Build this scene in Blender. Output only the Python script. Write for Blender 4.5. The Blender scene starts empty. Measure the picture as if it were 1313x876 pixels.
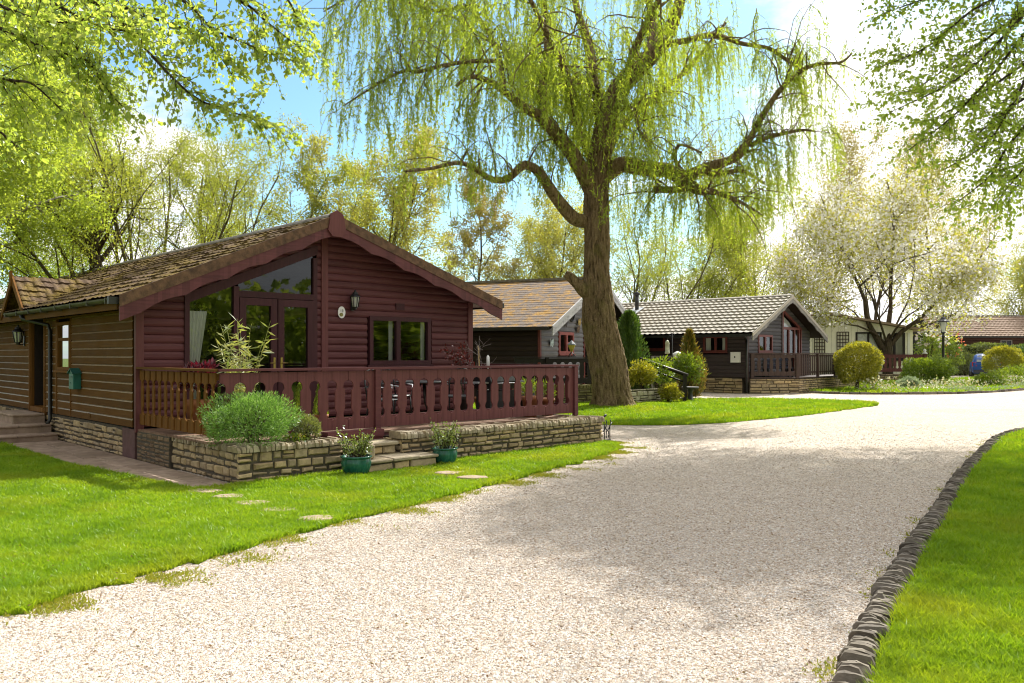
SUN_E, SKY_S, EXPO = 5.0, .094, .82
CLOUD_OFF = (0.0, 0.0, 0.0)
SKY_TINT = (.95, 1.2, 1.2)
DENOISE = True
import bpy, math
import numpy as np
from mathutils import Vector

# ------------------------------------------------------------------ basics
S = bpy.context.scene
COL = S.collection
F, CH = 1047.0, 1.7                     # lens in photograph pixels, eye height


def ray(px, py):
    return np.array([(px - 656.5) / F, 1.0, (455 - py) / F])


def G(px, py, z=0.0):                   # ground point seen at a photograph pixel
    r = ray(px, py)
    return np.array([0, 0, CH]) + r * (z - CH) / r[2]


def at(px, py, Y):                      # point at depth Y
    return np.array([0, 0, CH]) + ray(px, py) * Y


def R(k):
    return np.random.default_rng(k)


def tag(o, label=None, cat=None, group=None, kind=None):
    for k, v in (('label', label), ('category', cat), ('group', group), ('kind', kind)):
        if v:
            o[k] = v
    return o


def thing(name, label, cat, loc=(0, 0, 0), rot=0.0, group=None):
    o = bpy.data.objects.new(name, None)
    COL.objects.link(o)
    o.empty_display_size = 0.2
    o.location = loc
    o.rotation_euler = (0, 0, rot)
    return tag(o, label, cat, group)


class MB:
    def __init__(s):
        s.v = []
        s.f = []
        s.sm = []
        s.mi = {}

    def add(s, vs, fs, smooth=False, mi=None):
        n = len(s.v)
        s.v.extend([tuple(map(float, p)) for p in vs])
        for f in fs:
            s.f.append([i + n for i in f])
            s.sm.append(smooth)
        if mi:
            k = len(s.f) - len(fs)
            for i, v in mi.items():
                s.mi[k + i] = v

    def hexa(s, c):
        s.add(c, [(0, 3, 2, 1), (4, 5, 6, 7), (0, 1, 5, 4), (1, 2, 6, 5), (2, 3, 7, 6), (3, 0, 4, 7)])

    def box(s, x0, x1, y0, y1, z0, z1):
        s.hexa([(x0, y0, z0), (x1, y0, z0), (x1, y1, z0), (x0, y1, z0), (x0, y0, z1), (x1, y0, z1), (x1, y1, z1), (x0, y1, z1)])

    def chamfer(s, x0, x1, y0, y1, z0, z1, b=.01):      # box with bevelled edges (octagon-ish in every axis)
        V = []
        for z, i in ((z0, b), (z0 + b, 0), (z1 - b, 0), (z1, b)):
            V += [(x0 + i, y0 + i + b, z), (x0 + i + b, y0 + i, z), (x1 - i - b, y0 + i, z), (x1 - i, y0 + i + b, z),
                  (x1 - i, y1 - i - b, z), (x1 - i - b, y1 - i, z), (x0 + i + b, y1 - i, z), (x0 + i, y1 - i - b, z)]
        fs = [tuple(range(7, -1, -1)), tuple(range(24, 32))]
        for l in range(3):
            for k in range(8):
                a, c = l * 8 + k, l * 8 + (k + 1) % 8
                fs.append((a, c, c + 8, a + 8))
        s.add(V, fs)

    def tube(s, pts, rad, k=8, cap=True, smooth=True):
        P = np.array(pts, float)
        n = len(P)
        r = np.full(n, rad, float) if np.isscalar(rad) else np.array(rad, float)
        T = np.gradient(P, axis=0)
        T /= np.linalg.norm(T, axis=1)[:, None] + 1e-9
        up = np.array([0, 0, 1.0]) if abs(T[:, 2]).mean() < .75 else np.array([1.0, .1, 0])
        A = np.cross(T, up)
        A /= np.linalg.norm(A, axis=1)[:, None] + 1e-9
        B = np.cross(T, A)
        th = np.arange(k) * 2 * math.pi / k
        V = (P[:, None] + r[:, None, None] * (np.cos(th)[None, :, None] * A[:, None] + np.sin(th)[None, :, None] * B[:, None])).reshape(-1, 3)
        fs = []
        for i in range(n - 1):
            for j in range(k):
                a, b = i * k + j, i * k + (j + 1) % k
                fs.append((a, b, b + k, a + k))
        s.add(V, fs, smooth)
        if cap:
            o = len(s.v) - n * k
            s.f.append([o + j for j in range(k)][::-1])
            s.f.append([o + (n - 1) * k + j for j in range(k)])
            s.sm += [False, False]

    def lathe(s, prof, c=(0, 0, 0), k=20, smooth=True):
        V, fs = [], []
        for r, z in prof:
            for j in range(k):
                t = 2 * math.pi * j / k
                V.append((c[0] + r * math.cos(t), c[1] + r * math.sin(t), c[2] + z))
        for i in range(len(prof) - 1):
            for j in range(k):
                a, b = i * k + j, i * k + (j + 1) % k
                fs.append((a, b, b + k, a + k))
        s.add(V, fs, smooth)

    def prism(s, pts, off):             # polygon (3-D points) pushed along off
        n = len(pts)
        off = np.array(off, float)
        V = [np.array(p, float) for p in pts] + [np.array(p, float) + off for p in pts]
        s.add(V, [tuple(range(n))[::-1], tuple(range(n, 2 * n))] + [(i, (i + 1) % n, (i + 1) % n + n, i + n) for i in range(n)])

    def build(s, name, mat, parent=None, off=(0, 0, 0), loc=None, rot=0.0):
        me = bpy.data.meshes.new(name)
        V = np.array(s.v, float) - np.array(off, float)
        me.from_pydata(V.tolist(), [], s.f)
        me.polygons.foreach_set('use_smooth', s.sm)
        for q in (mat if isinstance(mat, list) else [mat]):
            me.materials.append(q)
        for i, v in s.mi.items():
            me.polygons[i].material_index = v if len(me.materials) > 1 else 0
        me.update()
        o = bpy.data.objects.new(name, me)
        COL.objects.link(o)
        if parent:
            o.parent = parent
        if loc is not None:
            o.location = loc
            o.rotation_euler = (0, 0, rot)
        return o


def npmesh(name, V, Fc, mat, parent=None, smooth=False, loc=None, rot=0.0):
    """one object from numpy arrays; Fc is (n,3) or (n,4)"""
    V = np.asarray(V, np.float32)
    Fc = np.asarray(Fc, np.int32)
    n, k = Fc.shape
    me = bpy.data.meshes.new(name)
    me.vertices.add(len(V))
    me.vertices.foreach_set('co', V.ravel())
    me.loops.add(n * k)
    me.loops.foreach_set('vertex_index', Fc.ravel())
    me.polygons.add(n)
    me.polygons.foreach_set('loop_start', np.arange(n, dtype=np.int32) * k)
    me.polygons.foreach_set('use_smooth', np.full(n, smooth))
    me.materials.append(mat)
    me.update(calc_edges=True)
    o = bpy.data.objects.new(name, me)
    COL.objects.link(o)
    if parent:
        o.parent = parent
    if loc is not None:
        o.location = loc
        o.rotation_euler = (0, 0, rot)
    return o


# ------------------------------------------------------------------ materials
def newmat(name):
    m = bpy.data.materials.new(name)
    m.use_nodes = True
    nt = m.node_tree
    return m, nt, nt.nodes['Principled BSDF'], nt.nodes, nt.links


def coords(nt, scale=(1, 1, 1), kind='Object'):
    tc = nt.nodes.new('ShaderNodeTexCoord')
    mp = nt.nodes.new('ShaderNodeMapping')
    mp.inputs['Scale'].default_value = scale
    nt.links.new(tc.outputs[kind], mp.inputs['Vector'])
    return mp.outputs['Vector']


def noise(nt, vec, scale, detail=4, rough=.55):
    n = nt.nodes.new('ShaderNodeTexNoise')
    n.inputs['Scale'].default_value = scale
    n.inputs['Detail'].default_value = detail
    n.inputs['Roughness'].default_value = rough
    nt.links.new(vec, n.inputs['Vector'])
    return n.outputs['Fac']


def ramp(nt, fac, stops):
    r = nt.nodes.new('ShaderNodeValToRGB')
    e = r.color_ramp.elements
    while len(e) < len(stops):
        e.new(.5)
    for i, (p, c) in enumerate(stops):
        e[i].position = p
        e[i].color = (*c, 1) if len(c) == 3 else c
    nt.links.new(fac, r.inputs['Fac'])
    return r.outputs['Color']


def mixc(nt, fac, a, b, mode='MIX'):
    m = nt.nodes.new('ShaderNodeMix')
    m.data_type = 'RGBA'
    m.blend_type = mode
    for sock, v in ((m.inputs[0], fac), (m.inputs[6], a), (m.inputs[7], b)):
        if isinstance(v, (int, float)):
            sock.default_value = v
        elif isinstance(v, tuple):
            sock.default_value = (*v, 1)
        else:
            nt.links.new(v, sock)
    return m.outputs[2]


def math_(nt, op, a, b=0.0):
    m = nt.nodes.new('ShaderNodeMath')
    m.operation = op
    for sock, v in ((m.inputs[0], a), (m.inputs[1], b)):
        if isinstance(v, (int, float)):
            sock.default_value = v
        else:
            nt.links.new(v, sock)
    return m.outputs[0]


def bumpto(nt, h, strength, dist, bs):
    b = nt.nodes.new('ShaderNodeBump')
    b.inputs['Strength'].default_value = strength
    b.inputs['Distance'].default_value = dist
    nt.links.new(h, b.inputs['Height'])
    nt.links.new(b.outputs['Normal'], bs.inputs['Normal'])


def rnd_island(nt):
    return nt.nodes.new('ShaderNodeNewGeometry').outputs['Random Per Island']


def m_plain(name, c, rough=.6, metal=0.0, var=.25, scale=6, bump=0.0, stretch=(1, 1, 1), spec=.5, island=0.0):
    m, nt, bs, N, L = newmat(name)
    v = coords(nt, stretch)
    f = noise(nt, v, scale, 6)
    lo = tuple(x * (1 - var) for x in c)
    hi = tuple(min(1, x * (1 + var)) for x in c)
    col = ramp(nt, f, [(.3, lo), (.7, hi)])
    if island:
        k = ramp(nt, rnd_island(nt), [(0, (1 - island,) * 3), (1, (1 + island,) * 3)])
        col = mixc(nt, 1.0, col, k, 'MULTIPLY')
    L.new(col, bs.inputs['Base Color'])
    bs.inputs['Roughness'].default_value = rough
    bs.inputs['Metallic'].default_value = metal
    bs.inputs['Specular IOR Level'].default_value = spec
    if bump:
        bumpto(nt, f, 1.0, bump, bs)
    return m


def m_wood(name, c, rough=.5, axis='x', weather=None, spec=.22):
    """stained boards: fine grain along the board, patchy weathering, each board a touch different"""
    m, nt, bs, N, L = newmat(name)
    st = {'x': (1.5, 30, 30), 'y': (30, 1.5, 30), 'z': (30, 30, 1.5)}[axis]
    g = noise(nt, coords(nt, st), 1.0, 5)
    p = noise(nt, coords(nt), 1.3, 5, .6)
    col = ramp(nt, g, [(.25, tuple(x * .72 for x in c)), (.75, tuple(x * 1.25 for x in c))])
    k = ramp(nt, rnd_island(nt), [(0, (.8,) * 3), (1, (1.2,) * 3)])
    col = mixc(nt, 1.0, col, k, 'MULTIPLY')
    col = mixc(nt, ramp(nt, p, [(.45, (0, 0, 0)), (.75, (.6, .6, .6))]), col, weather or tuple(x * 1.5 + .01 for x in c))
    L.new(col, bs.inputs['Base Color'])
    L.new(ramp(nt, p, [(.3, (rough - .1,) * 3), (.7, (rough + .15,) * 3)]), bs.inputs['Roughness'])
    bs.inputs['Specular IOR Level'].default_value = spec
    bumpto(nt, g, .35, .004, bs)
    return m


def m_leaf(name, cols, trans=.5, tint=(1.15, 1.1, .5), gloss=.08, rough=.35, patch=None):
    """thin leaf: diffuse + translucent, every leaf its own shade between cols"""
    m, nt, bs, N, L = newmat(name)
    N.remove(bs)
    stops = [(i / max(1, len(cols) - 1), c) for i, c in enumerate(cols)]
    col = ramp(nt, rnd_island(nt), stops)
    if patch:
        pn = noise(nt, coords(nt), 1.1, 5, .65)
        pm = noise(nt, coords(nt, (1.3, 1.3, 1.3)), .45, 3)
        col = mixc(nt, ramp(nt, pn, [(.40, (0, 0, 0)), (.62, (.75, .75, .75))]), col, patch[0])
        col = mixc(nt, ramp(nt, pm, [(.50, (0, 0, 0)), (.70, (.7, .7, .7))]), col, patch[1])
    d = N.new('ShaderNodeBsdfDiffuse')
    t = N.new('ShaderNodeBsdfTranslucent')
    g = N.new('ShaderNodeBsdfGlossy')
    g.inputs['Roughness'].default_value = rough
    g.inputs['Color'].default_value = (.9, .95, 1, 1)
    L.new(col, d.inputs['Color'])
    L.new(mixc(nt, 1.0, col, tint, 'MULTIPLY'), t.inputs['Color'])
    m1 = N.new('ShaderNodeMixShader')
    m1.inputs[0].default_value = trans
    L.new(d.outputs[0], m1.inputs[1])
    L.new(t.outputs[0], m1.inputs[2])
    m2 = N.new('ShaderNodeMixShader')
    m2.inputs[0].default_value = gloss
    L.new(m1.outputs[0], m2.inputs[1])
    L.new(g.outputs[0], m2.inputs[2])
    L.new(m2.outputs[0], N['Material Output'].inputs['Surface'])
    return m


def m_stone(name, cols, lichen=(.35, .33, .12), rough=.9, amount=.5, scale=9):
    m, nt, bs, N, L = newmat(name)
    v = coords(nt)
    n1 = noise(nt, v, scale, 8, .65)
    n2 = noise(nt, v, 2.2, 5, .6)
    col = ramp(nt, rnd_island(nt), [(i / (len(cols) - 1), c) for i, c in enumerate(cols)])
    col = mixc(nt, 1.0, col, ramp(nt, n1, [(.25, (.55,) * 3), (.75, (1.25,) * 3)]), 'MULTIPLY')
    col = mixc(nt, ramp(nt, n2, [(.5, (0, 0, 0)), (.72, (amount,) * 3)]), col, lichen)
    L.new(col, bs.inputs['Base Color'])
    bs.inputs['Roughness'].default_value = rough
    bs.inputs['Specular IOR Level'].default_value = .2
    bumpto(nt, n1, .8, .02, bs)
    return m


def m_roof(name, c1, c2, moss, amount, mscale=1.6):
    m, nt, bs, N, L = newmat(name)
    v = coords(nt)
    n1 = noise(nt, v, 14, 6, .7)
    n2 = noise(nt, v, mscale, 7, .68)
    col = ramp(nt, n1, [(.3, c1), (.7, c2)])
    col = mixc(nt, ramp(nt, n2, [(.62 - .35 * amount, (0, 0, 0)), (.78 - .3 * amount, (.95,) * 3)]), col,
               ramp(nt, n1, [(.3, tuple(x * .45 for x in moss)), (.7, tuple(x * 1.3 for x in moss))]))
    L.new(col, bs.inputs['Base Color'])
    bs.inputs['Roughness'].default_value = .9
    bs.inputs['Specular IOR Level'].default_value = .25
    bumpto(nt, n1, .9, .03, bs)
    return m


def m_glass(name, dark=(.02, .025, .025), see=.35, refl=.10):
    """window glass: part clear, part mirror of the sky and trees"""
    m, nt, bs, N, L = newmat(name)
    N.remove(bs)
    tr = N.new('ShaderNodeBsdfTransparent')
    tr.inputs['Color'].default_value = (.85, .88, .86, 1)
    gl = N.new('ShaderNodeBsdfGlossy')
    gl.inputs['Roughness'].default_value = .015
    gl.inputs['Color'].default_value = (.9, .95, 1, 1)
    fr = N.new('ShaderNodeFresnel')
    fr.inputs['IOR'].default_value = 1.5
    f = math_(nt, 'ADD', math_(nt, 'MULTIPLY', fr.outputs[0], 1.0), refl * .2)
    mx = N.new('ShaderNodeMixShader')
    L.new(f, mx.inputs[0])
    L.new(tr.outputs[0], mx.inputs[1])
    L.new(gl.outputs[0], mx.inputs[2])
    L.new(mx.outputs[0], N['Material Output'].inputs['Surface'])
    return m


def m_gravel():
    m, nt, bs, N, L = newmat('gravel_stone_chips')
    v = coords(nt)
    vo = N.new('ShaderNodeTexVoronoi')
    vo.inputs['Scale'].default_value = 78
    L.new(v, vo.inputs['Vector'])
    vs = N.new('ShaderNodeTexVoronoi')
    vs.inputs['Scale'].default_value = 23
    L.new(v, vs.inputs['Vector'])
    sep = N.new('ShaderNodeSeparateColor')
    L.new(vo.outputs['Color'], sep.inputs[0])
    sep2 = N.new('ShaderNodeSeparateColor')
    L.new(vs.outputs['Color'], sep2.inputs[0])
    col = ramp(nt, sep.outputs[0], [(0, (.24, .18, .13)), (.15, (.44, .36, .29)), (.45, (.62, .53, .44)), (.75, (.71, .63, .535)), (1, (.84, .80, .75))])
    col = mixc(nt, 1.0, col, ramp(nt, sep2.outputs[1], [(0, (.78, .75, .7)), (1, (1.1, 1.1, 1.1))]), 'MULTIPLY')
    big = noise(nt, v, .5, 6, .6)
    col = mixc(nt, ramp(nt, big, [(.5, (0, 0, 0)), (.75, (.4, .4, .4))]), col, (.40, .31, .19))
    L.new(col, bs.inputs['Base Color'])
    bs.inputs['Roughness'].default_value = .9
    bs.inputs['Specular IOR Level'].default_value = .25
    h = math_(nt, 'SUBTRACT', 1.0, vo.outputs['Distance'])
    h = math_(nt, 'ADD', h, math_(nt, 'MULTIPLY', sep.outputs[1], .6))
    bumpto(nt, h, 1.0, .012, bs)
    return m


def m_turf(name, c):
    m, nt, bs, N, L = newmat(name)
    v = coords(nt)
    n1 = noise(nt, v, 40, 5, .7)
    n2 = noise(nt, v, .8, 4)
    col = ramp(nt, n1, [(.3, tuple(x * .5 for x in c)), (.75, tuple(x * 1.35 for x in c))])
    col = mixc(nt, ramp(nt, n2, [(.45, (0, 0, 0)), (.8, (.35, .35, .35))]), col, (c[0] * 1.5, c[1] * 1.05, c[2]))
    L.new(col, bs.inputs['Base Color'])
    bs.inputs['Roughness'].default_value = .9
    bs.inputs['Specular IOR Level'].default_value = .1
    bumpto(nt, n1, 1.0, .03, bs)
    return m


def m_bark(name, c1, c2, scale=1.0, furrow=.06):
    m, nt, bs, N, L = newmat(name)
    v = coords(nt, (9 * scale, 9 * scale, 1.6 * scale))
    n1 = noise(nt, v, 1.3, 8, .7)
    n2 = noise(nt, coords(nt), 1.6, 6, .65)
    n3 = noise(nt, coords(nt), 26, 5, .7)
    rid = ramp(nt, n1, [(.36, (0, 0, 0)), (.47, (.5, .5, .5)), (.66, (1, 1, 1))])
    col = ramp(nt, n1, [(.34, tuple(x * .22 for x in c1)), (.45, c1), (.70, c2)])
    col = mixc(nt, 1.0, col, ramp(nt, n3, [(.3, (.65,) * 3), (.7, (1.25,) * 3)]), 'MULTIPLY')
    col = mixc(nt, ramp(nt, n2, [(.52, (0, 0, 0)), (.68, (.55, .55, .55))]), col, (c1[0] * .85, c1[1] * 1.15, c1[2] * .55))
    L.new(col, bs.inputs['Base Color'])
    bs.inputs['Roughness'].default_value = .92
    bs.inputs['Specular IOR Level'].default_value = .15
    bumpto(nt, rid, 1.0, furrow, bs)
    return m


M = {}
M['maroon'] = m_wood('maroon_stain', (.110, .036, .039), .5, 'x', (.145, .055, .055))
M['maroon_y'] = m_wood('maroon_stain_side', (.12, .038, .036), .5, 'y', (.15, .055, .05))
M['maroon_z'] = m_wood('maroon_stain_upright', (.130, .044, .044), .5, 'z', (.17, .066, .064))
M['maroon_dark'] = m_wood('dark_plum_frame', (.055, .017, .022), .45, 'z', (.07, .025, .03))
M['brown'] = m_wood('brown_boards', (.118, .056, .014), .7, 'y', (.135, .066, .02), .1)  # browner boards for the wall and railing facing the path
M['brown_z'] = m_wood('brown_boards_upright', (.155, .068, .014), .65, 'z', (.18, .085, .02), .1)
M['brown_edge'] = m_plain('brown_lit_lip', (.36, .26, .17), .30, var=.3, scale=9, spec=1.0)  # paler, glossier lip: light caught on board edges put into the colour
M['brown_roof_edge'] = m_plain('mossy_brown_verge', (.12, .065, .035), .85, var=.5, scale=9, bump=.01)
M['grey_wood'] = m_wood('grey_black_stain', (.085, .08, .088), .65, 'x', (.14, .135, .145))
M['pale_grey_wood'] = m_wood('silvered_grey_stain', (.17, .165, .18), .65, 'x', (.26, .25, .27))
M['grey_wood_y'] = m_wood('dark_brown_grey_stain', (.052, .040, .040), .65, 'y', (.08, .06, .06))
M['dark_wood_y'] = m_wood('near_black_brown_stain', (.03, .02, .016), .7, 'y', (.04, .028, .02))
M['dark_rail'] = m_wood('dark_brown_rail', (.06, .038, .034), .6, 'z', (.10, .07, .065))
M['black_rail'] = m_wood('black_brown_rail', (.018, .014, .013), .5, 'z', (.03, .025, .022))
M['grey_barge'] = m_wood('weathered_grey_board', (.20, .19, .185), .7, 'x', (.3, .29, .28))
M['white_barge'] = m_wood('pale_grey_board', (.42, .41, .43), .6, 'x', (.5, .5, .5))
M['redframe'] = m_plain('red_brown_frame', (.14, .03, .025), .5)
M['pinkframe'] = m_plain('faded_red_frame', (.30, .08, .075), .6)
M['glass'] = m_glass('window_glass')
M['glass_far'] = m_glass('far_window_glass', refl=.10)
M['curtain'] = m_plain('white_curtain', (.72, .72, .68), .9, var=.08, scale=3)
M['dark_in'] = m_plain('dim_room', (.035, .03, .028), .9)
M['roof1'] = m_roof('mossy_brown_tile', (.08, .05, .032), (.15, .098, .06), (.185, .125, .018), .56, 1.9)
M['roof2'] = m_roof('orange_moss_tile', (.13, .10, .085), (.20, .16, .135), (.40, .215, .03), .46, 2.6)
M['roof3'] = m_roof('buff_concrete_tile', (.34, .31, .265), (.51, .47, .41), (.26, .23, .14), .05)
M['roof5'] = m_roof('brown_pantile', (.24, .17, .125), (.40, .30, .23), (.2, .17, .06), .05)
M['ridge'] = m_plain('grey_ridge_tile', (.22, .20, .18), .9, var=.4, scale=8, bump=.01)
M['gutter'] = m_plain('black_gutter_plastic', (.02, .022, .018), .35, var=.4)
M['gutter_green'] = m_plain('algae_gutter', (.055, .055, .03), .5, var=.5, scale=4)
M['black'] = m_plain('black_painted_metal', (.014, .014, .016), .4)
M['stone'] = m_stone('cotswold_stone', [(.30, .22, .13), (.46, .35, .21), (.37, .29, .19), (.56, .42, .23), (.42, .34, .24)], (.26, .23, .10), amount=.3)
M['coping'] = m_stone('coping_stone', [(.28, .23, .16), (.44, .37, .27), (.36, .29, .19), (.52, .45, .34)], (.28, .25, .10), amount=.4)
M['mortar'] = m_plain('dark_mortar', (.085, .07, .05), .95, var=.4, scale=20)
M['brick_dark'] = m_stone('weathered_dark_brick', [(.17, .115, .07), (.25, .17, .105), (.20, .15, .09)], (.14, .13, .06), amount=.4)
M['flag'] = m_stone('paving_slab', [(.30, .22, .165), (.40, .30, .23), (.35, .26, .20)], (.22, .20, .10), amount=.25, scale=5)
M['slate'] = m_stone('kerb_slate', [(.09, .075, .06), (.17, .145, .115), (.27, .235, .19), (.12, .105, .09)], (.14, .13, .07), amount=.22)
M['gravel'] = m_gravel()
M['pebble'] = m_stone('pebble_chips', [(.32, .23, .16), (.60, .50, .40), (.78, .70, .61), (.55, .44, .33), (.86, .83, .79), (.44, .39, .35)], (.4, .3, .2), amount=.1, scale=30)
M['turf'] = m_turf('turf', (.17, .25, .016))
M['soil'] = m_plain('soil', (.045, .03, .02), .95, var=.5, scale=25, bump=.02)
M['field'] = m_turf('rough_grass', (.09, .115, .03))
M['grass'] = m_leaf('grass_blade', [(.19, .34, .016), (.29, .45, .022), (.25, .41, .02), (.40, .50, .06)], .5, (1.2, 1.1, .5), .012, patch=((.15, .29, .016), (.38, .42, .035)))
M['moss'] = m_leaf('moss_tuft', [(.26, .27, .03), (.36, .34, .05), (.22, .28, .03)], .4, (1.1, 1.1, .5), .02)
M['bark_willow'] = m_bark('willow_bark', (.24, .165, .095), (.42, .31, .19))
M['bark'] = m_bark('brown_bark', (.09, .068, .045), (.18, .14, .10), 1.3)
M['bark_olive'] = m_bark('olive_bark', (.15, .125, .065), (.26, .22, .12), 1.3)
M['bark_birch'] = m_bark('pale_birch_bark', (.36, .33, .27), (.6, .58, .5), .8)
M['l_willow'] = m_leaf('willow_leaf', [(.26, .37, .04), (.37, .49, .055), (.47, .57, .085)], .68, (1.2, 1.1, .5), .04)
M['l_lime'] = m_leaf('lime_leaf', [(.28, .40, .07), (.40, .51, .10), (.52, .59, .16)], .70, (1.15, 1.1, .6), .03)
M['l_beech'] = m_leaf('beech_leaf', [(.30, .45, .06), (.42, .56, .09), (.54, .64, .14)], .74, (1.15, 1.1, .55), .03)
M['l_birch'] = m_leaf('birch_leaf', [(.29, .39, .06), (.41, .51, .085), (.49, .57, .12)], .66, (1.15, 1.1, .55), .03)
M['l_olive'] = m_leaf('olive_spring_leaf', [(.26, .30, .05), (.38, .43, .075), (.34, .43, .085)], .58, (1.2, 1.08, .5), .03)
M['l_yellow'] = m_leaf('yellow_bud_leaf', [(.36, .37, .08), (.48, .49, .12), (.40, .47, .12), (.30, .28, .08)], .58, (1.2, 1.05, .45), .05)
M['l_copper'] = m_leaf('copper_bud_leaf', [(.30, .245, .06), (.42, .36, .09), (.40, .40, .09), (.26, .19, .055)], .5, (1.1, 1.02, .6), .05)
M['blossom'] = m_leaf('white_blossom', [(.72, .70, .64), (.82, .80, .76), (.70, .66, .58)], .35, (1, 1, .95), .02)
M['l_topiary'] = m_leaf('golden_privet_leaf', [(.19, .21, .02), (.34, .34, .03), (.50, .47, .08)], .42, (1.2, 1.1, .4), .06)
M['l_shrub'] = m_leaf('bright_green_shrub_leaf', [(.10, .17, .015), (.20, .29, .025), (.32, .42, .05)], .45, (1.2, 1.1, .4), .06)
M['l_laurel'] = m_leaf('hedge_leaf', [(.09, .12, .02), (.16, .20, .03), (.26, .31, .05)], .35, (1.1, 1.1, .4), .10)
M['l_lavender'] = m_leaf('lavender_leaf', [(.08, .17, .03), (.15, .28, .05), (.23, .38, .08), (.34, .45, .18)], .4, (1, 1.1, .6), .03)
M['l_sage'] = m_leaf('sage_leaf', [(.16, .18, .07), (.26, .28, .10), (.22, .26, .08)], .35, (1.1, 1.1, .5), .06)
M['l_conifer'] = m_leaf('conifer_spray', [(.04, .09, .015), (.08, .15, .025), (.13, .20, .03)], .3, (1.1, 1.1, .5), .06)
M['l_gold_conifer'] = m_leaf('golden_conifer_spray', [(.08, .11, .015), (.17, .17, .025), (.30, .24, .04), (.34, .19, .05)], .3, (1.2, 1, .5), .06)
M['l_bamboo'] = m_leaf('variegated_bamboo_leaf', [(.20, .27, .06), (.40, .42, .14), (.52, .50, .22), (.14, .22, .05)], .4, (1.1, 1.1, .5), .08)
M['l_red'] = m_leaf('dark_red_leaf', [(.09, .010, .018), (.15, .015, .03), (.06, .008, .014)], .35, (1.2, .7, .8), .08)
M['l_acer'] = m_leaf('acer_leaf', [(.20, .03, .02), (.12, .03, .02)], .4, (1.2, .7, .7), .05)
M['l_pot'] = m_leaf('pot_shrub_leaf', [(.13, .18, .04), (.24, .30, .07), (.34, .38, .12)], .4, (1.1, 1.1, .5), .08)
M['l_silver'] = m_leaf('silver_mat_leaf', [(.30, .37, .22), (.42, .48, .32), (.22, .32, .14)], .3, (1, 1, .8), .05)
M['fl_bed'] = m_leaf('bed_flowers', [(.20, .28, .05), (.60, .56, .50), (.26, .32, .07), (.70, .68, .62), (.48, .35, .14), (.18, .26, .05)], .35, (1, 1, .7), .05)
M['fl_orange'] = m_leaf('orange_blooms', [(.85, .25, .10), (.85, .38, .15), (.8, .2, .16)], .3, (1, .8, .7), .03)
M['fl_pink'] = m_leaf('pale_flowers', [(.75, .66, .64), (.66, .60, .62)], .3, (1, 1, 1), .03)
M['terracotta'] = m_plain('terracotta', (.36, .15, .07), .8, var=.25)
M['white'] = m_plain('white_paint', (.78, .78, .76), .5, var=.05)
M['cream'] = m_plain('cream_render', (.90, .87, .72), .8, var=.06, scale=2)
M['lamp_glass'] = m_leaf('frosted_lamp_glass', [(.85, .86, .82), (.85, .86, .82)], .6, (1, 1, 1), .1, .2)
M['darkgrey'] = m_plain('charcoal_plastic', (.03, .032, .036), .45)
M['steel'] = m_plain('grey_steel', (.35, .35, .37), .35, metal=.8, var=.1)
M['copper_green'] = m_plain('green_enamel', (.02, .15, .12), .35, var=.2)


def m_glaze():
    m, nt, bs, N, L = newmat('green_glaze')
    f = noise(nt, coords(nt, (1, 1, .35)), 11, 6, .7)
    L.new(ramp(nt, f, [(.3, (.006, .05, .035)), (.55, (.015, .12, .085)), (.8, (.10, .26, .20))]), bs.inputs['Base Color'])
    bs.inputs['Roughness'].default_value = .16
    return m


M['glaze'] = m_glaze()
M['car'] = m_plain('blue_car_paint', (.008, .07, .30), .3, var=.03, spec=.4)
M['redlens'] = m_plain('red_tail_lens', (.55, .03, .03), .2)
M['plate'] = m_plain('yellow_number_plate', (.75, .50, .03), .4, var=.03)
M['tyre'] = m_plain('tyre_rubber', (.015, .015, .015), .8)
M['pole_yellow'] = m_plain('bare_wood_pole', (.45, .30, .10), .7)
M['deck'] = m_wood('deck_board', (.20, .12, .08), .7, 'x', (.28, .2, .15))
# ------------------------------------------------------------------ builders
def bx(mb, m, a0, a1, d0, d1, z0, z1):
    mb.hexa([m(a0, d0, z0), m(a1, d0, z0), m(a1, d1, z0), m(a0, d1, z0), m(a0, d0, z1), m(a1, d0, z1), m(a1, d1, z1), m(a0, d1, z1)])


def pg(mb, m, pts, d0, d1):
    n = len(pts)
    mb.add([m(a, d0, z) for a, z in pts] + [m(a, d1, z) for a, z in pts],
           [tuple(range(n))[::-1], tuple(range(n, 2 * n))] + [(i, (i + 1) % n, (i + 1) % n + n, i + n) for i in range(n)])


def const(x):
    return lambda z: x


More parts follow.
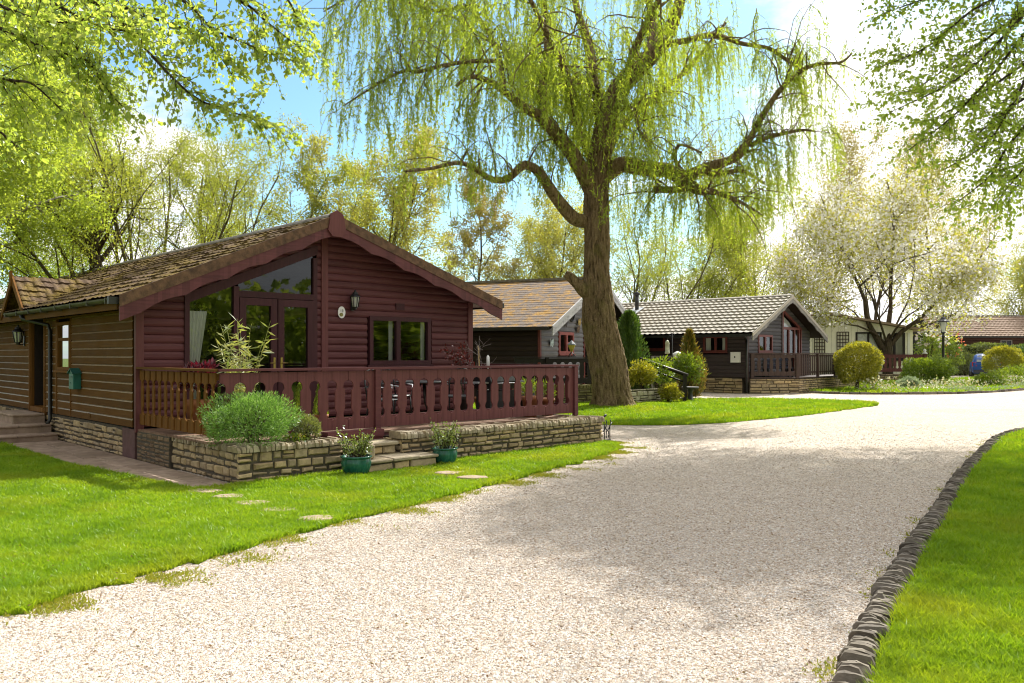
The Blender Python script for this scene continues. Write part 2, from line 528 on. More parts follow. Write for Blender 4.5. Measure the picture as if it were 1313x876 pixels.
def siding(mb, m, z0, z1, Lf, Rf, openings=(), pitch=.137, depth=.03, flat=False):
    """rounded weatherboards row by row, cut round the openings (zlo, zhi, left(z), right(z))"""
    prof = [(0, .002), (.07, .016), (.3, depth), (.65, depth), (.93, .016), (1, .002)]
    if flat:
        prof = [(0, .012), (.02, .034), (.80, .034), (1, .012)]
    z = z0
    while z < z1 - 1e-4:
        zt = min(z + pitch, z1)
        zm = (z + zt) / 2
        iv = [(Lf, Rf)]
        for (zl, zh, lf, rf) in openings:
            if zl < zm < zh and lf(zm) < rf(zm):
                out = []
                for a, b in iv:
                    if rf(zm) <= a(zm) or lf(zm) >= b(zm):
                        out.append((a, b))
                        continue
                    if lf(zm) > a(zm) + .01:
                        out.append((a, lf))
                    if rf(zm) < b(zm) - .01:
                        out.append((rf, b))
                iv = out
        for a, b in iv:
            if b(zm) - a(zm) < .03:
                continue
            lv = [z + (zt - z) * t for t, _ in prof]
            V = []
            for (t, d), zz in zip(prof, lv):
                aa, bb = a(zz), b(zz)
                if bb < aa:
                    aa = bb = (aa + bb) / 2
                V += [m(aa, d, zz), m(bb, d, zz)]
            n = len(prof)
            fs = [(2 * i, 2 * i + 1, 2 * i + 3, 2 * i + 2) for i in range(n - 1)]
            fs += [tuple(2 * i for i in range(n))[::-1], tuple(2 * i + 1 for i in range(n))]
            mb.add(V, fs, False, {2: 1} if flat else None)
        z = zt


def window(parent, m, a0, a1, z0, z1, fm, gm, mulls=(), trans=(), fw=.07, d=.05, sill=.05, name='window', off=(0, 0, 0)):
    """a frame with mullions (part), its panes and its sill (sub-parts)"""
    f = MB()
    bx(f, m, a0, a1, -.03, d, z0, z0 + fw)
    bx(f, m, a0, a1, -.03, d, z1 - fw, z1)
    bx(f, m, a0, a0 + fw, -.03, d - .002, z0 + fw, z1 - fw)
    bx(f, m, a1 - fw, a1, -.03, d - .002, z0 + fw, z1 - fw)
    xs = [a0 + fw] + sorted(mulls) + [a1 - fw]
    for k in mulls:
        bx(f, m, k - fw * .6, k + fw * .6, -.03, d - .004, z0 + fw, z1 - fw)
    for (i, zz) in trans:
        bx(f, m, xs[i] + fw * .5, xs[i + 1] - fw * .5, -.03, d - .006, zz - fw * .5, zz + fw * .5)
    o = f.build(name, fm, parent, off)
    for i in range(len(xs) - 1):
        p = MB()
        p.add([m(xs[i], .0, z0 + fw), m(xs[i + 1], .0, z0 + fw), m(xs[i + 1], .0, z1 - fw), m(xs[i], .0, z1 - fw)], [(0, 1, 2, 3)])
        p.build('pane', gm, o, off)
    if sill:
        s = MB()
        bx(s, m, a0 - .05, a1 + .05, -.02, d + sill, z0 - .045, z0 - .002)
        s.build('sill', fm, o, off)
    return o


def tiles(origin, along, down, La, Ld, course=.33, pitch=.22, amp=.025, lift=.03, seed=1, jit=.006, sub=6):
    """a tiled slope: overlapping courses of wavy tiles, real relief"""
    o, al, dn = (np.array(x, float) for x in (origin, along, down))
    al /= np.linalg.norm(al)
    dn /= np.linalg.norm(dn)
    nn = np.cross(al, dn)
    if nn[2] < 0:
        nn = -nn
    rng = R(seed)
    nc = max(1, round(Ld / course))
    cl = Ld / nc
    ns = int(La / pitch * sub) + 1
    s = np.linspace(0, La, ns)
    tl = np.floor(s / pitch).astype(int)
    rows, hs = [], []
    for c in range(nc):
        tj = rng.normal(0, jit, tl.max() + 2)
        dj = rng.normal(0, jit * 1.5, tl.max() + 2)
        ph = (s / pitch) % 1
        wave = amp * np.maximum(0, np.sin(ph * 2 * math.pi)) ** .8 - amp * .3 * np.maximum(0, -np.sin(ph * 2 * math.pi))
        base = wave + tj[tl]
        rows.append(np.full(ns, c * cl))
        hs.append(base + .002)
        rows.append((c + 1) * cl + np.clip(dj[tl], -.03, .03) * (c < nc - 1))
        hs.append(base + lift)
    T = np.array(rows)
    Hh = np.array(hs)
    V = o + s[None, :, None] * al + T[:, :, None] * dn + Hh[:, :, None] * nn
    nr = len(rows)
    i, j = np.meshgrid(np.arange(nr - 1), np.arange(ns - 1), indexing='ij')
    a = (i * ns + j).ravel()
    return V.reshape(-1, 3), np.stack([a, a + 1, a + ns + 1, a + ns], 1)


def joinarr(parts):
    V, Fc, n = [], [], 0
    for v, f in parts:
        V.append(v)
        Fc.append(np.asarray(f) + n)
        n += len(v)
    return np.concatenate(V), np.concatenate(Fc)


def stonework(mb, m, a0, a1, z0, z1, seed, wr=(.12, .36), hr=(.06, .14), d=.0, gap=.014, proud=.035):
    """random-coursed rubble: each stone its own block, set into a mortar core"""
    rng = R(seed)
    z = z0
    while z < z1 - .02:
        h = rng.uniform(*hr)
        if z1 - z - h < hr[0] * .7:
            h = z1 - z
        a = a0
        while a < a1 - .01:
            w = rng.uniform(*wr) * (1.2 if h > .12 else 1)
            if a1 - a - w < wr[0] * .7:
                w = a1 - a
            parts = [(z, h)]
            if h > .13 and rng.random() < .35:
                k = h * rng.uniform(.4, .6)
                parts = [(z, k), (z + k, h - k)]
            for zz, hh in parts:
                g = gap * rng.uniform(.6, 1.6)
                p = d + proud * rng.uniform(.35, 1.2)
                b = min(.016, hh * .2)
                j = rng.normal(0, .006, (4, 2))
                c = [(a + g, zz + g), (a + w - g, zz + g), (a + w - g, zz + hh - g), (a + g, zz + hh - g)]
                back = [m(x, d - .03, y) for x, y in c]
                mid = [m(x + j[i][0], p - b, y + j[i][1]) for i, (x, y) in enumerate(c)]
                ins = [(b, b), (-b, b), (-b, -b), (b, -b)]
                top = [m(x + ins[i][0] + j[i][0], p + rng.normal(0, .004), y + ins[i][1] + j[i][1]) for i, (x, y) in enumerate(c)]
                fs = [(8, 9, 10, 11)]
                for q in (0, 4):
                    fs += [(q + i, q + (i + 1) % 4, q + 4 + (i + 1) % 4, q + 4 + i) for i in range(4)]
                mb.add(back + mid + top, fs)
            a += w
        z += h


def coping(mb, m, a0, a1, zb, zt, d0, d1, seed, w=.044):
    """cock-and-hen coping: thin stones stood on edge along the wall top"""
    rng = R(seed)
    a = a0
    while a < a1 - .01:
        t = min(rng.uniform(.7, 1.5) * w, a1 - a)
        h = zt + rng.normal(0, .013)
        ln = rng.normal(0, .012)
        f, bk = d1 + rng.normal(0, .014), d0 + rng.normal(0, .01)
        g = .004
        V = []
        for (zz, i, sh) in ((zb, 0, 0), (h - .035, .0, ln * .6), (h, .022, ln)):
            V += [m(a + g + i * .12 + sh, bk + i, zz), m(a + t - g - i * .12 + sh, bk + i, zz), m(a + t - g - i * .25 + sh, f - i, zz), m(a + g + i * .25 + sh, f - i, zz)]
        fs = [(8, 9, 10, 11)]
        for q in (0, 4):
            fs += [(q + i, q + (i + 1) % 4, q + 4 + (i + 1) % 4, q + 4 + i) for i in range(4)]
        mb.add(V, fs)
        a += t


def unit(a):
    return a / (np.linalg.norm(a, axis=-1, keepdims=True) + 1e-9)


def leafmesh(P, A, Ln, W, rng, fold=.15):
    """diamond leaves at P pointing along A"""
    n = len(P)
    A = unit(A)
    Sd = unit(np.cross(A, rng.normal(size=(n, 3))))
    Nn = np.cross(A, Sd)
    k = rng.uniform(.65, 1.25, (n, 1))
    Ln, W = Ln * k, W * k
    V = np.stack([P, P + A * Ln * .45 + Sd * W * .5 + Nn * W * fold, P + A * Ln, P + A * Ln * .45 - Sd * W * .5 + Nn * W * fold], 1)
    return V.reshape(-1, 3), np.arange(4 * n).reshape(n, 4)


def lump(D, rng, amt):
    f = np.ones(len(D))
    for _ in range(9):
        k = rng.normal(0, 3.2, 3)
        f += amt * .35 * np.sin(D @ k + rng.uniform(0, 6.3))
    return f


def shrub(c, rad, n, Ln, W, rng, amt=.2, up=.0, shell=.55, flat=-1.0, out=1.0):
    """leaf positions in a lumpy ellipsoid, thicker towards the skin"""
    D = unit(rng.normal(size=(n, 3)))
    D = D[D[:, 2] > flat]
    r = (shell + (1 - shell) * rng.random(len(D)) ** .6) * lump(D, rng, amt)
    P = np.array(c) + D * r[:, None] * np.array(rad)
    A = D * out + rng.normal(0, .6, D.shape) + np.array([0, 0, up])
    return leafmesh(P, A, Ln, W, rng)


def stems(c, rad, z0, n, rng, r=.012):
    mb = MB()
    for i in range(n):
        t = rng.uniform(0, 6.28)
        q = rng.uniform(.2, .8)
        e = np.array([c[0] + rad[0] * q * math.cos(t), c[1] + rad[1] * q * math.sin(t), c[2] + rad[2] * rng.uniform(-.1, .6)])
        b = np.array([c[0] + rng.normal(0, .06), c[1] + rng.normal(0, .06), z0])
        mid = (b + e) / 2 + np.array([0, 0, .12 * rad[2]])
        mb.tube([b, mid, e], [r, r * .8, r * .4], 5)
    return mb


def plant(name, label, cat, base, parts, rot=0.0, group=None):
    """a plant thing at base; parts = [(name, (V, F), material)] in world coordinates"""
    t = thing(name, label, cat, tuple(base), 0.0, group)
    for nm, vf, mt in parts:
        if isinstance(vf, MB):
            vf.build(nm, mt, t, base)
        else:
            npmesh(nm, vf[0] - np.array(base), vf[1], mt, t)
    return t


# ------------------------------------------------------------------ trees
def rotate_about(d, ang, az):
    d = d / np.linalg.norm(d)
    a = np.cross(d, [0, 0, 1.0] if abs(d[2]) < .9 else [1.0, 0, 0])
    a /= np.linalg.norm(a)
    b = np.cross(d, a)
    return d * math.cos(ang) + (a * math.cos(az) + b * math.sin(az)) * math.sin(ang)


class Grow:
    def __init__(s, rng, kids, ratio, spread, wander=.12, up=.05, droop=0.0, start=.3, rr=.55):
        s.rng, s.kids, s.ratio, s.spread, s.wander, s.up, s.droop, s.start, s.rr = rng, kids, ratio, spread, wander, up, droop, start, rr
        s.paths, s.tips = [], []

    def go(s, p, d, L, r, lev):
        rng = s.rng
        n = 7 if lev == 0 else (5 if lev == 1 else 4)
        p = np.array(p, float)
        d = np.array(d, float) / np.linalg.norm(d)
        pts, rad = [p], [r]
        for i in range(n):
            d = d + rng.normal(0, s.wander, 3) + np.array([0, 0, s.up - s.droop * lev])
            d /= np.linalg.norm(d)
            p = p + d * L / n
            pts.append(p)
            rad.append(max(.004, r * (1 - .8 * (i + 1) / n)))
        s.paths.append((pts, rad, lev))
        if lev >= len(s.kids):
            s.tips.append(pts)
            return
        k = s.kids[lev]
        az = rng.uniform(0, 6.28)
        for c in range(k):
            t = s.start + (1 - s.start) * (c + rng.uniform(.1, .9)) / k
            f = t * n
            i = min(int(f), n - 1)
            q = pts[i] + (pts[i + 1] - pts[i]) * (f - i)
            az += 2.4 + rng.normal(0, .3)
            cd = rotate_about(pts[i + 1] - pts[i], s.spread * rng.uniform(.7, 1.25), az)
            s.go(q, cd, L * s.ratio * (1.15 - .6 * t * (lev == 0)) * rng.uniform(.75, 1.2), max(.005, rad[i] * s.rr), lev + 1)

    def wood(s, k0=9, minr=0.0):
        mb = MB()
        for pts, rad, lev in s.paths:
            if rad[0] >= minr:
                mb.tube(pts, rad, max(3, k0 - 2 * lev), cap=False)
        return mb

    def leaves(s, n, Ln, W, jit=.25, spread=.8, keep=None, dirup=.0):
        rng = s.rng
        T = np.array(s.tips)                      # (tips, pts, 3)
        ti = rng.integers(0, len(T), n)
        f = rng.random(n) * (T.shape[1] - 1)
        i = f.astype(int)
        P = T[ti, i] + (T[ti, i + 1] - T[ti, i]) * (f - i)[:, None]
        A = unit(T[ti, i + 1] - T[ti, i]) * .5 + rng.normal(0, spread, (n, 3)) + np.array([0, 0, dirup])
        P = P + rng.normal(0, jit, (n, 3))
        if keep is not None:
            k = keep(P)
            P, A = P[k], A[k]
        return leafmesh(P, A, Ln, W, rng)


def tree(name, label, base, hgt, seed, leafmat, bark, nleaf, Ln, W, trunk_r=.2, kids=(12, 6, 4), ratio=.42, spread=.8, up=.06,
         droop=0.0, start=.25, jit=.25, lean=(0, 0, 1), stems_=1, wander=.12, group=None, extra=None, cat='tree', keep=None, minr=0.0, rr=.5, off_spread=.25):
    rng = R(seed)
    g = Grow(rng, kids, ratio, spread, wander, up, droop, start, rr)
    base = np.array(base, float)
    for k in range(stems_):
        d = np.array(lean, float)
        b = base.copy()
        if stems_ > 1:
            az = 6.28 * k / stems_ + rng.uniform(-.4, .4)
            tilt = rng.uniform(.4, 1.1) * off_spread
            d = np.array([math.cos(az) * tilt, math.sin(az) * tilt, 1.0])
            b += np.array([math.cos(az), math.sin(az), 0]) * .12
        g.go(b, d, hgt * (1 if stems_ == 1 else rng.uniform(.8, 1)), trunk_r, 0)
    t = thing(name, label, cat, tuple(base), 0.0, group)
    g.wood(minr=minr).build('trunk', bark, t, base)
    V, Fc = g.leaves(nleaf, Ln, W, jit, keep=keep)
    npmesh('crown', V - base, Fc, leafmat, t)
    if extra:
        nm, mt, n2, l2, w2 = extra
        V, Fc = g.leaves(n2, l2, w2, jit, keep=keep)
        npmesh(nm, V - base, Fc, mt, t)
    return t
# ------------------------------------------------------------------ the setting: ground
def subdiv(poly, step, jit, rng, smooth=False):
    out = []
    P = [np.array(p[:2], float) for p in poly]
    for i in range(len(P)):
        a, b = P[i], P[(i + 1) % len(P)]
        n = max(1, int(np.linalg.norm(b - a) / step))
        nrm = np.array([-(b - a)[1], (b - a)[0]])
        nrm = nrm / (np.linalg.norm(nrm) + 1e-9)
        for k in range(n):
            out.append(a + (b - a) * k / n + (nrm * rng.normal(0, jit) if k else 0))
    return np.array(out)


def sheet(name, poly, z, mat, kind='structure'):
    mb = MB()
    mb.add([(p[0], p[1], z) for p in poly], [tuple(range(len(poly)))])
    o = mb.build(name, mat)
    return tag(o, kind=kind)


def inside(P, poly):
    x, y = P[:, 0], P[:, 1]
    r = np.zeros(len(P), bool)
    q = np.asarray(poly)
    j = len(q) - 1
    for i in range(len(q)):
        xi, yi, xj, yj = q[i][0], q[i][1], q[j][0], q[j][1]
        if yi != yj:
            r ^= ((yi > y) != (yj > y)) & (x < (xj - xi) * (y - yi) / (yj - yi) + xi)
        j = i
    return r


def chaikin(P, n=2):
    P = np.array(P, float)
    for _ in range(n):
        Q = [P[0]]
        for a, b in zip(P[:-1], P[1:]):
            Q += [a * .75 + b * .25, a * .25 + b * .75]
        Q.append(P[-1])
        P = np.array(Q)
    return P


sheet('ground', [(-350, -60), (350, -60), (350, 420), (-350, 420)], -.02, M['field'])
sheet('gravel_drive', [(-8, -6), (40, -6), (90, 40), (90, 80), (34, 80), (20, 50), (14, 47), (4, 33), (-3, 26), (-3, 14.5), (-8, 8)], 0.0, M['gravel'])

rng = R(11)
edge_l = chaikin([(-5.9, 1.0), (-3.5, 5.0), (-2.75, 6.36), (-1.94, 7.91), (-.54, 10.06), (.74, 12.28), (1.55, 13.7), (1.95, 14.7), (2.0, 15.5), (1.78, 15.95)], 2)
lawn_l = np.concatenate([subdiv(edge_l, .12, .0, rng)[:-1], [(1.7, 15.72), (-3.50, 10.66), (-4.0, 10.25), (-6.55, 12.3), (-9.9, 15.7), (-14.5, 20.5), (-40, 20), (-40, 1)]])
k = len(edge_l)
lawn_l[1:-9] += rng.normal(0, .035, lawn_l[1:-9].shape)
sheet('lawn', lawn_l, .006, M['turf'])

kerb_line = chaikin([(.15, 1.4), (1.05, 3.1), (1.68, 4.23), (2.2, 5.14), (3.2, 6.75), (4.45, 8.65), (6.2, 11.4), (8.2, 14.3), (9.9, 16.7), (11.1, 18.0), (12.3, 18.8)], 2)
kn = np.gradient(kerb_line, axis=0)
kn = np.stack([kn[:, 1], -kn[:, 0]], 1)
kn /= np.linalg.norm(kn, axis=1)[:, None]
lawn_r = np.concatenate([kerb_line + kn * .165, [(13.3, 19.2), (16, 19.9), (30, 20.5), (60, 16), (60, 1.4)]])
sheet('lawn', lawn_r, .03, M['turf'])

lawn_i = subdiv(chaikin([(-2.5, 26.5), (.2, 21.3), (1.6, 19.95), (2.5, 19.6), (4.2, 19.6), (6.2, 21.0), (8.47, 23.12), (11.0, 25.9), (12.6, 27.7), (12.6, 29.2), (11.5, 30.5), (9.2, 31.1), (7.2, 31.0), (5.8, 30.2), (4.0, 29.6), (0, 28.5), (-2.5, 26.5)], 2), .25, .04, rng)
sheet('lawn', lawn_i, .008, M['turf'])

bed_front = chaikin([(13.2, 36.2), (14.2, 35.0), (16, 34.9), (18.5, 35.0), (21.5, 36.6), (25, 39.5), (30, 44.0), (40, 52)], 2)
lawn_b = np.concatenate([bed_front, [(44, 58), (34, 58), (27, 54), (22, 52), (17, 46), (14.4, 40)]])
sheet('lawn', lawn_b, .02, M['turf'])

# paving path along the side of the first cabin, cut into slabs
O1 = np.array([-6.0633, 13.1844, 0.0])
U1 = np.array([.72091, .69303, 0.0])
V1 = np.array([-.69303, .72091, 0.0])
ANG1 = math.atan2(.69303, .72091)


def L1(x, y, z=0.0):
    return O1 + U1 * x + V1 * y + np.array([0, 0, z])


mb = MB()
rg = R(5)
y = -3.75
while y < 12:
    w = rg.uniform(.5, .8)
    x = -1.0 + max(0, (-.6 - y)) * .13
    cut = x + (0 - x) * rg.uniform(.4, .6)
    for (xa, xb) in ((x, cut), (cut, -.03)):
        mb.chamfer(xa + .006, xb - .006, y + .006, y + w - .006, -.05, .022 + rg.normal(0, .003), .006)
    y += w
o = mb.build('path', M['flag'], None, (0, 0, 0), tuple(O1), ANG1)
tag(o, kind='structure')


# grass blades ---------------------------------------------------------------
def blades(name, label, poly, n, z, seed, dref, near=3.0, box=None, mat=None, h=(.03, .065), clumps=0):
    rng = R(seed)
    poly = np.asarray(poly)
    lo, hi = poly.min(0), poly.max(0)
    if box:
        lo, hi = np.maximum(lo, box[:2]), np.minimum(hi, box[2:])
    out = []
    tot = 0
    while tot < n:
        P = lo + rng.random((n * 4, 2)) * (hi - lo)
        d = np.hypot(P[:, 0], P[:, 1])
        vis = (np.abs(P[:, 0]) < P[:, 1] * .66 + 1.0) & (P[:, 1] > 2.5)
        keep = (rng.random(len(P)) < np.clip((dref / d) ** 1.6, 0, 1)) & vis
        P = P[keep]
        P = P[inside(P, poly)]
        out.append(P)
        tot += len(P)
        if len(out) > 40:
            break
    P = np.concatenate(out)[:n]
    n = len(P)
    d = np.hypot(P[:, 0], P[:, 1])
    pat = np.sin(P[:, 0] * 2.1 + np.sin(P[:, 1] * 1.7) * 1.3) * .5 + np.sin(P[:, 1] * 3.3 + P[:, 0] * 1.1) * .5
    pat = pat + .9 * np.sin(P[:, 0] * 9 + 2 * np.sin(P[:, 1] * 7)) * np.sin(P[:, 1] * 11 + P[:, 0] * 3)
    H = rng.uniform(*h, n) * (1 + .22 * pat) * (1 + .012 * d)
    W = (.0035 + .00075 * d) * rng.uniform(.7, 1.3, n)
    th = rng.uniform(0, 6.28, n)
    dx, dy = np.cos(th), np.sin(th)
    le = rng.normal(0, .55, (n, 2)) * H[:, None]
    B = np.column_stack([P, np.full(n, z)])
    s = np.column_stack([dx, dy, np.zeros(n)]) * W[:, None] * .5
    tip = B + np.column_stack([le, H])
    mid = B + np.column_stack([le * .35, H * .6])
    V = np.stack([B - s, B + s, mid + s * .8, tip, mid - s * .8], 1).reshape(-1, 3)
    q = np.arange(n)[:, None] * 5
    Fq = np.concatenate([q + [0, 1, 2], q + [0, 2, 4], q + [4, 2, 3]])
    o = npmesh(name, V, Fq, mat or M['grass'])
    return tag(o, label, 'grass', None, 'stuff')


blades('grass', 'short sunlit lawn grass in front of the maroon cabin', lawn_l, 300000, .006, 21, 6.0)
blades('grass', 'short lawn grass right of the slate kerb', lawn_r, 150000, .03, 22, 4.5, box=(0, 2, 16, 20.5), h=(.035, .075))
blades('grass', 'lawn grass round the willow foot', lawn_i, 90000, .008, 23, 20, h=(.04, .08))
blades('grass', 'grass of the far bed round the topiary ball', lawn_b, 30000, .02, 24, 36, h=(.06, .13))


def fringe(name, label, line, side, n, width, seed):
    """creeping moss and grass that strays from the lawn edge onto the gravel, in patches"""
    rng = R(seed)
    line = np.asarray(line)
    i = rng.integers(0, len(line) - 1, n)
    t = rng.random((n, 1))
    P = line[i] * (1 - t) + line[i + 1] * t
    T = line[i + 1] - line[i]
    N_ = np.stack([T[:, 1], -T[:, 0]], 1)
    N_ /= np.linalg.norm(N_, axis=1)[:, None] + 1e-9
    off = np.abs(rng.normal(0, width, (n, 1)))
    P = P + N_ * off * side
    f = np.sin(P[:, 0] * 5.1 + 1.3 * np.sin(P[:, 1] * 4.3)) + np.sin(P[:, 1] * 7.7 + P[:, 0] * 3.1) + .7 * np.sin(P[:, 0] * 17) * np.sin(P[:, 1] * 15)
    P = P[f + rng.normal(0, .75, n) > .75 + 1.2 * (off[:, 0] / (width * 2))]
    n = len(P)
    B = np.column_stack([P, np.full(n, .004)])
    A = rng.normal(0, .8, (n, 3)) + np.array([0, 0, .7])
    V, Fc = leafmesh(B, A, .028, .012, rng)
    return tag(npmesh(name, V, Fc, M['moss']), label, 'moss', None, 'stuff')


fringe('moss', 'yellow green moss straying from the lawn edge onto gravel', edge_l, 1, 90000, .27, 31)
fringe('moss', 'moss and weeds on the gravel side of the slate kerb', kerb_line, -1, 9000, .10, 32)

# loose chippings near the camera ----------------------------------------------
rng = R(41)
N0 = 520000
Y = 3.6 + rng.exponential(3.3, N0)
N0 = len(Y)
X = (rng.random(N0) * 2 - 1) * (Y * .66 + .3)
P = np.column_stack([X, Y])
P = P[inside(P, [(-8, -6), (9, -6), (12, 45), (-3, 30), (-3, 14.5), (-8, 8)]) & ~inside(P, lawn_l) & ~inside(P, np.concatenate([kerb_line, lawn_r[-4:]]))]
n = len(P)
r = rng.uniform(.0032, .0092, n) * (1 + .03 * P[:, 1])
B = np.column_stack([P, r * .35])
oct_ = np.array([(1, 0, 0), (0, 1, 0), (-1, 0, 0), (0, -1, 0), (0, 0, .5), (0, 0, -.5)], float)
th = rng.uniform(0, 6.28, n)
c, s_ = np.cos(th), np.sin(th)
st = rng.uniform(.7, 1.5, (n, 1))
K = oct_[None] * r[:, None, None]
K = K * np.stack([st[:, 0], 1 / st[:, 0], np.ones(n)], 1)[:, None]
K = K * rng.uniform(.75, 1.25, K.shape)
V = np.stack([K[..., 0] * c[:, None] - K[..., 1] * s_[:, None], K[..., 0] * s_[:, None] + K[..., 1] * c[:, None], K[..., 2]], 2) + B[:, None]
q = np.arange(n)[:, None] * 6
Fc = np.concatenate([q + t for t in ([0, 1, 4], [1, 2, 4], [2, 3, 4], [3, 0, 4], [1, 0, 5], [2, 1, 5], [3, 2, 5], [0, 3, 5])])
tag(npmesh('gravel', V.reshape(-1, 3), Fc, M['pebble']), 'loose pale stone chippings on the drive', 'gravel', None, 'stuff')

rng = R(45)
n = 1500
Y = 3.8 + rng.exponential(4.5, n)
B = np.column_stack([(rng.random(n) * 2 - 1) * (Y * .66), Y, rng.uniform(.008, .014, n)])
B[inside(B, lawn_l), 2] += .035
tag(npmesh('fallen_leaves', *leafmesh(B, rng.normal(0, 1, (n, 3)) * [1, 1, .25], .022, .012, rng), m_leaf('dry_leaf', [(.22, .12, .05), (.34, .22, .09), (.16, .09, .04), (.30, .28, .08)], .2, (1, 1, 1), .03)), 'dry bits of leaf and catkin scattered on the gravel', 'fallen leaves', None, 'stuff')

# slate kerb ---------------------------------------------------------------
rng = R(51)
mb = MB()
seg = np.linalg.norm(np.diff(kerb_line, axis=0), axis=1)
cum = np.concatenate([[0], np.cumsum(seg)])
s = 0.0
while s < cum[-1] - .05:
    t = rng.uniform(.016, .036)
    p = np.array([np.interp(s, cum, kerb_line[:, i]) for i in (0, 1)])
    p2 = np.array([np.interp(min(s + .1, cum[-1]), cum, kerb_line[:, i]) for i in (0, 1)])
    T = (p2 - p) / (np.linalg.norm(p2 - p) + 1e-9)
    Nn = np.array([T[1], -T[0]])
    sk = rng.normal(0, .22)
    h = rng.uniform(.055, .105)
    a0, a1 = rng.normal(-.005, .016), .150 + rng.normal(0, .02)
    ln = rng.normal(.025, .03)
    V = []
    for zz, ins, sh in ((-.03, 0, 0), (h * .6, .0, ln * .6), (h * .92, .022, ln), (h, .06, ln)):
        for (al, cr) in ((0, a0 + ins), (t * .94, a0 + ins * .9), (t * .94, a1 - ins), (0, a1 - ins)):
            q = p + T * (al + sh + sk * (cr - .11)) + Nn * cr
            V.append((q[0], q[1], zz + rng.normal(0, .003)))
    fs = [(12, 13, 14, 15)]
    for q in (0, 4, 8):
        fs += [(q + i, q + (i + 1) % 4, q + 4 + (i + 1) % 4, q + 4 + i) for i in range(4)]
    mb.add(V, fs)
    s += t * (.98 if rng.random() > .06 else 1.7)
tag(mb.build('stone_kerb', M['slate']), 'long low kerb of dark slate stones set on edge between gravel drive and right lawn', 'kerb')

# low kerb of the far bed
mb = MB()
for a, b in zip(bed_front[:-1], bed_front[1:]):
    T = (b - a) / np.linalg.norm(b - a)
    nn = np.array([T[1], -T[0]]) * .09
    L = np.linalg.norm(b - a)
    for k in range(max(1, int(L / .35))):
        n2 = max(1, int(L / .35))
        p, q = a + (b - a) * (k + .04) / n2, a + (b - a) * (k + .96) / n2
        h = .10 + rng.normal(0, .012)
        mb.hexa([(*(p + nn), -.02), (*(q + nn), -.02), (*(q - nn), -.02), (*(p - nn), -.02), (*(p + nn * .8), h), (*(q + nn * .8), h), (*(q - nn * .8), h), (*(p - nn * .8), h)])
tag(mb.build('stone_edging', M['slate']), 'thin low stone edging round the far flower bed', 'edging')

# stepping stones in the lawn -------------------------------------------------
spots = [((263, 634), 'stepping stone almost swallowed by grass at the corner of the stone planter'),
         ((293, 641), 'half sunk stepping stone, second out from the corner of the stone planter'),
         ((322, 650), 'middle one of the five stepping stones between planter corner and gravel'),
         ((360, 659), 'stepping stone in the grass, next to last before the gravel edge'),
         ((406, 670), 'pale stepping stone right beside the gravel edge, last of the left hand row'),
         ((608, 616), 'pale stepping stone near the gravel in front of the green pot on the right'),
         ((574, 610), 'small stepping stone half sunk in grass just in front of the stone steps')]
rng = R(61)
for (px, py), lb in spots:
    if lb is None:
        continue
    c = G(px, py)
    mb = MB()
    k = 9
    a = rng.uniform(0, 6)
    ring = [(math.cos(a + 6.283 * i / k) * rng.uniform(.72, 1.15) * .21, math.sin(a + 6.283 * i / k) * rng.uniform(.72, 1.15) * .15) for i in range(k)]
    V = [(x, y, -.02) for x, y in ring] + [(x, y, .045) for x, y in ring] + [(x * .92, y * .92, .053 + rng.normal(0, .002)) for x, y in ring]
    mb.add(V, [tuple(range(18, 27))] + [(i, (i + 1) % 9, (i + 1) % 9 + 9, i + 9) for i in range(9)] + [(9 + i, 9 + (i + 1) % 9, (i + 1) % 9 + 18, i + 18) for i in range(9)])
    tag(mb.build('stepping_stone', M['flag'], None, (0, 0, 0), (c[0], c[1], 0)), lb, 'stepping stone', 'stepping stones across the lawn')
# ------------------------------------------------------------------ cabin 1: the maroon log cabin
W1, LEN1 = 7.13, 16.0
SL, SR = .44, .335                            # slopes of the left and right roof halves
ZR, UR = 4.27, 3.36
EL_, ER_ = UR + .44, 7.13 + .44 - UR            # half widths to the eaves
root = thing('log_cabin', 'maroon log cabin with big gable window, mossy tiled roof and brown side wall', 'cabin', tuple(O1), ANG1)
mf = lambda a, d, z: (a, -d, z)
ml = lambda a, d, z: (-d, a, z)
mr = lambda a, d, z: (W1 + d, a, z)
mbk = lambda a, d, z: (a, LEN1 + d, z)
Lf = lambda z: max(.0, UR - (ZR - .10 - z) / SL)
Rf = lambda z: min(W1, UR + (ZR - .10 - z) / SR)
gl_left = lambda z: .76 if z < 2.60 else .76 + (z - 2.60) / .414
mb = MB()
siding(mb, mf, .52, 4.16, Lf, Rf, [(1.46, 2.50, const(4.40), const(6.02)), (.5, 3.72, gl_left, const(3.27))])
o = mb.build('wall', M['maroon'], root)
mb = MB()
# trim boards on the gable wall: corner posts, the upright beside the glazing
for q in ((-.03, .10, -.02, .05, .45, 2.62), (W1 - .10, W1 + .03, -.02, .05, .45, 2.86), (3.36, 3.50, -.01, .052, .5, 4.05)):
    mb = MB()
    bx(mb, mf, *q)
    mb.build('corner_board', M['maroon_z'], root)
mb = MB()
siding(mb, ml, .52, 2.45, const(.10), const(LEN1), [(.5, 2.47, const(5.18), const(6.26)), (1.36, 2.36, const(3.40), const(4.28))], flat=True, pitch=.145)
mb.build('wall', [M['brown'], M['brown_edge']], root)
mb = MB()
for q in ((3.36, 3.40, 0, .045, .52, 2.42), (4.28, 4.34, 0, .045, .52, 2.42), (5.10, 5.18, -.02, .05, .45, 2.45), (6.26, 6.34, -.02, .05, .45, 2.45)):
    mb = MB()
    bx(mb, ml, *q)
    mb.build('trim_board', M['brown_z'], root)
mb = MB()
siding(mb, mr, .52, 2.86, const(.10), const(LEN1))
siding(mb, mbk, .52, 4.16, Lf, Rf)
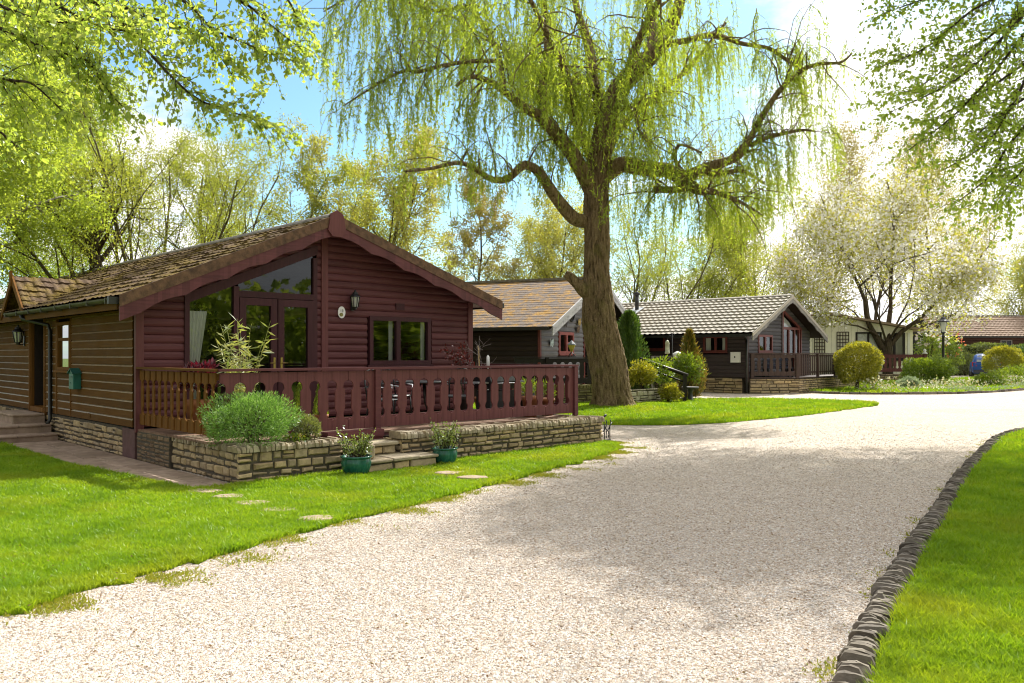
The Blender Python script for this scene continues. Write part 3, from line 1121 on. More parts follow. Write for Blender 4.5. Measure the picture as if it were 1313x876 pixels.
mb.build('wall', M['maroon_y'], root)
# plinth: rubble under the side wall, dark brick return under the deck corner
mb = MB()
mb.box(-.0, W1, .35, LEN1, -.05, .50)
core = mb.build('plinth', M['mortar'], root)
mb = MB()
stonework(mb, ml, .6, LEN1, 0, .47, 3, (.14, .34), (.07, .13), d=.0)
mb.build('stone', M['stone'], core)
mb = MB()
stonework(mb, mr, .6, LEN1, 0, .47, 4, (.2, .5), (.1, .16), d=.0)
mb.build('stone', M['stone'], core)
mb = MB()
mb.box(-.02, .30, .02, .59, -.05, .49)
mb.build('pier', m_plain('plum_pier', (.12, .06, .055), .8, scale=8), root)
# dim room seen through the glass
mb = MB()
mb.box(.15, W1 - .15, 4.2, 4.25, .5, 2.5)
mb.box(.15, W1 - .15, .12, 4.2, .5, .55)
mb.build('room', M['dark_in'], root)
# roof slopes
OV, BK = .52, LEN1 + .4
n_ = np.array([-SL, 0, 1.0])
run = (UR + .46) * math.sqrt(1 + SL * SL)
VL = tiles((UR, -OV, ZR), (0, 1, 0), (-1, 0, -SL), OV + BK, run, .29, .21, .009, .032, 7, jit=.007)
VR_ = tiles((UR, -OV, ZR), (0, 1, 0), (1, 0, -SR), OV + BK, (ER_ + .02) * math.sqrt(1 + SR * SR), .30, .26, .022, .038, 8, jit=.008)
V, Fc = joinarr([VL, VR_])
roof = npmesh('roof', V, Fc, M['roof1'], root)
mb = MB()
y = -OV
while y < BK:                                      # ridge tiles
    k = min(.45, BK - y)
    pts = [(UR + .15 * math.sin(t), .085 * math.cos(t) - .03) for t in np.linspace(-1.5, 1.5, 7)]
    mb.prism([(x, y, ZR + z) for x, z in pts] + [(x * .98 + UR * .02, y, ZR + z - .02) for x, z in pts[::-1]], (0, k - .012, .004))
    y += k
mb.build('ridge', M['ridge'], roof)
mb = MB()                                          # deck of the roof and soffits
for sgn in (-1, 1):
    e, SL_ = (EL_, SL) if sgn < 0 else (ER_, SR)
    mb.hexa([(UR, -OV + .06, ZR - .10), (UR + sgn * e, -OV + .06, ZR - .10 - e * SL_), (UR + sgn * e, BK, ZR - .10 - e * SL_), (UR, BK, ZR - .10),
             (UR, -OV + .06, ZR - .02), (UR + sgn * e, -OV + .06, ZR - .02 - e * SL_), (UR + sgn * e, BK, ZR - .02 - e * SL_), (UR, BK, ZR - .02)])
mb.build('soffit', M['maroon_y'], roof)
# barge boards: mossy verge strip over a scalloped board
def barge(root, roof, ur, zr, sl, half, v, hv, hb, m1, m2, scal=5, depth=.04, boss=True, mboss=None):
    sls, halves = (sl if isinstance(sl, tuple) else (sl, sl)), (half if isinstance(half, tuple) else (half, half))
    for sgn in (-1, 1):
        mb = MB()
        e, sl = (halves[0], sls[0]) if sgn < 0 else (halves[1], sls[1])
        top = [(ur, zr), (ur + sgn * e, zr - e * sl)]
        mb.prism([(ur, v - .012, zr + .025), (ur + sgn * e, v - .012, zr - e * sl + .025), (ur + sgn * e, v - .012, zr - e * sl - hv), (ur, v - .012, zr - hv)], (0, -.045, 0))
        mb.build('verge', m1, roof)
        lower = []
        n = 60
        for i in range(n + 1):
            t = i / n
            x = ur + sgn * e * t
            ph = (t * (scal + .45)) % 1.0
            lower.append((x, v - .004, zr - e * t * sl - hv - hb + (scal > 0) * (.055 * (math.sin(ph * math.pi) if t * (scal + .45) < scal else 0))))
        up = [(ur + sgn * e, v - .004, zr - e * sl - hv + .02), (ur, v - .004, zr - hv + .02)]
        mb = MB()
        for i in range(n):
            x0, x1 = lower[i], lower[i + 1]
            t0, t1 = i / n, (i + 1) / n
            u0 = (x0[0], v - .004, zr - e * t0 * sl - hv + .02)
            u1 = (x1[0], v - .004, zr - e * t1 * sl - hv + .02)
            mb.prism([x0, x1, u1, u0], (0, -depth, 0))
        mb.build('barge_board', m2, roof)
    if boss:
        mb = MB()
        mb.prism([(ur - .13, v - .05, zr + .03), (ur, v - .05, zr + .10), (ur + .13, v - .05, zr + .03), (ur + .19, v - .05, zr - hv - hb * .55), (ur + .10, v - .05, zr - hv - hb * 1.05),
                  (ur - .10, v - .05, zr - hv - hb * 1.05), (ur - .19, v - .05, zr - hv - hb * .55)], (0, -.035, 0))
        mb.build('apex_block', mboss or m2, roof)


barge(root, roof, UR, ZR, (SL, SR), (EL_, ER_), -OV, .16, .22, M['brown_roof_edge'], M['maroon'], 5, mboss=M['maroon_z'])
# eaves: fascia, gutter, downpipe
mb = MB()
zE = ZR - (UR + .44) * SL
mb.box(-.44, -.41, -OV + .1, BK, zE - .20, zE - .02)
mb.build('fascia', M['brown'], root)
mb = MB()
for y0, y1 in ((-.46, 6.2),):
    P = [(-.50 + .065 * math.cos(t), .065 * math.sin(t)) for t in np.linspace(math.pi, 2 * math.pi, 9)]
    Q = [(-.50 + .055 * math.cos(t), .055 * math.sin(t)) for t in np.linspace(2 * math.pi, math.pi, 9)]
    mb.prism([(x, y0, zE - .03 + z) for x, z in P + Q], (0, y1 - y0, 0))
for y in np.arange(-.3, 6.2, .9):
    mb.box(-.572, -.43, y, y + .03, zE - .11, zE - .02)
gut = mb.build('gutter', M['gutter_green'], root)
mb = MB()
mb.box(-.58, -.42, -.50, -.42, zE - .12, zE - .01)
mb.build('gutter_end', M['gutter'], gut)
mb = MB()
mb.tube([(-.50, 5.0, zE - .09), (-.48, 5.0, zE - .18), (-.10, 4.62, zE - .30), (-.075, 4.6, zE - .42), (-.075, 4.6, .40), (-.14, 4.56, .30)], .036, 10)
mb.build('downpipe', M['gutter'], root)
mb = MB()
mb.box(W1 + .43, W1 + .56, -.50, BK, ZR - ER_ * SR - .12, ZR - ER_ * SR - .02)
mb.build('gutter', M['gutter'], root)
# side window, front window
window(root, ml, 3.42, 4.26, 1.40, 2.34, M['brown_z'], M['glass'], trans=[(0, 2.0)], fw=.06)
wf = window(root, mf, 4.44, 5.98, 1.50, 2.47, M['maroon_dark'], M['glass'], mulls=[5.14], fw=.085, d=.06, sill=.02)
mb = MB()
for a0, a1 in ((4.5, 5.1), (5.2, 5.92)):
    for (x0, x1) in ((a0, a0 + .1), (a1 - .1, a1)):
        mb = MB()
        mb.add([(x0, .10, 1.55), (x1, .10, 1.55), (x1, .10, 2.42), (x0, .10, 2.42)], [(0, 1, 2, 3)])
        mb.build('curtain', M['curtain'], wf)
# vent over it
mb = MB()
bx(mb, mf, 5.08, 5.30, 0, .045, 2.62, 2.75)
for k in range(4):
    bx(mb, mf, 5.095, 5.285, .045, .052, 2.635 + k * .028, 2.65 + k * .028)
mb.build('vent', M['maroon_dark'], root)
# the big glazed screen: sidelight, double doors, raked transom
fr = MB()
f_ = .085
bx(fr, mf, .76, .76 + f_, -.04, .05, .5, 2.60)
bx(fr, mf, 3.27 - f_, 3.27, -.04, .05, .5, 3.52)
pg(fr, mf, [(.76, 2.60 - .05), (.76, 2.60 + .12), (3.27, 3.64 + .12), (3.27, 3.64 - .05)], -.04, .055)
bx(fr, mf, 1.62, 1.72, -.04, .052, .5, 2.90)
bx(fr, mf, 1.72, 3.27 - f_, -.04, .051, 2.72, 2.83)
bx(fr, mf, .76 + f_, 1.62, -.04, .048, .5, .60)
screen = fr.build('window', M['maroon_dark'], root)
p = MB()
p.add([mf(.84, 0, .6), mf(1.62, 0, .6), mf(1.62, 0, 2.90), mf(.84, 0, 2.58)], [(0, 1, 2, 3)])
p.build('pane', M['glass'], screen)
p = MB()
p.add([mf(1.72, 0, 2.83), mf(3.19, 0, 2.83), mf(3.19, 0, 3.55), mf(1.72, 0, 2.94)], [(0, 1, 2, 3)])
p.build('pane', M['glass'], screen)
mb = MB()
V, fs = [], []
n = 26
for j, z in enumerate((.6, 1.5, 2.45)):                    # a hanging curtain with folds, drawn to one side
    for i in range(n):
        a = .86 + (.36 if j == 2 else (.22 if j == 1 else .14)) * i / (n - 1)
        V.append((a, .12 + .022 * math.sin(i * 1.35), z))
for j in range(2):
    fs += [(j * n + i, j * n + i + 1, (j + 1) * n + i + 1, (j + 1) * n + i) for i in range(n - 1)]
mb.add(V, fs, True)
mb.build('curtain', M['curtain'], screen)
for a0, a1, hs in ((1.725, 2.44, 1), (2.46, 3.18, -1)):
    d = MB()
    bx(d, mf, a0, a0 + .12, -.03, .062, .52, 2.71)
    bx(d, mf, a1 - .12, a1, -.03, .062, .52, 2.71)
    bx(d, mf, a0 + .12, a1 - .12, -.03, .060, 2.58, 2.71)
    bx(d, mf, a0 + .12, a1 - .12, -.03, .060, .52, .72)
    dr = d.build('door', M['maroon_dark'], root)
    p = MB()
    p.add([mf(a0 + .12, .02, .72), mf(a1 - .12, .02, .72), mf(a1 - .12, .02, 2.58), mf(a0 + .12, .02, 2.58)], [(0, 1, 2, 3)])
    p.build('pane', M['glass'], dr)
    h = MB()
    hx = a1 - .06 if hs > 0 else a0 + .06
    bx(h, mf, hs and hx - .02, hx + .02, .062, .072, 1.45, 1.65)
    h.tube([mf(hx, .07, 1.55), mf(hx, .11, 1.55), mf(hx - hs * .11, .11, 1.55)], .009, 6)
    h.build('handle', m_plain('brass_handle', (.5, .36, .12), .3, .9), dr)
# side entrance: recessed dark door under a little gabled porch roof
mb = MB()
bx(mb, ml, 5.18, 5.24, -.03, .03, .5, 2.45)
bx(mb, ml, 6.20, 6.26, -.03, .03, .5, 2.45)
bx(mb, ml, 5.24, 6.20, -.35, .05, .50, .60)
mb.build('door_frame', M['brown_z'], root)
mb = MB()
bx(mb, ml, 5.24, 6.20, -.76, -.71, .60, 2.45)
bx(mb, ml, 5.36, 6.08, -.71, -.695, .75, 1.45)
bx(mb, ml, 5.36, 6.08, -.71, -.695, 1.55, 2.3)
bx(mb, ml, 5.19, 5.24, -.72, -.032, .6, 2.45)
bx(mb, ml, 6.2, 6.25, -.72, -.032, .6, 2.45)
bx(mb, ml, 5.19, 6.25, -.75, -.02, 2.452, 2.48)
mb.build('door', m_plain('dark_front_door', (.022, .014, .010), .5), root)
pv, pz, ps = 5.95, 3.36, .86                                # porch ridge
hf = .92
parts = []
for sgn in (-1, 1):
    parts.append(tiles((-.42, pv, pz), (1, 0, 0), (0, sgn, -ps), 3.0, hf * math.sqrt(1 + ps * ps), .18, .17, .012, .024, 9 + sgn, jit=.008))
V, Fc = joinarr(parts)
porch = npmesh('porch_roof', V, Fc, M['roof1'], root)
mb = MB()
for sgn in (-1, 1):
    mb.prism([(-.43, pv, pz + .03), (-.43, pv + sgn * hf, pz - hf * ps + .03), (-.43, pv + sgn * hf, pz - hf * ps - .12), (-.43, pv, pz - .15)], (-.035, 0, 0))
mb.prism([(-.45, pv - .06, pz + .10), (-.45, pv + .06, pz + .10), (-.45, pv + .06, pz - .22), (-.45, pv - .06, pz - .22)], (-.04, 0, 0))
mb.build('barge_board', M['brown_z'], porch)
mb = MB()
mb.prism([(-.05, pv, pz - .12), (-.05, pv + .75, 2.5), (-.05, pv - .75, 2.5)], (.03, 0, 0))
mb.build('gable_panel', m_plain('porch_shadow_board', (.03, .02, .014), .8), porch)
mb = MB()
P = [(-.50 + .065 * math.cos(t), .065 * math.sin(t)) for t in np.linspace(math.pi, 2 * math.pi, 9)]
mb.prism([(x, 6.95, zE - .03 + z) for x, z in P], (0, 9, 0))
mb.build('gutter', M['gutter'], root)
mb = MB()
bx(mb, ml, 2.2, 2.32, .03, .045, .56, .64)
mb.build('air_brick', M['brown'], root)

# things fixed on or standing by the cabin
def lantern(base, rot, label, sc=1.0, name='wall_lantern'):
    t = thing(name, label, 'lantern', tuple(base), rot)
    mb = MB()
    mb.box(-.035 * sc, .035 * sc, -.02, .0, -.16 * sc, .03 * sc)
    mb.tube([(0, -.01, -.12 * sc), (0, -.07 * sc, -.14 * sc), (0, -.11 * sc, -.12 * sc)], .012 * sc, 6)
    mb.build('bracket', M['black'], t)
    mb = MB()
    c = (0, -.11 * sc, 0)
    mb.lathe([(.001, -.145 * sc), (.03 * sc, -.14 * sc), (.035 * sc, -.11 * sc), (.062 * sc, -.10 * sc), (.062 * sc, -.09 * sc)], c, 8, False)
    mb.lathe([(.105 * sc, .10 * sc), (.10 * sc, .12 * sc), (.055 * sc, .165 * sc), (.05 * sc, .19 * sc), (.022 * sc, .20 * sc), (.022 * sc, .225 * sc), (.001, .25 * sc)], c, 8, False)
    for k in range(6):
        a = k * math.pi / 3 + .52
        mb.tube([(c[0] + .058 * sc * math.cos(a), c[1] + .058 * sc * math.sin(a), -.09 * sc), (c[0] + .09 * sc * math.cos(a), c[1] + .09 * sc * math.sin(a), .105 * sc)], .010 * sc, 4)
    mb.build('cage', M['black'], t)
    mb = MB()
    mb.lathe([(.052 * sc, -.09 * sc), (.083 * sc, .10 * sc)], c, 6, False)
    mb.build('lamp_glass', M['lamp_glass'], t)
    return t


lantern(L1(4.04, -.035, 2.72), ANG1, 'black carriage lantern with pale glass on the maroon gable wall', 1.0)
lantern(L1(-.035, 6.72, 2.08), ANG1 - math.pi / 2, 'black carriage lantern on the brown side wall left of the dark door', 1.15)
# house number plaque with a little painted picture
p = L1(3.80, -.035, 2.52)
t = thing('house_plaque', 'small white oval house plaque left of the lantern on the maroon gable', 'plaque', tuple(p), ANG1)
mb = MB()
E_ = [(.082 * math.cos(a), .115 * math.sin(a)) for a in np.linspace(0, 2 * math.pi, 28, endpoint=False)]
mb.prism([(x, 0, z) for x, z in E_], (0, -.014, 0))
mb.build('oval_plate', M['white'], t)
mb = MB()
mb.prism([(x * .5 - .012, -.0145, z * .32 - .045) for x, z in E_], (0, -.002, 0))
mb.build('painted_emblem', m_plain('emblem_olive', (.22, .20, .05), .6, var=.6, scale=40), t)
mb = MB()
mb.prism([(.02 + x * .2, -.0145, .03 + z * .3) for x, z in E_], (0, -.0018, 0))
for k in range(3):
    mb.box(-.035 + k * .018, -.030 + k * .018, -.0163, -.0145, .01, .055)
mb.build('painted_number', m_plain('emblem_grey', (.35, .36, .34), .6), t)
# green post box
p = L1(-.035, 2.86, 1.06)
t = thing('post_box', 'green metal post box with pitched lid on the brown side wall', 'post box', tuple(p), ANG1 - math.pi / 2)
mb = MB()
mb.chamfer(-.13, .13, -.14, 0, 0, .30, .008)
mb.prism([(-.13, -.14, .30), (.13, -.14, .30), (0, -.14, .355)], (0, .14, 0))
mb.build('box', M['copper_green'], t)
mb = MB()
mb.prism([(-.165, -.165, .285), (0, -.165, .375), (.165, -.165, .285), (.165, -.165, .30), (0, -.165, .392), (-.165, -.165, .30)], (0, .165, 0))
mb.box(-.08, .08, -.148, -.14, .22, .25)
mb.tube([(0, -.146, .12), (0, -.152, .12)], .012, 8)
mb.build('lid', m_plain('green_lid', (.014, .11, .09), .4), t)
# stone door steps on the side
t = thing('door_steps', 'weathered stone steps up to the side door of the maroon cabin', 'steps', tuple(L1(-.5, 4.2, 0)), ANG1)
for (x0, x1, y0, y1, z0, z1) in ((-1.35, -.07, 4.05, 9.5, 0, .155), (-1.15, -.07, 4.50, 9.5, .155, .315), (-.66, -.07, 4.98, 6.6, .315, .50)):
    mb = MB()
    mb.box(x0 + .03, x1, y0 + .03, y1, z0, z1 - .045)
    x = x0
    rg = R(int(y0 * 100))
    while x < x1 - .02:
        w = min(rg.uniform(.4, .6), x1 - x)
        mb.chamfer(x + .003, x + w - .003, y0, y1, z1 - .045, z1, .012)
        x += w
    mb.build('step', M['flag'], t, (-.5, 4.2, 0))

# ------------------------------------------------------------------ cabins 2 and 3
O2 = np.array([.98854, 30.0, 0])
A2 = math.atan2(.90711, .42089)
W2, LN2, ZE2, ZR2, UR2 = 10.6, 9.0, 2.80, 4.95, 5.3
SL2 = (ZR2 - ZE2 + .05) / (UR2 + .35)
r2 = thing('grey_cabin', 'grey boarded cabin with orange moss roof and faded red windows behind the willow trunk', 'cabin', tuple(O2), A2)
m2f = lambda a, d, z: (a, -d, z)
m2l = lambda a, d, z: (-d, a, z)
mb = MB()
L2 = lambda z: max(0, UR2 - (ZR2 - .12 - z) / SL2)
R2 = lambda z: min(4.78, UR2 + (ZR2 - .12 - z) / SL2)
siding(mb, m2f, .5, 4.7, L2, R2, [(1.70, 2.62, const(1.85), const(3.55))], pitch=.19, depth=.04)
mb.build('wall', M['pale_grey_wood'], r2)
mb = MB()
siding(mb, m2l, .5, 2.78, const(.05), const(LN2), pitch=.19, depth=.035)
mb.build('wall', M['dark_wood_y'], r2)
mb = MB()
mb.box(4.78, W2, 2.6, 2.7, .5, 4.0)
mb.box(W2 - .1, W2, 2.7, LN2, .5, 3.0)
mb.box(.03, W2 - .2, 2.75, LN2, -.05, .5)
mb.box(.03, 4.7, .05, 2.75, -.05, .5)
mb.build('wall', M['dark_wood_y'], r2)
mb = MB()
for q in ((4.70, 4.84, -.05, .06, .4, 4.2), (-.04, .1, -.03, .06, .4, 2.78)):
    mb = MB()
    bx(mb, m2f, *q)
    mb.build('corner_board', M['redframe'], r2)
window(r2, m2f, 1.88, 3.50, 1.72, 2.60, M['pinkframe'], M['glass_far'], mulls=[2.72], trans=[(1, 2.15)], fw=.12, d=.07)
rl = (UR2 + .45) * math.sqrt(1 + SL2 ** 2)
V, Fc = joinarr([tiles((UR2, -.7, ZR2), (0, 1, 0), (-1, 0, -SL2), LN2 + 1, rl, .30, .3, .004, .012, 17, sub=4, jit=.0015),
                 tiles((UR2, -.7, ZR2), (0, 1, 0), (1, 0, -SL2), LN2 + 1, rl, .36, .3, .02, .03, 18, sub=4)])
rf2 = npmesh('roof', V, Fc, M['roof2'], r2)
mb = MB()
mb.box(UR2 - .16, UR2 + .16, -.7, LN2 + .3, ZR2 - .03, ZR2 + .075)
mb.build('ridge', M['ridge'], rf2)
mb = MB()
for sgn in (-1, 1):
    e = UR2 + .4
    mb.hexa([(UR2, -.62, ZR2 - .1), (UR2 + sgn * e, -.62, ZR2 - .1 - e * SL2), (UR2 + sgn * e, LN2 + .3, ZR2 - .1 - e * SL2), (UR2, LN2 + .3, ZR2 - .1),
             (UR2, -.62, ZR2 - .03), (UR2 + sgn * e, -.62, ZR2 - .03 - e * SL2), (UR2 + sgn * e, LN2 + .3, ZR2 - .03 - e * SL2), (UR2, LN2 + .3, ZR2 - .03)])
mb.build('soffit', M['dark_wood_y'], rf2)
barge(r2, rf2, UR2, ZR2, SL2, UR2 + .42, -.68, .14, .20, M['white_barge'], M['white_barge'], 0, boss=False)
mb = MB()
zz = ZR2 - (UR2 + .42) * SL2
mb.box(-.55, -.42, -.6, LN2, zz - .13, zz - .02)
mb.build('gutter', M['gutter'], r2)
# ornaments on its gable: wagon wheel and butterflies
def on2(u, d, z):
    c, s = math.cos(A2), math.sin(A2)
    return O2 + np.array([c * u + s * d, s * u - c * d, z])


t = thing('wagon_wheel', 'small dark wheel ornament hung on the grey gable above the red window', 'ornament', tuple(on2(3.25, .06, 3.38)), A2)
mb = MB()
ring = [(.30 * math.cos(a), 0, .34 * math.sin(a)) for a in np.linspace(0, 2 * math.pi, 25)]
mb.tube(ring, .035, 6)
for a in np.linspace(0, math.pi, 5)[:-1]:
    mb.tube([(.3 * math.cos(a), 0, .34 * math.sin(a)), (-.3 * math.cos(a), 0, -.34 * math.sin(a))], .016, 5)
mb.lathe([(.07, -.02), (.07, .02)], (0, 0, 0), 8)
mb.build('wheel_rim', M['black'], t)
for (u, z, lb, cc) in ((1.0, 2.15, 'pale blue butterfly ornament on the grey gable left of the red window', (.5, .6, .65)),
                       (2.45, 2.95, 'dark butterfly ornament on the grey gable just above the red window', (.04, .03, .03)),
                       (4.0, 3.05, 'ochre butterfly ornament on the grey gable right of the wheel', (.4, .28, .1)),
                       (3.85, 2.75, 'brown butterfly ornament on the grey gable beside the red window top', (.12, .07, .04))):
    mb = MB()
    for sgn in (-1, 1):
        mb.prism([(0, 0, -.10), (sgn * .12, -.03, -.16), (sgn * .16, -.05, -.02), (sgn * .17, -.05, .16), (sgn * .08, -.02, .12), (0, 0, .04)], (0, -.012, 0))
    mb.tube([(0, -.01, -.12), (0, -.01, .1)], .018, 5)
    o = mb.build('butterfly_ornament', m_plain('butterfly_paint', cc, .6, var=.6, scale=20), None, (0, 0, 0), tuple(on2(u, .06, z)), A2)
    tag(o, lb, 'ornament', 'butterfly ornaments on the grey gable')

VP3 = -420.0
d3 = np.array([VP3 - 656.5, F, 0])
d3 /= np.linalg.norm(d3)
U3 = np.array([d3[1], -d3[0], 0])
O3 = G(957, 505)
A3 = math.atan2(U3[1], U3[0])
W3, LN3, ZE3, ZR3, UR3 = 6.3, 10.5, 2.72, 4.40, 3.15
SL3 = (ZR3 - 2.62) / (UR3 + .62)
r3 = thing('dark_cabin', 'dark brown cabin with ribbed buff tile roof beyond the lawn island', 'cabin', tuple(O3), A3)


def on3(u, v, z=0.0):
    return O3 + U3 * u + d3 * v + np.array([0, 0, z])


mb = MB()
L3 = lambda z: max(0, UR3 - (ZR3 - .12 - z) / SL3)
R3_ = lambda z: min(W3, UR3 + (ZR3 - .12 - z) / SL3)
raked = lambda z: 5.35 if z < 2.9 else max(3.4, 5.35 - (z - 2.9) / SL3)
siding(mb, m2f, .70, 4.3, L3, R3_, [(1.78, 2.62, const(.98), const(2.38)), (.5, 3.85, const(3.35), raked)], pitch=.17, depth=.035)
mb.build('wall', M['grey_wood'], r3)
mb = MB()
siding(mb, m2l, .70, 2.72, const(.05), const(LN3), [(1.80, 2.55, const(.90), const(2.14)), (1.90, 2.66, const(4.15), const(5.68))], pitch=.17, depth=.03)
mb.build('wall', M['grey_wood_y'], r3)
mb = MB()
mb.box(W3 - .1, W3, .05, LN3, .5, 2.72)
mb.box(0.05, W3 - .1, LN3 - .1, LN3, .5, 4.0)
mb.box(.1, W3 - .2, 3.2, 3.25, .5, 2.6)
mb.build('wall', M['dark_wood_y'], r3)
mb = MB()
for q in ((-.04, .10, -.03, .06, .5, 2.72), (3.24, 3.36, -.03, .055, .5, 4.15)):
    mb = MB()
    bx(mb, m2f, *q)
    mb.build('corner_board', M['dark_rail'], r3)
mb = MB()
mb.box(.02, W3, .25, LN3, -.05, .69)
pl = mb.build('plinth', M['mortar'], r3)
mb = MB()
stonework(mb, m2l, .2, LN3, .0, .66, 71, (.25, .5), (.1, .18), gap=.015)
mb.build('stone', M['stone'], pl)
def curt(parent, m, a0, a1, z0, z1):
    mb = MB()
    for (x0, x1) in ((a0, a0 + (a1 - a0) * .22), (a1 - (a1 - a0) * .22, a1)):
        mb = MB()
        bx(mb, m, x0, x1, -.14, -.10, z0, z1)
        mb.build('curtain', M['curtain'], parent)


w = window(r3, m2f, 1.0, 2.36, 1.80, 2.60, M['redframe'], M['glass_far'], mulls=[1.68], fw=.10, d=.06)
mb = MB()
bx(mb, m2f, 1.72, 2.05, -.14, -.10, 1.86, 2.55)
mb.build('curtain', M['curtain'], w)
w = window(r3, m2l, .92, 2.12, 1.82, 2.53, M['redframe'], M['glass_far'], mulls=[1.5], fw=.08, d=.05)
curt(w, m2l, .98, 2.06, 1.88, 2.48)
w = window(r3, m2l, 4.17, 5.66, 1.92, 2.64, M['redframe'], M['glass_far'], fw=.10, d=.05)
mb = MB()
fw = .11
bx(mb, m2f, 3.36, 3.46, -.04, .05, .7, 3.72)
for a in (3.95, 4.55, 5.05):
    bx(mb, m2f, a, a + fw, -.04, .05, .7, 2.88)
bx(mb, m2f, 5.27, 5.37, -.04, .05, .7, 2.88)
bx(mb, m2f, 3.46, 5.27, -.04, .052, 2.88, 3.0)
pg(mb, m2f, [(3.36, 3.72), (3.36, 3.85), (5.37, 2.96), (5.37, 2.84)], -.04, .056)
gs = mb.build('window', M['redframe'], r3)
p = MB()
p.add([m2f(3.46, 0, .72), m2f(5.27, 0, .72), m2f(5.27, 0, 2.88), m2f(3.46, 0, 2.88)], [(0, 1, 2, 3)])
p.build('pane', M['glass_far'], gs)
p = MB()
p.add([m2f(3.46, 0, 3.0), m2f(5.1, 0, 3.0), m2f(3.46, 0, 3.75)], [(0, 1, 2)])
p.build('pane', M['glass_far'], gs)
mb = MB()
for a in (3.5, 4.15, 4.72, 5.17):
    bx(mb, m2f, a, a + .13, -.16, -.10, .75, 2.86)
pg(mb, m2f, [(3.5, 3.02), (4.6, 3.02), (4.3, 3.25), (3.5, 3.6)], -.16, -.1)
mb.build('curtain', M['curtain'], gs)
rl = (UR3 + .66) * math.sqrt(1 + SL3 ** 2)
V, Fc = joinarr([tiles((UR3, -.62, ZR3), (0, 1, 0), (-1, 0, -SL3), LN3 + 1, rl, .36, .30, .026, .075, 27, jit=.002),
                 tiles((UR3, -.62, ZR3), (0, 1, 0), (1, 0, -SL3), LN3 + 1, rl, .34, .30, .035, .05, 28, jit=.004)])
rf3 = npmesh('roof', V, Fc, M['roof3'], r3)
mb = MB()
y = -.62
while y < LN3 + .38:
    pts = [(UR3 + .16 * math.sin(t), .09 * math.cos(t)) for t in np.linspace(-1.6, 1.6, 7)]
    mb.prism([(x, y, ZR3 + z) for x, z in pts], (0, .44, 0))
    y += .45
mb.build('ridge', M['roof3'], rf3)
mb = MB()
for sgn in (-1, 1):
    e = UR3 + .6
    mb.hexa([(UR3, -.55, ZR3 - .1), (UR3 + sgn * e, -.55, ZR3 - .1 - e * SL3), (UR3 + sgn * e, LN3 + .3, ZR3 - .1 - e * SL3), (UR3, LN3 + .3, ZR3 - .1),
             (UR3, -.55, ZR3 - .03), (UR3 + sgn * e, -.55, ZR3 - .03 - e * SL3), (UR3 + sgn * e, LN3 + .3, ZR3 - .03 - e * SL3), (UR3, LN3 + .3, ZR3 - .03)])
mb.build('soffit', M['dark_wood_y'], rf3)
barge(r3, rf3, UR3, ZR3, SL3, UR3 + .64, -.6, .12, .20, M['roof3'], M['grey_barge'], 4, boss=False)
mb = MB()
zz = ZR3 - (UR3 + .64) * SL3
mb.box(-.75, -.63, -.55, LN3, zz - .13, zz - .02)
mb.tube([(-.12, -.08, zz - .2), (-.12, -.08, .05)], .045, 8)
mb.tube([(-.68, -.3, zz - .1), (-.12, -.08, zz - .25)], .04, 8)
mb.build('gutter', M['gutter'], r3)
mb = MB()
fv = 7.4
uu = UR3 - .9
zf = ZR3 - .9 * SL3
mb.tube([(uu, fv, zf - .1), (uu, fv, zf + .85)], .10, 12)
mb.lathe([(.1, .8), (.16, .85), (.16, .92), (.02, 1.02)], (uu, fv, zf), 12)
fl = mb.build('flue', M['black'], rf3)
mb = MB()
mb.hexa([(uu - .55, fv - .3, zf - .55 * SL3 + .06), (uu + .2, fv - .3, zf + .2 * SL3 + .06), (uu + .2, fv + .3, zf + .2 * SL3 + .06), (uu - .55, fv + .3, zf - .55 * SL3 + .06),
         (uu - .55, fv - .3, zf - .55 * SL3 + .09), (uu + .2, fv - .3, zf + .2 * SL3 + .09), (uu + .2, fv + .3, zf + .2 * SL3 + .09), (uu - .55, fv + .3, zf - .55 * SL3 + .09)])
mb.build('flashing', m_plain('lead_flashing', (.45, .48, .52), .5), rf3)
mb = MB()
bx(mb, m2l, .25, .68, .03, .16, 1.36, 1.82)
bx(mb, m2l, .28, .65, .16, .17, 1.39, 1.79)
mbx = mb.build('meter_box', M['white'], r3)
mb = MB()
bx(mb, m2l, .44, .50, .17, .173, 1.56, 1.64)
mb.build('latch', M['black'], mbx)
# ------------------------------------------------------------------ railings
def baluster_mesh(name, w, h, mat, c1=.25, c2=.73, r=.075, slot=.04, th=.024, shaped=True):
    mb = MB()
    zs = sorted(set([0, h] + list(np.linspace(h * (1 - c2) - r, h * (1 - c2) + r, 11)) + list(np.linspace(h * (1 - c1) - r, h * (1 - c1) + r, 11))))
    def nt_(z):
        k = 0.0
        for c in (h * (1 - c1), h * (1 - c2)):
            if abs(z - c) < r:
                k = max(k, math.sqrt(r * r - (z - c) ** 2))
        if h * (1 - c2) < z < h * (1 - c1):
            k = max(k, slot)
        return k if shaped else 0
    V = []
    for z in zs:
        e = w / 2 - .003 - nt_(z)
        V += [(-e, -th / 2, z), (e, -th / 2, z), (e, th / 2, z), (-e, th / 2, z)]
    fs = [(0, 3, 2, 1)]
    n = len(zs)
    for i in range(n - 1):
        q = i * 4
        fs += [(q + j, q + (j + 1) % 4, q + 4 + (j + 1) % 4, q + 4 + j) for j in range(4)]
    fs.append(((n - 1) * 4, (n - 1) * 4 + 1, (n - 1) * 4 + 2, (n - 1) * 4 + 3))
    mb.add(V, fs)
    me = bpy.data.meshes.new(name)
    me.from_pydata(mb.v, [], mb.f)
    me.materials.append(mat)
    return me


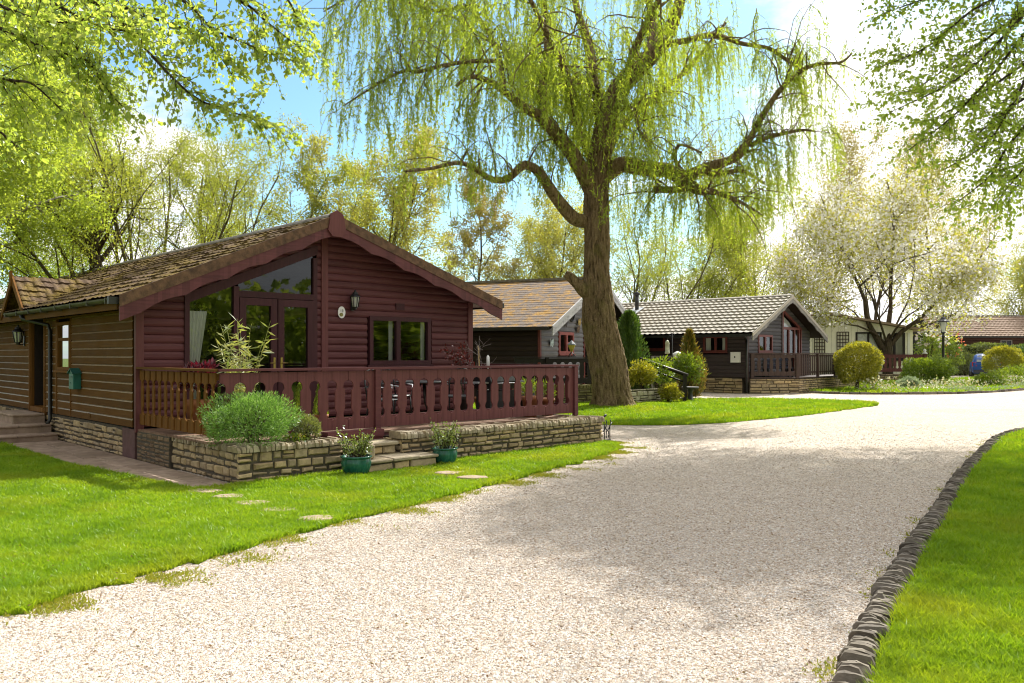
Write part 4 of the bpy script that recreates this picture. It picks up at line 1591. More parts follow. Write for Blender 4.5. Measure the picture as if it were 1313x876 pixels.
def run_rail(root, P, Q, zb, zt, pitch, mat, matrail, post=(), shaped=True, w=None, rail=.11, lowrail=True, th=.024, r=.088, slot=.058, postw=.10, zpost=None, name='baluster', gap=None, back=.02):
    """balusters P->Q in root's space: one mesh, one object per baluster; rails and posts"""
    P, Q = np.array(P, float), np.array(Q, float)
    L = np.linalg.norm(Q - P)
    T = (Q - P) / L
    ang = math.atan2(T[1], T[0])
    n = max(1, round(L / pitch))
    p = L / n
    me = baluster_mesh(name, w or p, zt - .02 - zb, mat, th=th, shaped=shaped, r=min(r, p * .31), slot=min(slot, p * .21))
    for i in range(n):
        c = P + T * p * (i + .5)
        if gap and gap[0] < c[0] < gap[1]:
            pass
        o = bpy.data.objects.new(name, me)
        COL.objects.link(o)
        o.parent = root
        o.location = (c[0], c[1], zb)
        o.rotation_euler = (0, 0, ang)
    def bar(nm, s0, s1, off, hw, z0, z1, mt):
        mb = MB()
        N_ = np.array([-T[1], T[0]])
        a, b = P + T * s0 + N_ * off, P + T * s1 + N_ * off
        c = [a - N_ * hw, b - N_ * hw, b + N_ * hw, a + N_ * hw]
        mb.hexa([(*q, z0) for q in c] + [(*q, z1) for q in c])
        mb.build(nm, mt, root)
    bar('top_rail', -.03, L + .03, 0, rail / 2, zt, zt + .035, matrail)
    if lowrail:
        bar('bottom_rail', 0, L, th / 2 + back + .004, .018, zb + .10, zb + .18, matrail)
        bar('bottom_rail', 0, L, th / 2 + back + .004, .018, zt - .12, zt - .03, matrail)
    for s in post:
        bar('post', s - postw / 2, s + postw / 2, -.024, postw * .32, zpost if zpost is not None else zb - .1, zt - .003, matrail)


# deck of cabin 1 -------------------------------------------------------------
DV, DU = -2.95, 7.32
rail = thing('deck_railing', 'maroon timber railing with keyhole shaped balusters round the cabin deck', 'railing', tuple(O1), ANG1)
run_rail(rail, (.06, DV), (DU, DV), .56, 1.47, .287, M['maroon_z'], M['maroon'], post=(2.55, 7.22), gap=None)
# the side towards the path is browner
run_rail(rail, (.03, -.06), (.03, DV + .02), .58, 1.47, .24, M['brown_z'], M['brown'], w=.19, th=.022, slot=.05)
run_rail(rail, (DU, DV + .06), (DU, -.1), .56, 1.47, .287, M['maroon_z'], M['maroon'])
dk = thing('timber_deck', 'boarded timber deck in front of the maroon cabin', 'deck', tuple(O1), ANG1)
mb = MB()
y = -.06
while y > DV + .02:
    mb.box(.0, DU, y - .125, y - .006, .47, .50)
    y -= .132
mb.build('deck_board', M['deck'], dk)
mb = MB()
mb.box(.34, DU - .02, DV + .02, DV + .06, .10, .465)
mb.box(DU - .06, DU - .02, DV + .07, -.1, .0, .465)
mb.box(1.62, 2.62, DV - .20, DV + .01, .44, .545)
mb.box(1.62, 2.62, DV - .17, DV - .13, .3, .438)
mb.build('fascia', M['maroon'], dk)
mb = MB()
mb.box(.0, .06, -1.36, -.02, -.05, .47)
fb = mb.build('side_wall', M['mortar'], dk)
mb = MB()
mb2 = lambda a, d, z: (-d, a, z)
stonework(mb, mb2, -1.36, -.03, .0, .47, 81, (.16, .24), (.055, .07), d=.0, gap=.006, proud=.01)
mb.build('brick', M['brick_dark'], fb)

# stone planter walls ---------------------------------------------------------
FV = -3.58
mw = lambda a, d, z: (a, FV + .14 - d, z)
def wall_run(root, u0, u1, seed, mfront, ends=()):
    core = MB()
    core.box(u0 + .03, u1 - .03, FV + .03, FV + .30, -.05, .42)
    c = core.build('core', M['mortar'], root)
    mb = MB()
    stonework(mb, lambda a, d, z: (a, FV + .03 - d, z), u0, u1, 0, .415, seed, (.09, .30), (.055, .13), proud=.04)
    for (ue, sg, v0, v1) in ends:
        stonework(mb, (lambda a, d, z, ue=ue, sg=sg: (ue + sg * d, a, z)), v0, v1, 0, .415, seed + 3, (.12, .26), (.06, .14), proud=.03)
    mb.build('stone', M['stone'], c)


wl = thing('planter_wall', 'cream stone planter wall with upright coping under the lavender bush, left of the steps', 'planter', tuple(L1(.1, -3.5)), ANG1)
wl.location = tuple(O1)
wall_run(wl, .02, 1.62, 91, None, [(.05, -1, FV + .02, -1.37), (1.59, 1, FV + .02, -3.0)])
mb = MB()
mb.box(.05, .36, FV + .31, -1.38, -.05, .42)
mb.build('core', M['mortar'], wl)
mb = MB()
coping(mb, lambda a, d, z: (a, FV - d, z), .02, 1.62, .415, .50, -.30, .03, 92)
coping(mb, lambda a, d, z: (.05 - d, a, z), FV + .31, -1.37, .415, .49, -.22, .03, 93)
mb.build('coping', M['coping'], wl)
mb = MB()
mb.box(.36, 1.58, FV + .30, DV - .03, .0, .44)
mb.build('soil', M['soil'], wl)
wr_ = thing('planter_wall', 'long stone wall with upright coping below the railing, right of the steps', 'planter', tuple(O1), ANG1)
wall_run(wr_, 2.64, 7.40, 95, None, [(2.67, -1, FV + .02, -3.0), (7.37, 1, FV + .02, -2.2)])
mb = MB()
coping(mb, lambda a, d, z: (a, FV - d, z), 2.62, 7.42, .415, .51, -.30, .03, 96)
mb.build('coping', M['coping'], wr_)
mb = MB()
mb.box(2.70, 7.35, FV + .30, DV - .03, .0, .43)
mb.build('soil', M['soil'], wr_)
mb = MB()
mb.tube([(7.44, FV + .02, .50), (7.50, FV + .0, .54)], .02, 6)
mb.build('hook', M['black'], wr_)

st = thing('stone_steps', 'two worn stone steps up to the deck between the two planter walls', 'steps', tuple(L1(2.3, -3.9)), ANG1)
for (x0, x1, y0, y1, z0, z1) in ((1.70, 3.02, -4.02, -3.32, 0, .20), (1.66, 2.60, -3.56, -3.0, .20, .385)):
    mb = MB()
    mb.box(x0 + .05, x1 - .05, y0 + .06, y1, z0 - .03, z1 - .05)
    stp = mb.build('step', M['mortar'], st, (2.3, -3.9, 0))
    mb = MB()
    stonework(mb, lambda a, d, z: (a, y0 + .06 - d, z), x0 + .03, x1 - .03, z0, z1 - .05, int(x0 * 100), (.2, .42), (.12, .16))
    stonework(mb, lambda a, d, z: (x1 - .05 + d, a, z), y0 + .05, y1, z0, z1 - .05, int(x0 * 120), (.2, .42), (.12, .16))
    mb.build('stone', M['stone'], stp, (2.3, -3.9, 0))
    mb = MB()
    x = x0
    rg = R(int(x0 * 77))
    while x < x1 - .02:
        w = min(rg.uniform(.38, .6), x1 - x)
        mb.chamfer(x + .003, x + w - .003, y0 + rg.normal(0, .008), y1, z1 - .048, z1 + rg.normal(0, .004), .012)
        x += w
    mb.build('tread', M['coping'], stp, (2.3, -3.9, 0))
mb = MB()
mb.chamfer(-.10, .10, -.10, .10, 0, .21, .02)
tag(mb.build('stone_block', M['coping'], None, (0, 0, 0), tuple(L1(1.86, -3.78, .202)), ANG1), 'squared pale stone block standing on the left end of the lower step', 'stone block')

# green glazed pots ----------------------------------------------------------
def pot(c, r, h, label, seed):
    t = thing('potted_plant', label, 'potted plant', tuple(c), 0, 'green glazed pots by the steps')
    mb = MB()
    mb.lathe([(.001, .0), (r * .62, .0), (r * .66, .015), (r * .78, h * .12), (r * .95, h * .45), (r * .99, h * .7), (r * .93, h * .86), (r * .93, h * .9),
              (r * 1.03, h * .93), (r * 1.04, h * .98), (r * 1.0, h), (r * .9, h * .99), (r * .88, h * .85), (.001, h * .84)], (0, 0, 0), 32)
    mb.build('pot', M['glaze'], t)
    rng = R(seed)
    mb = MB()
    mb.lathe([(r * .88, h * .9), (r * .5, h * .93), (.001, h * .95)], (0, 0, 0), 16)
    mb.build('soil', M['soil'], t)
    mb = MB()
    P, A = [], []
    for k in range(46):
        a, q = rng.uniform(0, 6.28), rng.uniform(0, .75) * r
        b = np.array([q * math.cos(a), q * math.sin(a), h * .9])
        d = np.array([math.cos(a) * rng.uniform(.1, .6), math.sin(a) * rng.uniform(.1, .6), 1])
        L = rng.uniform(.16, .42) * (1.25 if k % 7 == 0 else 1)
        pts = [b, b + d * L * .5 + rng.normal(0, .012, 3), b + d * L + rng.normal(0, .02, 3)]
        mb.tube(pts, [.005, .004, .002], 4, False)
        for i in range(18):
            f = rng.uniform(.15, 1)
            P.append(b + d * L * f + rng.normal(0, .014, 3))
            A.append(rng.normal(0, 1, 3) + [0, 0, .7])
    mb.build('stem', M['bark'], t)
    V, Fc = leafmesh(np.array(P), np.array(A), .045, .024, rng)
    npmesh('foliage', V, Fc, M['l_pot'], t)
    return t


pot(L1(1.60, -3.93), .215, .285, 'green glazed pot with a leafy shrub, left of the stone steps', 101)
pot(L1(3.20, -3.93), .195, .275, 'green glazed pot with a thinner twiggy shrub, right of the stone steps', 102)

# shrubs in the planter -------------------------------------------------------
def bushy(name, label, c, rad, z0, n, Ln, W, mat, seed, amt=.18, up=.35, core=None, group=None, cat='bush', shell=.45, flat=-.75, nst=14):
    rng = R(seed)
    b = np.array([c[0], c[1], z0])
    parts = [('stem', stems(c, rad, z0, nst, rng), M['bark']), ('foliage', shrub(c, rad, n, Ln, W, rng, amt, up, shell, flat), mat)]
    return plant(name, label, cat, b, parts, group=group)


c = L1(.36, -3.25, .80)
bushy('lavender_bush', 'big rounded grey green lavender bush spilling over the stone planter', c, (.63, .54, .40), .44, 17000, .055, .010, M['l_lavender'], 111, .14, .5, shell=.35)
rng = R(112)
c = L1(1.16, -3.36, .66)
bushy('sage_bush', 'small rounded yellow green bush behind the coping beside the lavender', c, (.19, .17, .17), .44, 2600, .05, .010, M['l_sage'], 113, .12, .9)
P = np.array([L1(.95, -3.36, .5) + R(114).normal(0, .06, 3) * [1, 1, .6] for _ in range(1)])
rng = R(115)
n = 260
c = L1(.98, -3.42, .52)
vf = leafmesh(c + rng.normal(0, .07, (n, 3)) * [1, 1, .6], rng.normal(0, 1, (n, 3)) + [0, 0, .8], .05, .03, rng)
fl = leafmesh(c + rng.normal(0, .07, (24, 3)) * [1, 1, .3] + [0, 0, .05], rng.normal(0, 1, (24, 3)), .03, .03, rng)
plant('primula_plant', 'low green primula with a few yellow flowers between lavender and small bush', 'flower', (c[0], c[1], .44), [('foliage', vf, M['l_shrub']), ('flower', fl, m_leaf('yellow_flower', [(.75, .55, .05), (.8, .65, .1)], .3))])
# low moss and alpines along the soil of the right hand wall
for (u, lb) in ((4.0, 'tuft of low green alpine behind the coping, in front of the railing middle'), (6.9, 'tuft of low green alpine behind the coping near the railing end')):
    c = L1(u, -3.22, .46)
    rng = R(int(u * 100))
    plant('alpine_plant', lb, 'plant', (c[0], c[1], .42), [('foliage', leafmesh(c + rng.normal(0, .07, (220, 3)) * [1, 1, .4], rng.normal(0, 1, (220, 3)) + [0, 0, .8], .04, .012, rng), M['l_sage'])])

# plants and furniture on the deck ----------------------------------------------
def simple_pot(t, r, h, mat, k=20, z=.0, c=(0, 0)):
    mb = MB()
    mb.lathe([(.001, 0), (r * .7, 0), (r * .92, h * .8), (r, h * .8), (r * 1.02, h), (r * .9, h), (r * .86, h * .85), (.001, h * .85)], (c[0], c[1], z), k)
    return mb.build('pot', mat, t)


def bamboo():
    rng = R(121)
    b = L1(.98, -1.75, .50)
    t = thing('bamboo_plant', 'tall potted bamboo with striped cream and green leaves on the deck', 'potted plant', tuple(b))
    simple_pot(t, .20, .36, M['glaze'])
    mb = MB()
    P, A = [], []
    for k in range(22):
        a, q = rng.uniform(0, 6.28), rng.uniform(0, .12)
        s = np.array([q * math.cos(a), q * math.sin(a), .3])
        d = np.array([math.cos(a) * rng.uniform(.05, .34), math.sin(a) * rng.uniform(.05, .34), 1])
        L = rng.uniform(.7, 1.45)
        pts = [s + d * L * f + np.array([math.cos(a), math.sin(a), 0]) * .12 * f * f for f in np.linspace(0, 1, 6)]
        mb.tube(pts, np.linspace(.007, .002, 6), 5, False)
        for i in range(22):
            f = rng.uniform(.25, 1)
            j = min(4, int(f * 5))
            P.append(pts[j] + (pts[j + 1] - pts[j]) * (f * 5 - j))
            aa = rng.uniform(0, 6.28)
            A.append([math.cos(aa), math.sin(aa), rng.uniform(-.5, .9)])
    mb.build('cane', M['l_bamboo'], t)
    V, Fc = leafmesh(np.array(P), np.array(A), .19, .026, rng)
    npmesh('foliage', V, Fc, M['l_bamboo'], t)


bamboo()
rng = R(122)
b = L1(.52, -1.15, .50)
t = thing('red_plant', 'dark red leafy plant in a pot on the deck left of the bamboo', 'potted plant', tuple(b))
simple_pot(t, .19, .5, M['terracotta'])
V, Fc = shrub((0, 0, .80), (.30, .30, .26), 900, .12, .05, rng, .2, .6, .3, -.6)
npmesh('foliage', V, Fc, M['l_red'], t)
for (u, v, lb, s) in ((1.62, -2.35, 'small upright conifer in a terracotta pot behind the railing, left one of the pair', 131), (2.0, -2.3, 'small upright conifer in a terracotta pot behind the railing, right one of the pair', 132)):
    rng = R(s)
    b = L1(u, v, .50)
    t = thing('potted_conifer', lb, 'potted plant', tuple(b), 0, 'potted conifers behind the railing')
    simple_pot(t, .125, .26, M['terracotta'])
    n = 1500
    h = rng.random(n) ** 1.3
    a = rng.uniform(0, 6.28, n)
    r = .115 * (1 - h) ** .6 * rng.uniform(.6, 1.05, n)
    P = np.column_stack([r * np.cos(a), r * np.sin(a), .24 + h * .5])
    npmesh('foliage', *leafmesh(P, np.column_stack([np.cos(a) * .5, np.sin(a) * .5, np.ones(n)]), .05, .012, rng), M['l_shrub'], t)


def chair(u, v, rot, label):
    t = thing('garden_chair', label, 'chair', tuple(L1(u, v, .50)), ANG1 + rot, 'black metal garden chairs on the deck')
    mb = MB()
    mb.chamfer(-.23, .23, -.22, .22, .41, .45, .015)
    mb.build('seat', M['darkgrey'], t)
    mb = MB()
    for sx in (-.22, .22):
        mb.tube([(sx, .22, .43), (sx, .27, .7), (sx * .8, .31, .90)], .014, 6)
    mb.tube([(-.176, .31, .90), (0, .325, .95), (.176, .31, .90)], .014, 6)
    for x in np.linspace(-.13, .13, 5):
        mb.tube([(x, .235, .45), (x, .30, .92)], .008, 5)
    mb.tube([(-.21, .265, .66), (.21, .265, .66)], .01, 5)
    mb.build('backrest', M['black'], t)
    for sx in (-.21, .21):
        for y0, y1 in ((-.2, -.24), (.2, .26)):
            mb = MB()
            mb.tube([(sx, y0, .42), (sx * 1.05, y1, 0)], .014, 6)
            mb.build('leg', M['black'], t)
    for sx in (-.25, .25):
        mb = MB()
        mb.tube([(sx, -.20, .42), (sx, -.22, .64), (sx, .0, .66), (sx, .265, .64)], .013, 6)
        mb.build('armrest', M['steel'], t)


chair(3.35, -2.15, .3, 'black metal garden chair left of the round deck table')
chair(5.05, -2.05, -.9, 'black metal garden chair right of the round deck table')
chair(4.25, -1.15, 0.1, 'black metal garden chair behind the round deck table, against the cabin window')
t = thing('garden_table', 'round dark metal garden table behind the railing', 'table', tuple(L1(4.2, -2.05, .50)), ANG1)
mb = MB()
mb.lathe([(.001, .70), (.46, .70), (.48, .715), (.46, .73), (.001, .73)], (0, 0, 0), 32)
mb.build('tabletop', M['darkgrey'], t)
for k in range(4):
    a = k * math.pi / 2 + .4
    mb = MB()
    mb.tube([(.06 * math.cos(a), .06 * math.sin(a), .70), (.10 * math.cos(a), .10 * math.sin(a), .35), (.36 * math.cos(a), .36 * math.sin(a), 0)], .016, 6)
    mb.build('leg', M['black'], t)
# covered barbecue: hood, cart, shelf and wheels
t = thing('barbecue', 'black wheeled barbecue with a pale side shelf behind the right half of the railing', 'barbecue', tuple(L1(5.85, -2.2, .50)), ANG1)
mb = MB()
P = [(-.22, .55), (-.24, .70), (-.18, .84), (0, .90), (.18, .84), (.24, .70), (.22, .55)]
mb.prism([(-.33, y, z) for y, z in P], (.66, 0, 0))
mb.build('hood', M['black'], t)
mb = MB()
mb.box(-.31, .31, -.2, .2, .10, .52)
mb.build('cabinet', M['darkgrey'], t)
mb = MB()
mb.box(-.62, -.34, -.2, .2, .66, .69)
mb.box(.34, .62, -.2, .2, .66, .69)
mb.build('shelf', M['steel'], t)
for x in (-.27, .27):
    for y in (-.16, .16):
        mb = MB()
        mb.tube([(x - .02, y, .05), (x + .02, y, .05)], .05, 12)
        mb.build('wheel', M['tyre'], t)
mb = MB()
mb.tube([(-.25, -.27, .66), (.25, -.27, .66)], .012, 8)
mb.build('handle', M['steel'], t)
for (u, v, r, h, mt, lb) in ((6.45, -2.55, .17, .40, 'terracotta', 'tall terracotta pot behind the railing, nearest its right end'),
                             (6.98, -2.5, .15, .34, 'terracotta', 'shorter terracotta pot in the corner of the railing'),
                             (6.72, -2.15, .18, .42, 'darkgrey', 'charcoal planter standing between the terracotta pots')):
    rng = R(int(u * 1000))
    t = thing('potted_plant', lb, 'potted plant', tuple(L1(u, v, .50)))
    simple_pot(t, r, h, M[mt])
    npmesh('foliage', *shrub((0, 0, h + .12), (r * 1.1, r * 1.1, .18), 320, .09, .018, rng, .2, .8, .3, -.6), M['l_shrub'], t)
# acer in a pot, red leaves on bare twigs
b = L1(5.95, -1.15, .50)
rng = R(141)
g = Grow(rng, (7, 4), .55, .7, .16, .04, 0, .35)
g.go((0, 0, .35), (.05, 0, 1), .85, .022, 0)
t = thing('acer_plant', 'small acer with dark twigs and red leaves in a pot on the deck', 'potted plant', tuple(b))
simple_pot(t, .2, .38, M['darkgrey'])
g.wood(6).build('stem', M['bark'], t)
npmesh('foliage', *g.leaves(260, .07, .05, .05), M['l_acer'], t)
# bare lilac shoot with silvery twigs beside it
b = L1(6.6, -1.0, .50)
rng = R(142)
g = Grow(rng, (8, 5), .5, .8, .2, .05, 0, .3)
g.go((0, 0, .3), (.0, 0, 1), 1.05, .02, 0)
t = thing('twiggy_plant', 'bare twiggy grey shrub in a pot on the deck right of the acer', 'potted plant', tuple(b))
simple_pot(t, .18, .32, M['terracotta'])
g.wood(6).build('stem', m_plain('silver_twig', (.22, .18, .17), .8), t)
# white stake light and yellow pole
b = L1(6.25, -1.55, .50)
t = thing('stake_light', 'thin white garden light rising above the railing by the acer', 'garden light', tuple(b))
mb = MB()
mb.lathe([(.05, 0), (.05, .02), (.016, .03), (.016, .95), (.035, .96), (.03, 1.16), (.001, 1.2)], (0, 0, 0), 10)
mb.build('post', M['white'], t)
b = L1(7.02, -.45, .5)
mb = MB()
mb.tube([(0, 0, 0), (.05, .12, 1.40)], .018, 8)
tag(mb.build('wooden_pole', M['pole_yellow'], None, (0, 0, 0), tuple(b), ANG1), 'bare wooden pole leaning at the right corner of the maroon cabin', 'pole')
# scrolled iron boot scraper at the wall end
b = L1(7.62, FV + .15, 0)
t = thing('iron_scroll', 'black scrolled iron hose guide by the end of the stone wall', 'ironwork', tuple(b), ANG1)
mb = MB()
for k, (x, s) in enumerate(((0, 1), (.10, -1), (.2, 1))):
    pts = [(x + .10 * f * s * math.cos(f * 7) * .8, 0.03 * k, .06 + .32 * f + .05 * math.sin(f * 7)) for f in np.linspace(0, 1, 16)]
    mb.tube(pts, .011, 6)
mb.tube([(-.03, 0, .02), (.25, 0.04, .02)], .013, 6)
mb.tube([(.0, 0, 0), (.0, 0, .35)], .011, 6)
mb.tube([(.22, .04, 0), (.22, .04, .30), (.30, .05, .36)], .011, 6)
mb.build('scroll', M['black'], t)

# ------------------------------------------------------------------ cabin 2: its deck, fence and stone base
D2 = G(745, 520)
a0, a1 = at(660, 455, 27.2), at(770, 455, 28.6)
a0[2] = a1[2] = 0
ang = math.atan2(a1[1] - a0[1], a1[0] - a0[0])
L = np.linalg.norm(a1 - a0)
t = thing('deck_fence', 'black brown fence with shaped balusters on a stone base in front of the grey cabin', 'fence', tuple(a0), ang)
run_rail(t, (0, 0), (L, 0), .72, 1.60, .30, M['black_rail'], M['black_rail'], post=(1.2, L - .1), postw=.12)
mb = MB()
mb.box(0, L, -.02, .3, -.05, .55)
bs_ = mb.build('base_wall', M['mortar'], t)
mb = MB()
stonework(mb, lambda a, d, z: (a, -.02 - d, z), 0, L, 0, .55, 151, (.2, .4), (.1, .16))
coping(mb, lambda a, d, z: (a, -.02 - d, z), 0, L, .55, .66, -.3, .03, 152)
mb.build('stone', m_stone('mossy_base_stone', [(.18, .17, .07), (.26, .23, .11), (.2, .18, .09)], (.2, .22, .05)), bs_)
# lantern planter on a stalk before the red window
b = at(733, 456, 28.3)
t = thing('garden_lantern', 'small brass coloured lantern on a splayed black stand before the red window', 'lantern', (b[0], b[1], 1.62))
mb = MB()
for k in range(4):
    a = k * 1.57 + .5
    mb.tube([(0, 0, .20), (.16 * math.cos(a), .16 * math.sin(a), .0)], .012, 5)
mb.build('stand', M['black'], t)
mb = MB()
mb.lathe([(.03, .18), (.05, .22), (.12, .38), (.13, .42)], (0, 0, 0), 8, False)
mb.build('lamp_glass', m_plain('brass_glass', (.45, .38, .08), .3), t)
mb = MB()
mb.lathe([(.15, .42), (.13, .46), (.05, .54), (.01, .58)], (0, 0, 0), 8, False)
mb.build('cap', m_plain('slate_blue_cap', (.15, .17, .2), .5), t)

# ------------------------------------------------------------------ cabin 3: deck with stone base
def deck3():
    t = thing('deck_railing', 'dark brown deck railing on a stone base in front of the dark cabin', 'railing', tuple(O3), A3)
    P = [(.12, -.10), (1.93, -1.48), (7.6, -1.48)]
    run_rail(t, P[0], P[1], .78, 1.74, .29, M['dark_rail'], M['dark_rail'], post=(.1, 2.2), postw=.14)
    run_rail(t, P[1], P[2], .78, 1.74, .22, M['dark_rail'], M['dark_rail'], post=(1.9, 3.8), w=.14, shaped=False, postw=.14)
    t2 = thing('stone_wall', 'honey stone base wall under the deck of the dark cabin', 'wall', tuple(O3), A3)
    mb = MB()
    mb.prism([(.12, -.10, -.05), (1.93, -1.48, -.05), (8.6, -1.48, -.05), (8.6, -.05, -.05), (.12, -.05, -.05)], (0, 0, .70))
    c = mb.build('core', M['mortar'], t2)
    mb = MB()
    T = np.array([1.81, -1.38])
    L = np.linalg.norm(T)
    T = T / L
    N_ = np.array([T[1], -T[0]])
    stonework(mb, lambda a, d, z: (.12 + T[0] * a + N_[0] * d, -.10 + T[1] * a + N_[1] * d, z), 0, L, 0, .64, 161, (.2, .5), (.1, .17), gap=.015)
    stonework(mb, lambda a, d, z: (a, -1.48 - d, z), 1.93, 8.6, 0, .64, 162, (.15, .36), (.07, .13), gap=.015)
    mb.build('stone', M['stone'], c)
    mb = MB()
    mb.prism([(.1, -.1, .66), (1.93, -1.54, .66), (8.6, -1.54, .66), (8.6, -.05, .66), (.1, -.05, .66)], (0, 0, .05))
    mb.build('deck_board', M['dark_rail'], t2)


deck3()
# dark blue cushion bench seen through the keyholes of that railing
b = on3(1.75, -.62, .71)
t = thing('garden_bench', 'bench with dark blue slats behind the keyhole railing of the dark cabin', 'bench', tuple(b), A3 - .64)
mb = MB()
for k in range(5):
    mb.box(-.62, .62, .20, .24, .42 + k * .1, .49 + k * .1)
mb.build('backrest', m_plain('navy_slat', (.03, .035, .07), .5), t)
mb = MB()
mb.box(-.62, .62, -.2, .2, .38, .42)
mb.build('seat', m_plain('navy_seat', (.03, .035, .07), .5), t)
for x in (-.58, .58):
    mb = MB()
    mb.box(x - .03, x + .03, -.2, -.14, 0, .38)
    mb.box(x - .03, x + .03, .17, .23, 0, .42)
    mb.build('leg', M['black'], t)

# entrance ramp handrail, bird feeder, birdbath and the low wall by the willow ---------------
h0, h1 = at(824, 461, 29.6), at(878, 480, 29.0)
g0, g1 = h0.copy(), h1.copy()
t = thing('handrail', 'sloping black timber handrail on two posts right of the willow trunk', 'handrail', (g1[0], g1[1], 0))
mb = MB()
o = np.array([g1[0], g1[1], 0])
d = (h1 - h0) / np.linalg.norm(h1 - h0)
mb.tube([h0 - d * .1 - o, h1 + d * .12 - o], .06, 4)
mb.build('rail', M['black_rail'], t)
mb = MB()
mb.tube([h0 + [0, 0, -.28] - o, h1 + [0, 0, -.28] - o], .03, 4)
mb.build('rail', M['black_rail'], t)
for q in (h0, h1):
    mb = MB()
    mb.box(q[0] - o[0] - .06, q[0] - o[0] + .06, q[1] - .06 - o[1], q[1] + .06 - o[1], -.02, q[2])
    mb.build('post', M['black_rail'], t)
# small white-grey picket gate section behind it
a0, a1 = at(836, 455, 33.0), at(864, 455, 33.3)
t = thing('picket_fence', 'short grey picket balustrade behind the sloping handrail', 'fence', (a0[0], a0[1], 0), 0.0)
run_rail(t, (0, 0), (a1[0] - a0[0], a1[1] - a0[1]), .75, 1.62, .15, M['grey_wood'], M['grey_barge'], post=(.02, a1[0] - a0[0] - .02), w=.08, shaped=False, zpost=0.0)
b = G(862, 509)
t = thing('bird_feeder', 'bird feeders hanging from a slim black pole beside the handrail', 'bird feeder', tuple(b))
mb = MB()
top = 1.7 + (455 - 428) * b[1] / F
mb.tube([(0, 0, 0), (0, 0, top)], .018, 6)
mb.tube([(0, 0, top - .18), (-.10, 0, top - .05), (-.2, 0, top - .22)], .012, 6)
mb.tube([(0, 0, top - .1), (.06, 0, top + .06), (.10, 0, top - .02), (.02, 0, top - .12)], .012, 6)
mb.build('pole', M['black'], t)
mb = MB()
mb.lathe([(.001, -.02), (.10, 0), (.10, .06), (.085, .07), (.085, .38), (.10, .40), (.05, .52), (.001, .54)], (-.2, 0, top - .80), 12)
mb.build('feeder', m_plain('pale_feeder', (.50, .52, .38), .5), t)
mb = MB()
mb.lathe([(.001, -.05), (.06, -.04), (.10, .1), (.24, .18), (.20, .30), (.06, .38), (.001, .40)], (.24, .1, top - 1.10), 14)
mb.build('nest_box', M['white'], t)
b = G(885, 515)
t = thing('bird_bath', 'small dark birdbath on a waisted pedestal at the end of the handrail', 'birdbath', tuple(b))
mb = MB()
mb.lathe([(.001, 0), (.17, 0), (.17, .05), (.10, .10), (.075, .30), (.11, .42), (.12, .46)], (0, 0, 0), 14)
mb.build('pedestal', M['darkgrey'], t)
mb = MB()
mb.lathe([(.12, .455), (.30, .47), (.32, .53), (.29, .54), (.1, .50), (.001, .495)], (0, 0, 0), 20)
mb.build('bowl', m_plain('dark_bowl', (.05, .045, .04), .7), t)
# low pale stone garden walls
for (p0, p1, h, sd, lb) in ((G(806, 519), G(848, 516), .52, 171, 'low pale stone wall right of the willow foot, under the leafy shrubs'),
                            (G(866, 509), G(893, 506.5), .74, 172, 'short taller pale stone wall behind the birdbath')):
    T = p1 - p0
    L = np.linalg.norm(T)
    t = thing('garden_wall', lb, 'wall', tuple(p0), math.atan2(T[1], T[0]))
    mb = MB()
    mb.box(0, L, .03, .35, -.05, h - .02)
    c = mb.build('core', M['mortar'], t)
    mb = MB()
    stonework(mb, lambda a, d, z: (a, .03 - d, z), 0, L, 0, h, sd, (.2, .45), (.1, .2), proud=.05)
    stonework(mb, lambda a, d, z: (L + d, a, z), 0.03, .35, 0, h, sd + 1, (.2, .3), (.1, .2), proud=.05)
    mb.build('stone', m_stone('pale_rockery_stone', [(.40, .36, .26), (.55, .50, .40), (.46, .40, .28)], (.3, .3, .12), amount=.3), c)
# ------------------------------------------------------------------ the willow
WY = 26.6


def wp(pts, s=1.0):
    return np.array([at(p[0], p[1], WY + p[2]) for p in pts]), np.array([p[3] for p in pts]) * s


def smooth_path(P, r, n):
    t = np.linspace(0, 1, len(P))
    T = np.linspace(0, 1, n)
    def cr(v):                                  # Catmull-Rom
        out = []
        for x in T:
            f = x * (len(v) - 1)
            i = min(int(f), len(v) - 2)
            u = f - i
            p0, p1, p2, p3 = v[max(i - 1, 0)], v[i], v[i + 1], v[min(i + 2, len(v) - 1)]
            out.append(.5 * ((2 * p1) + (-p0 + p2) * u + (2 * p0 - 5 * p1 + 4 * p2 - p3) * u * u + (-p0 + 3 * p1 - 3 * p2 + p3) * u ** 3))
        return np.array(out)
    return cr(P), np.interp(T, t, r)


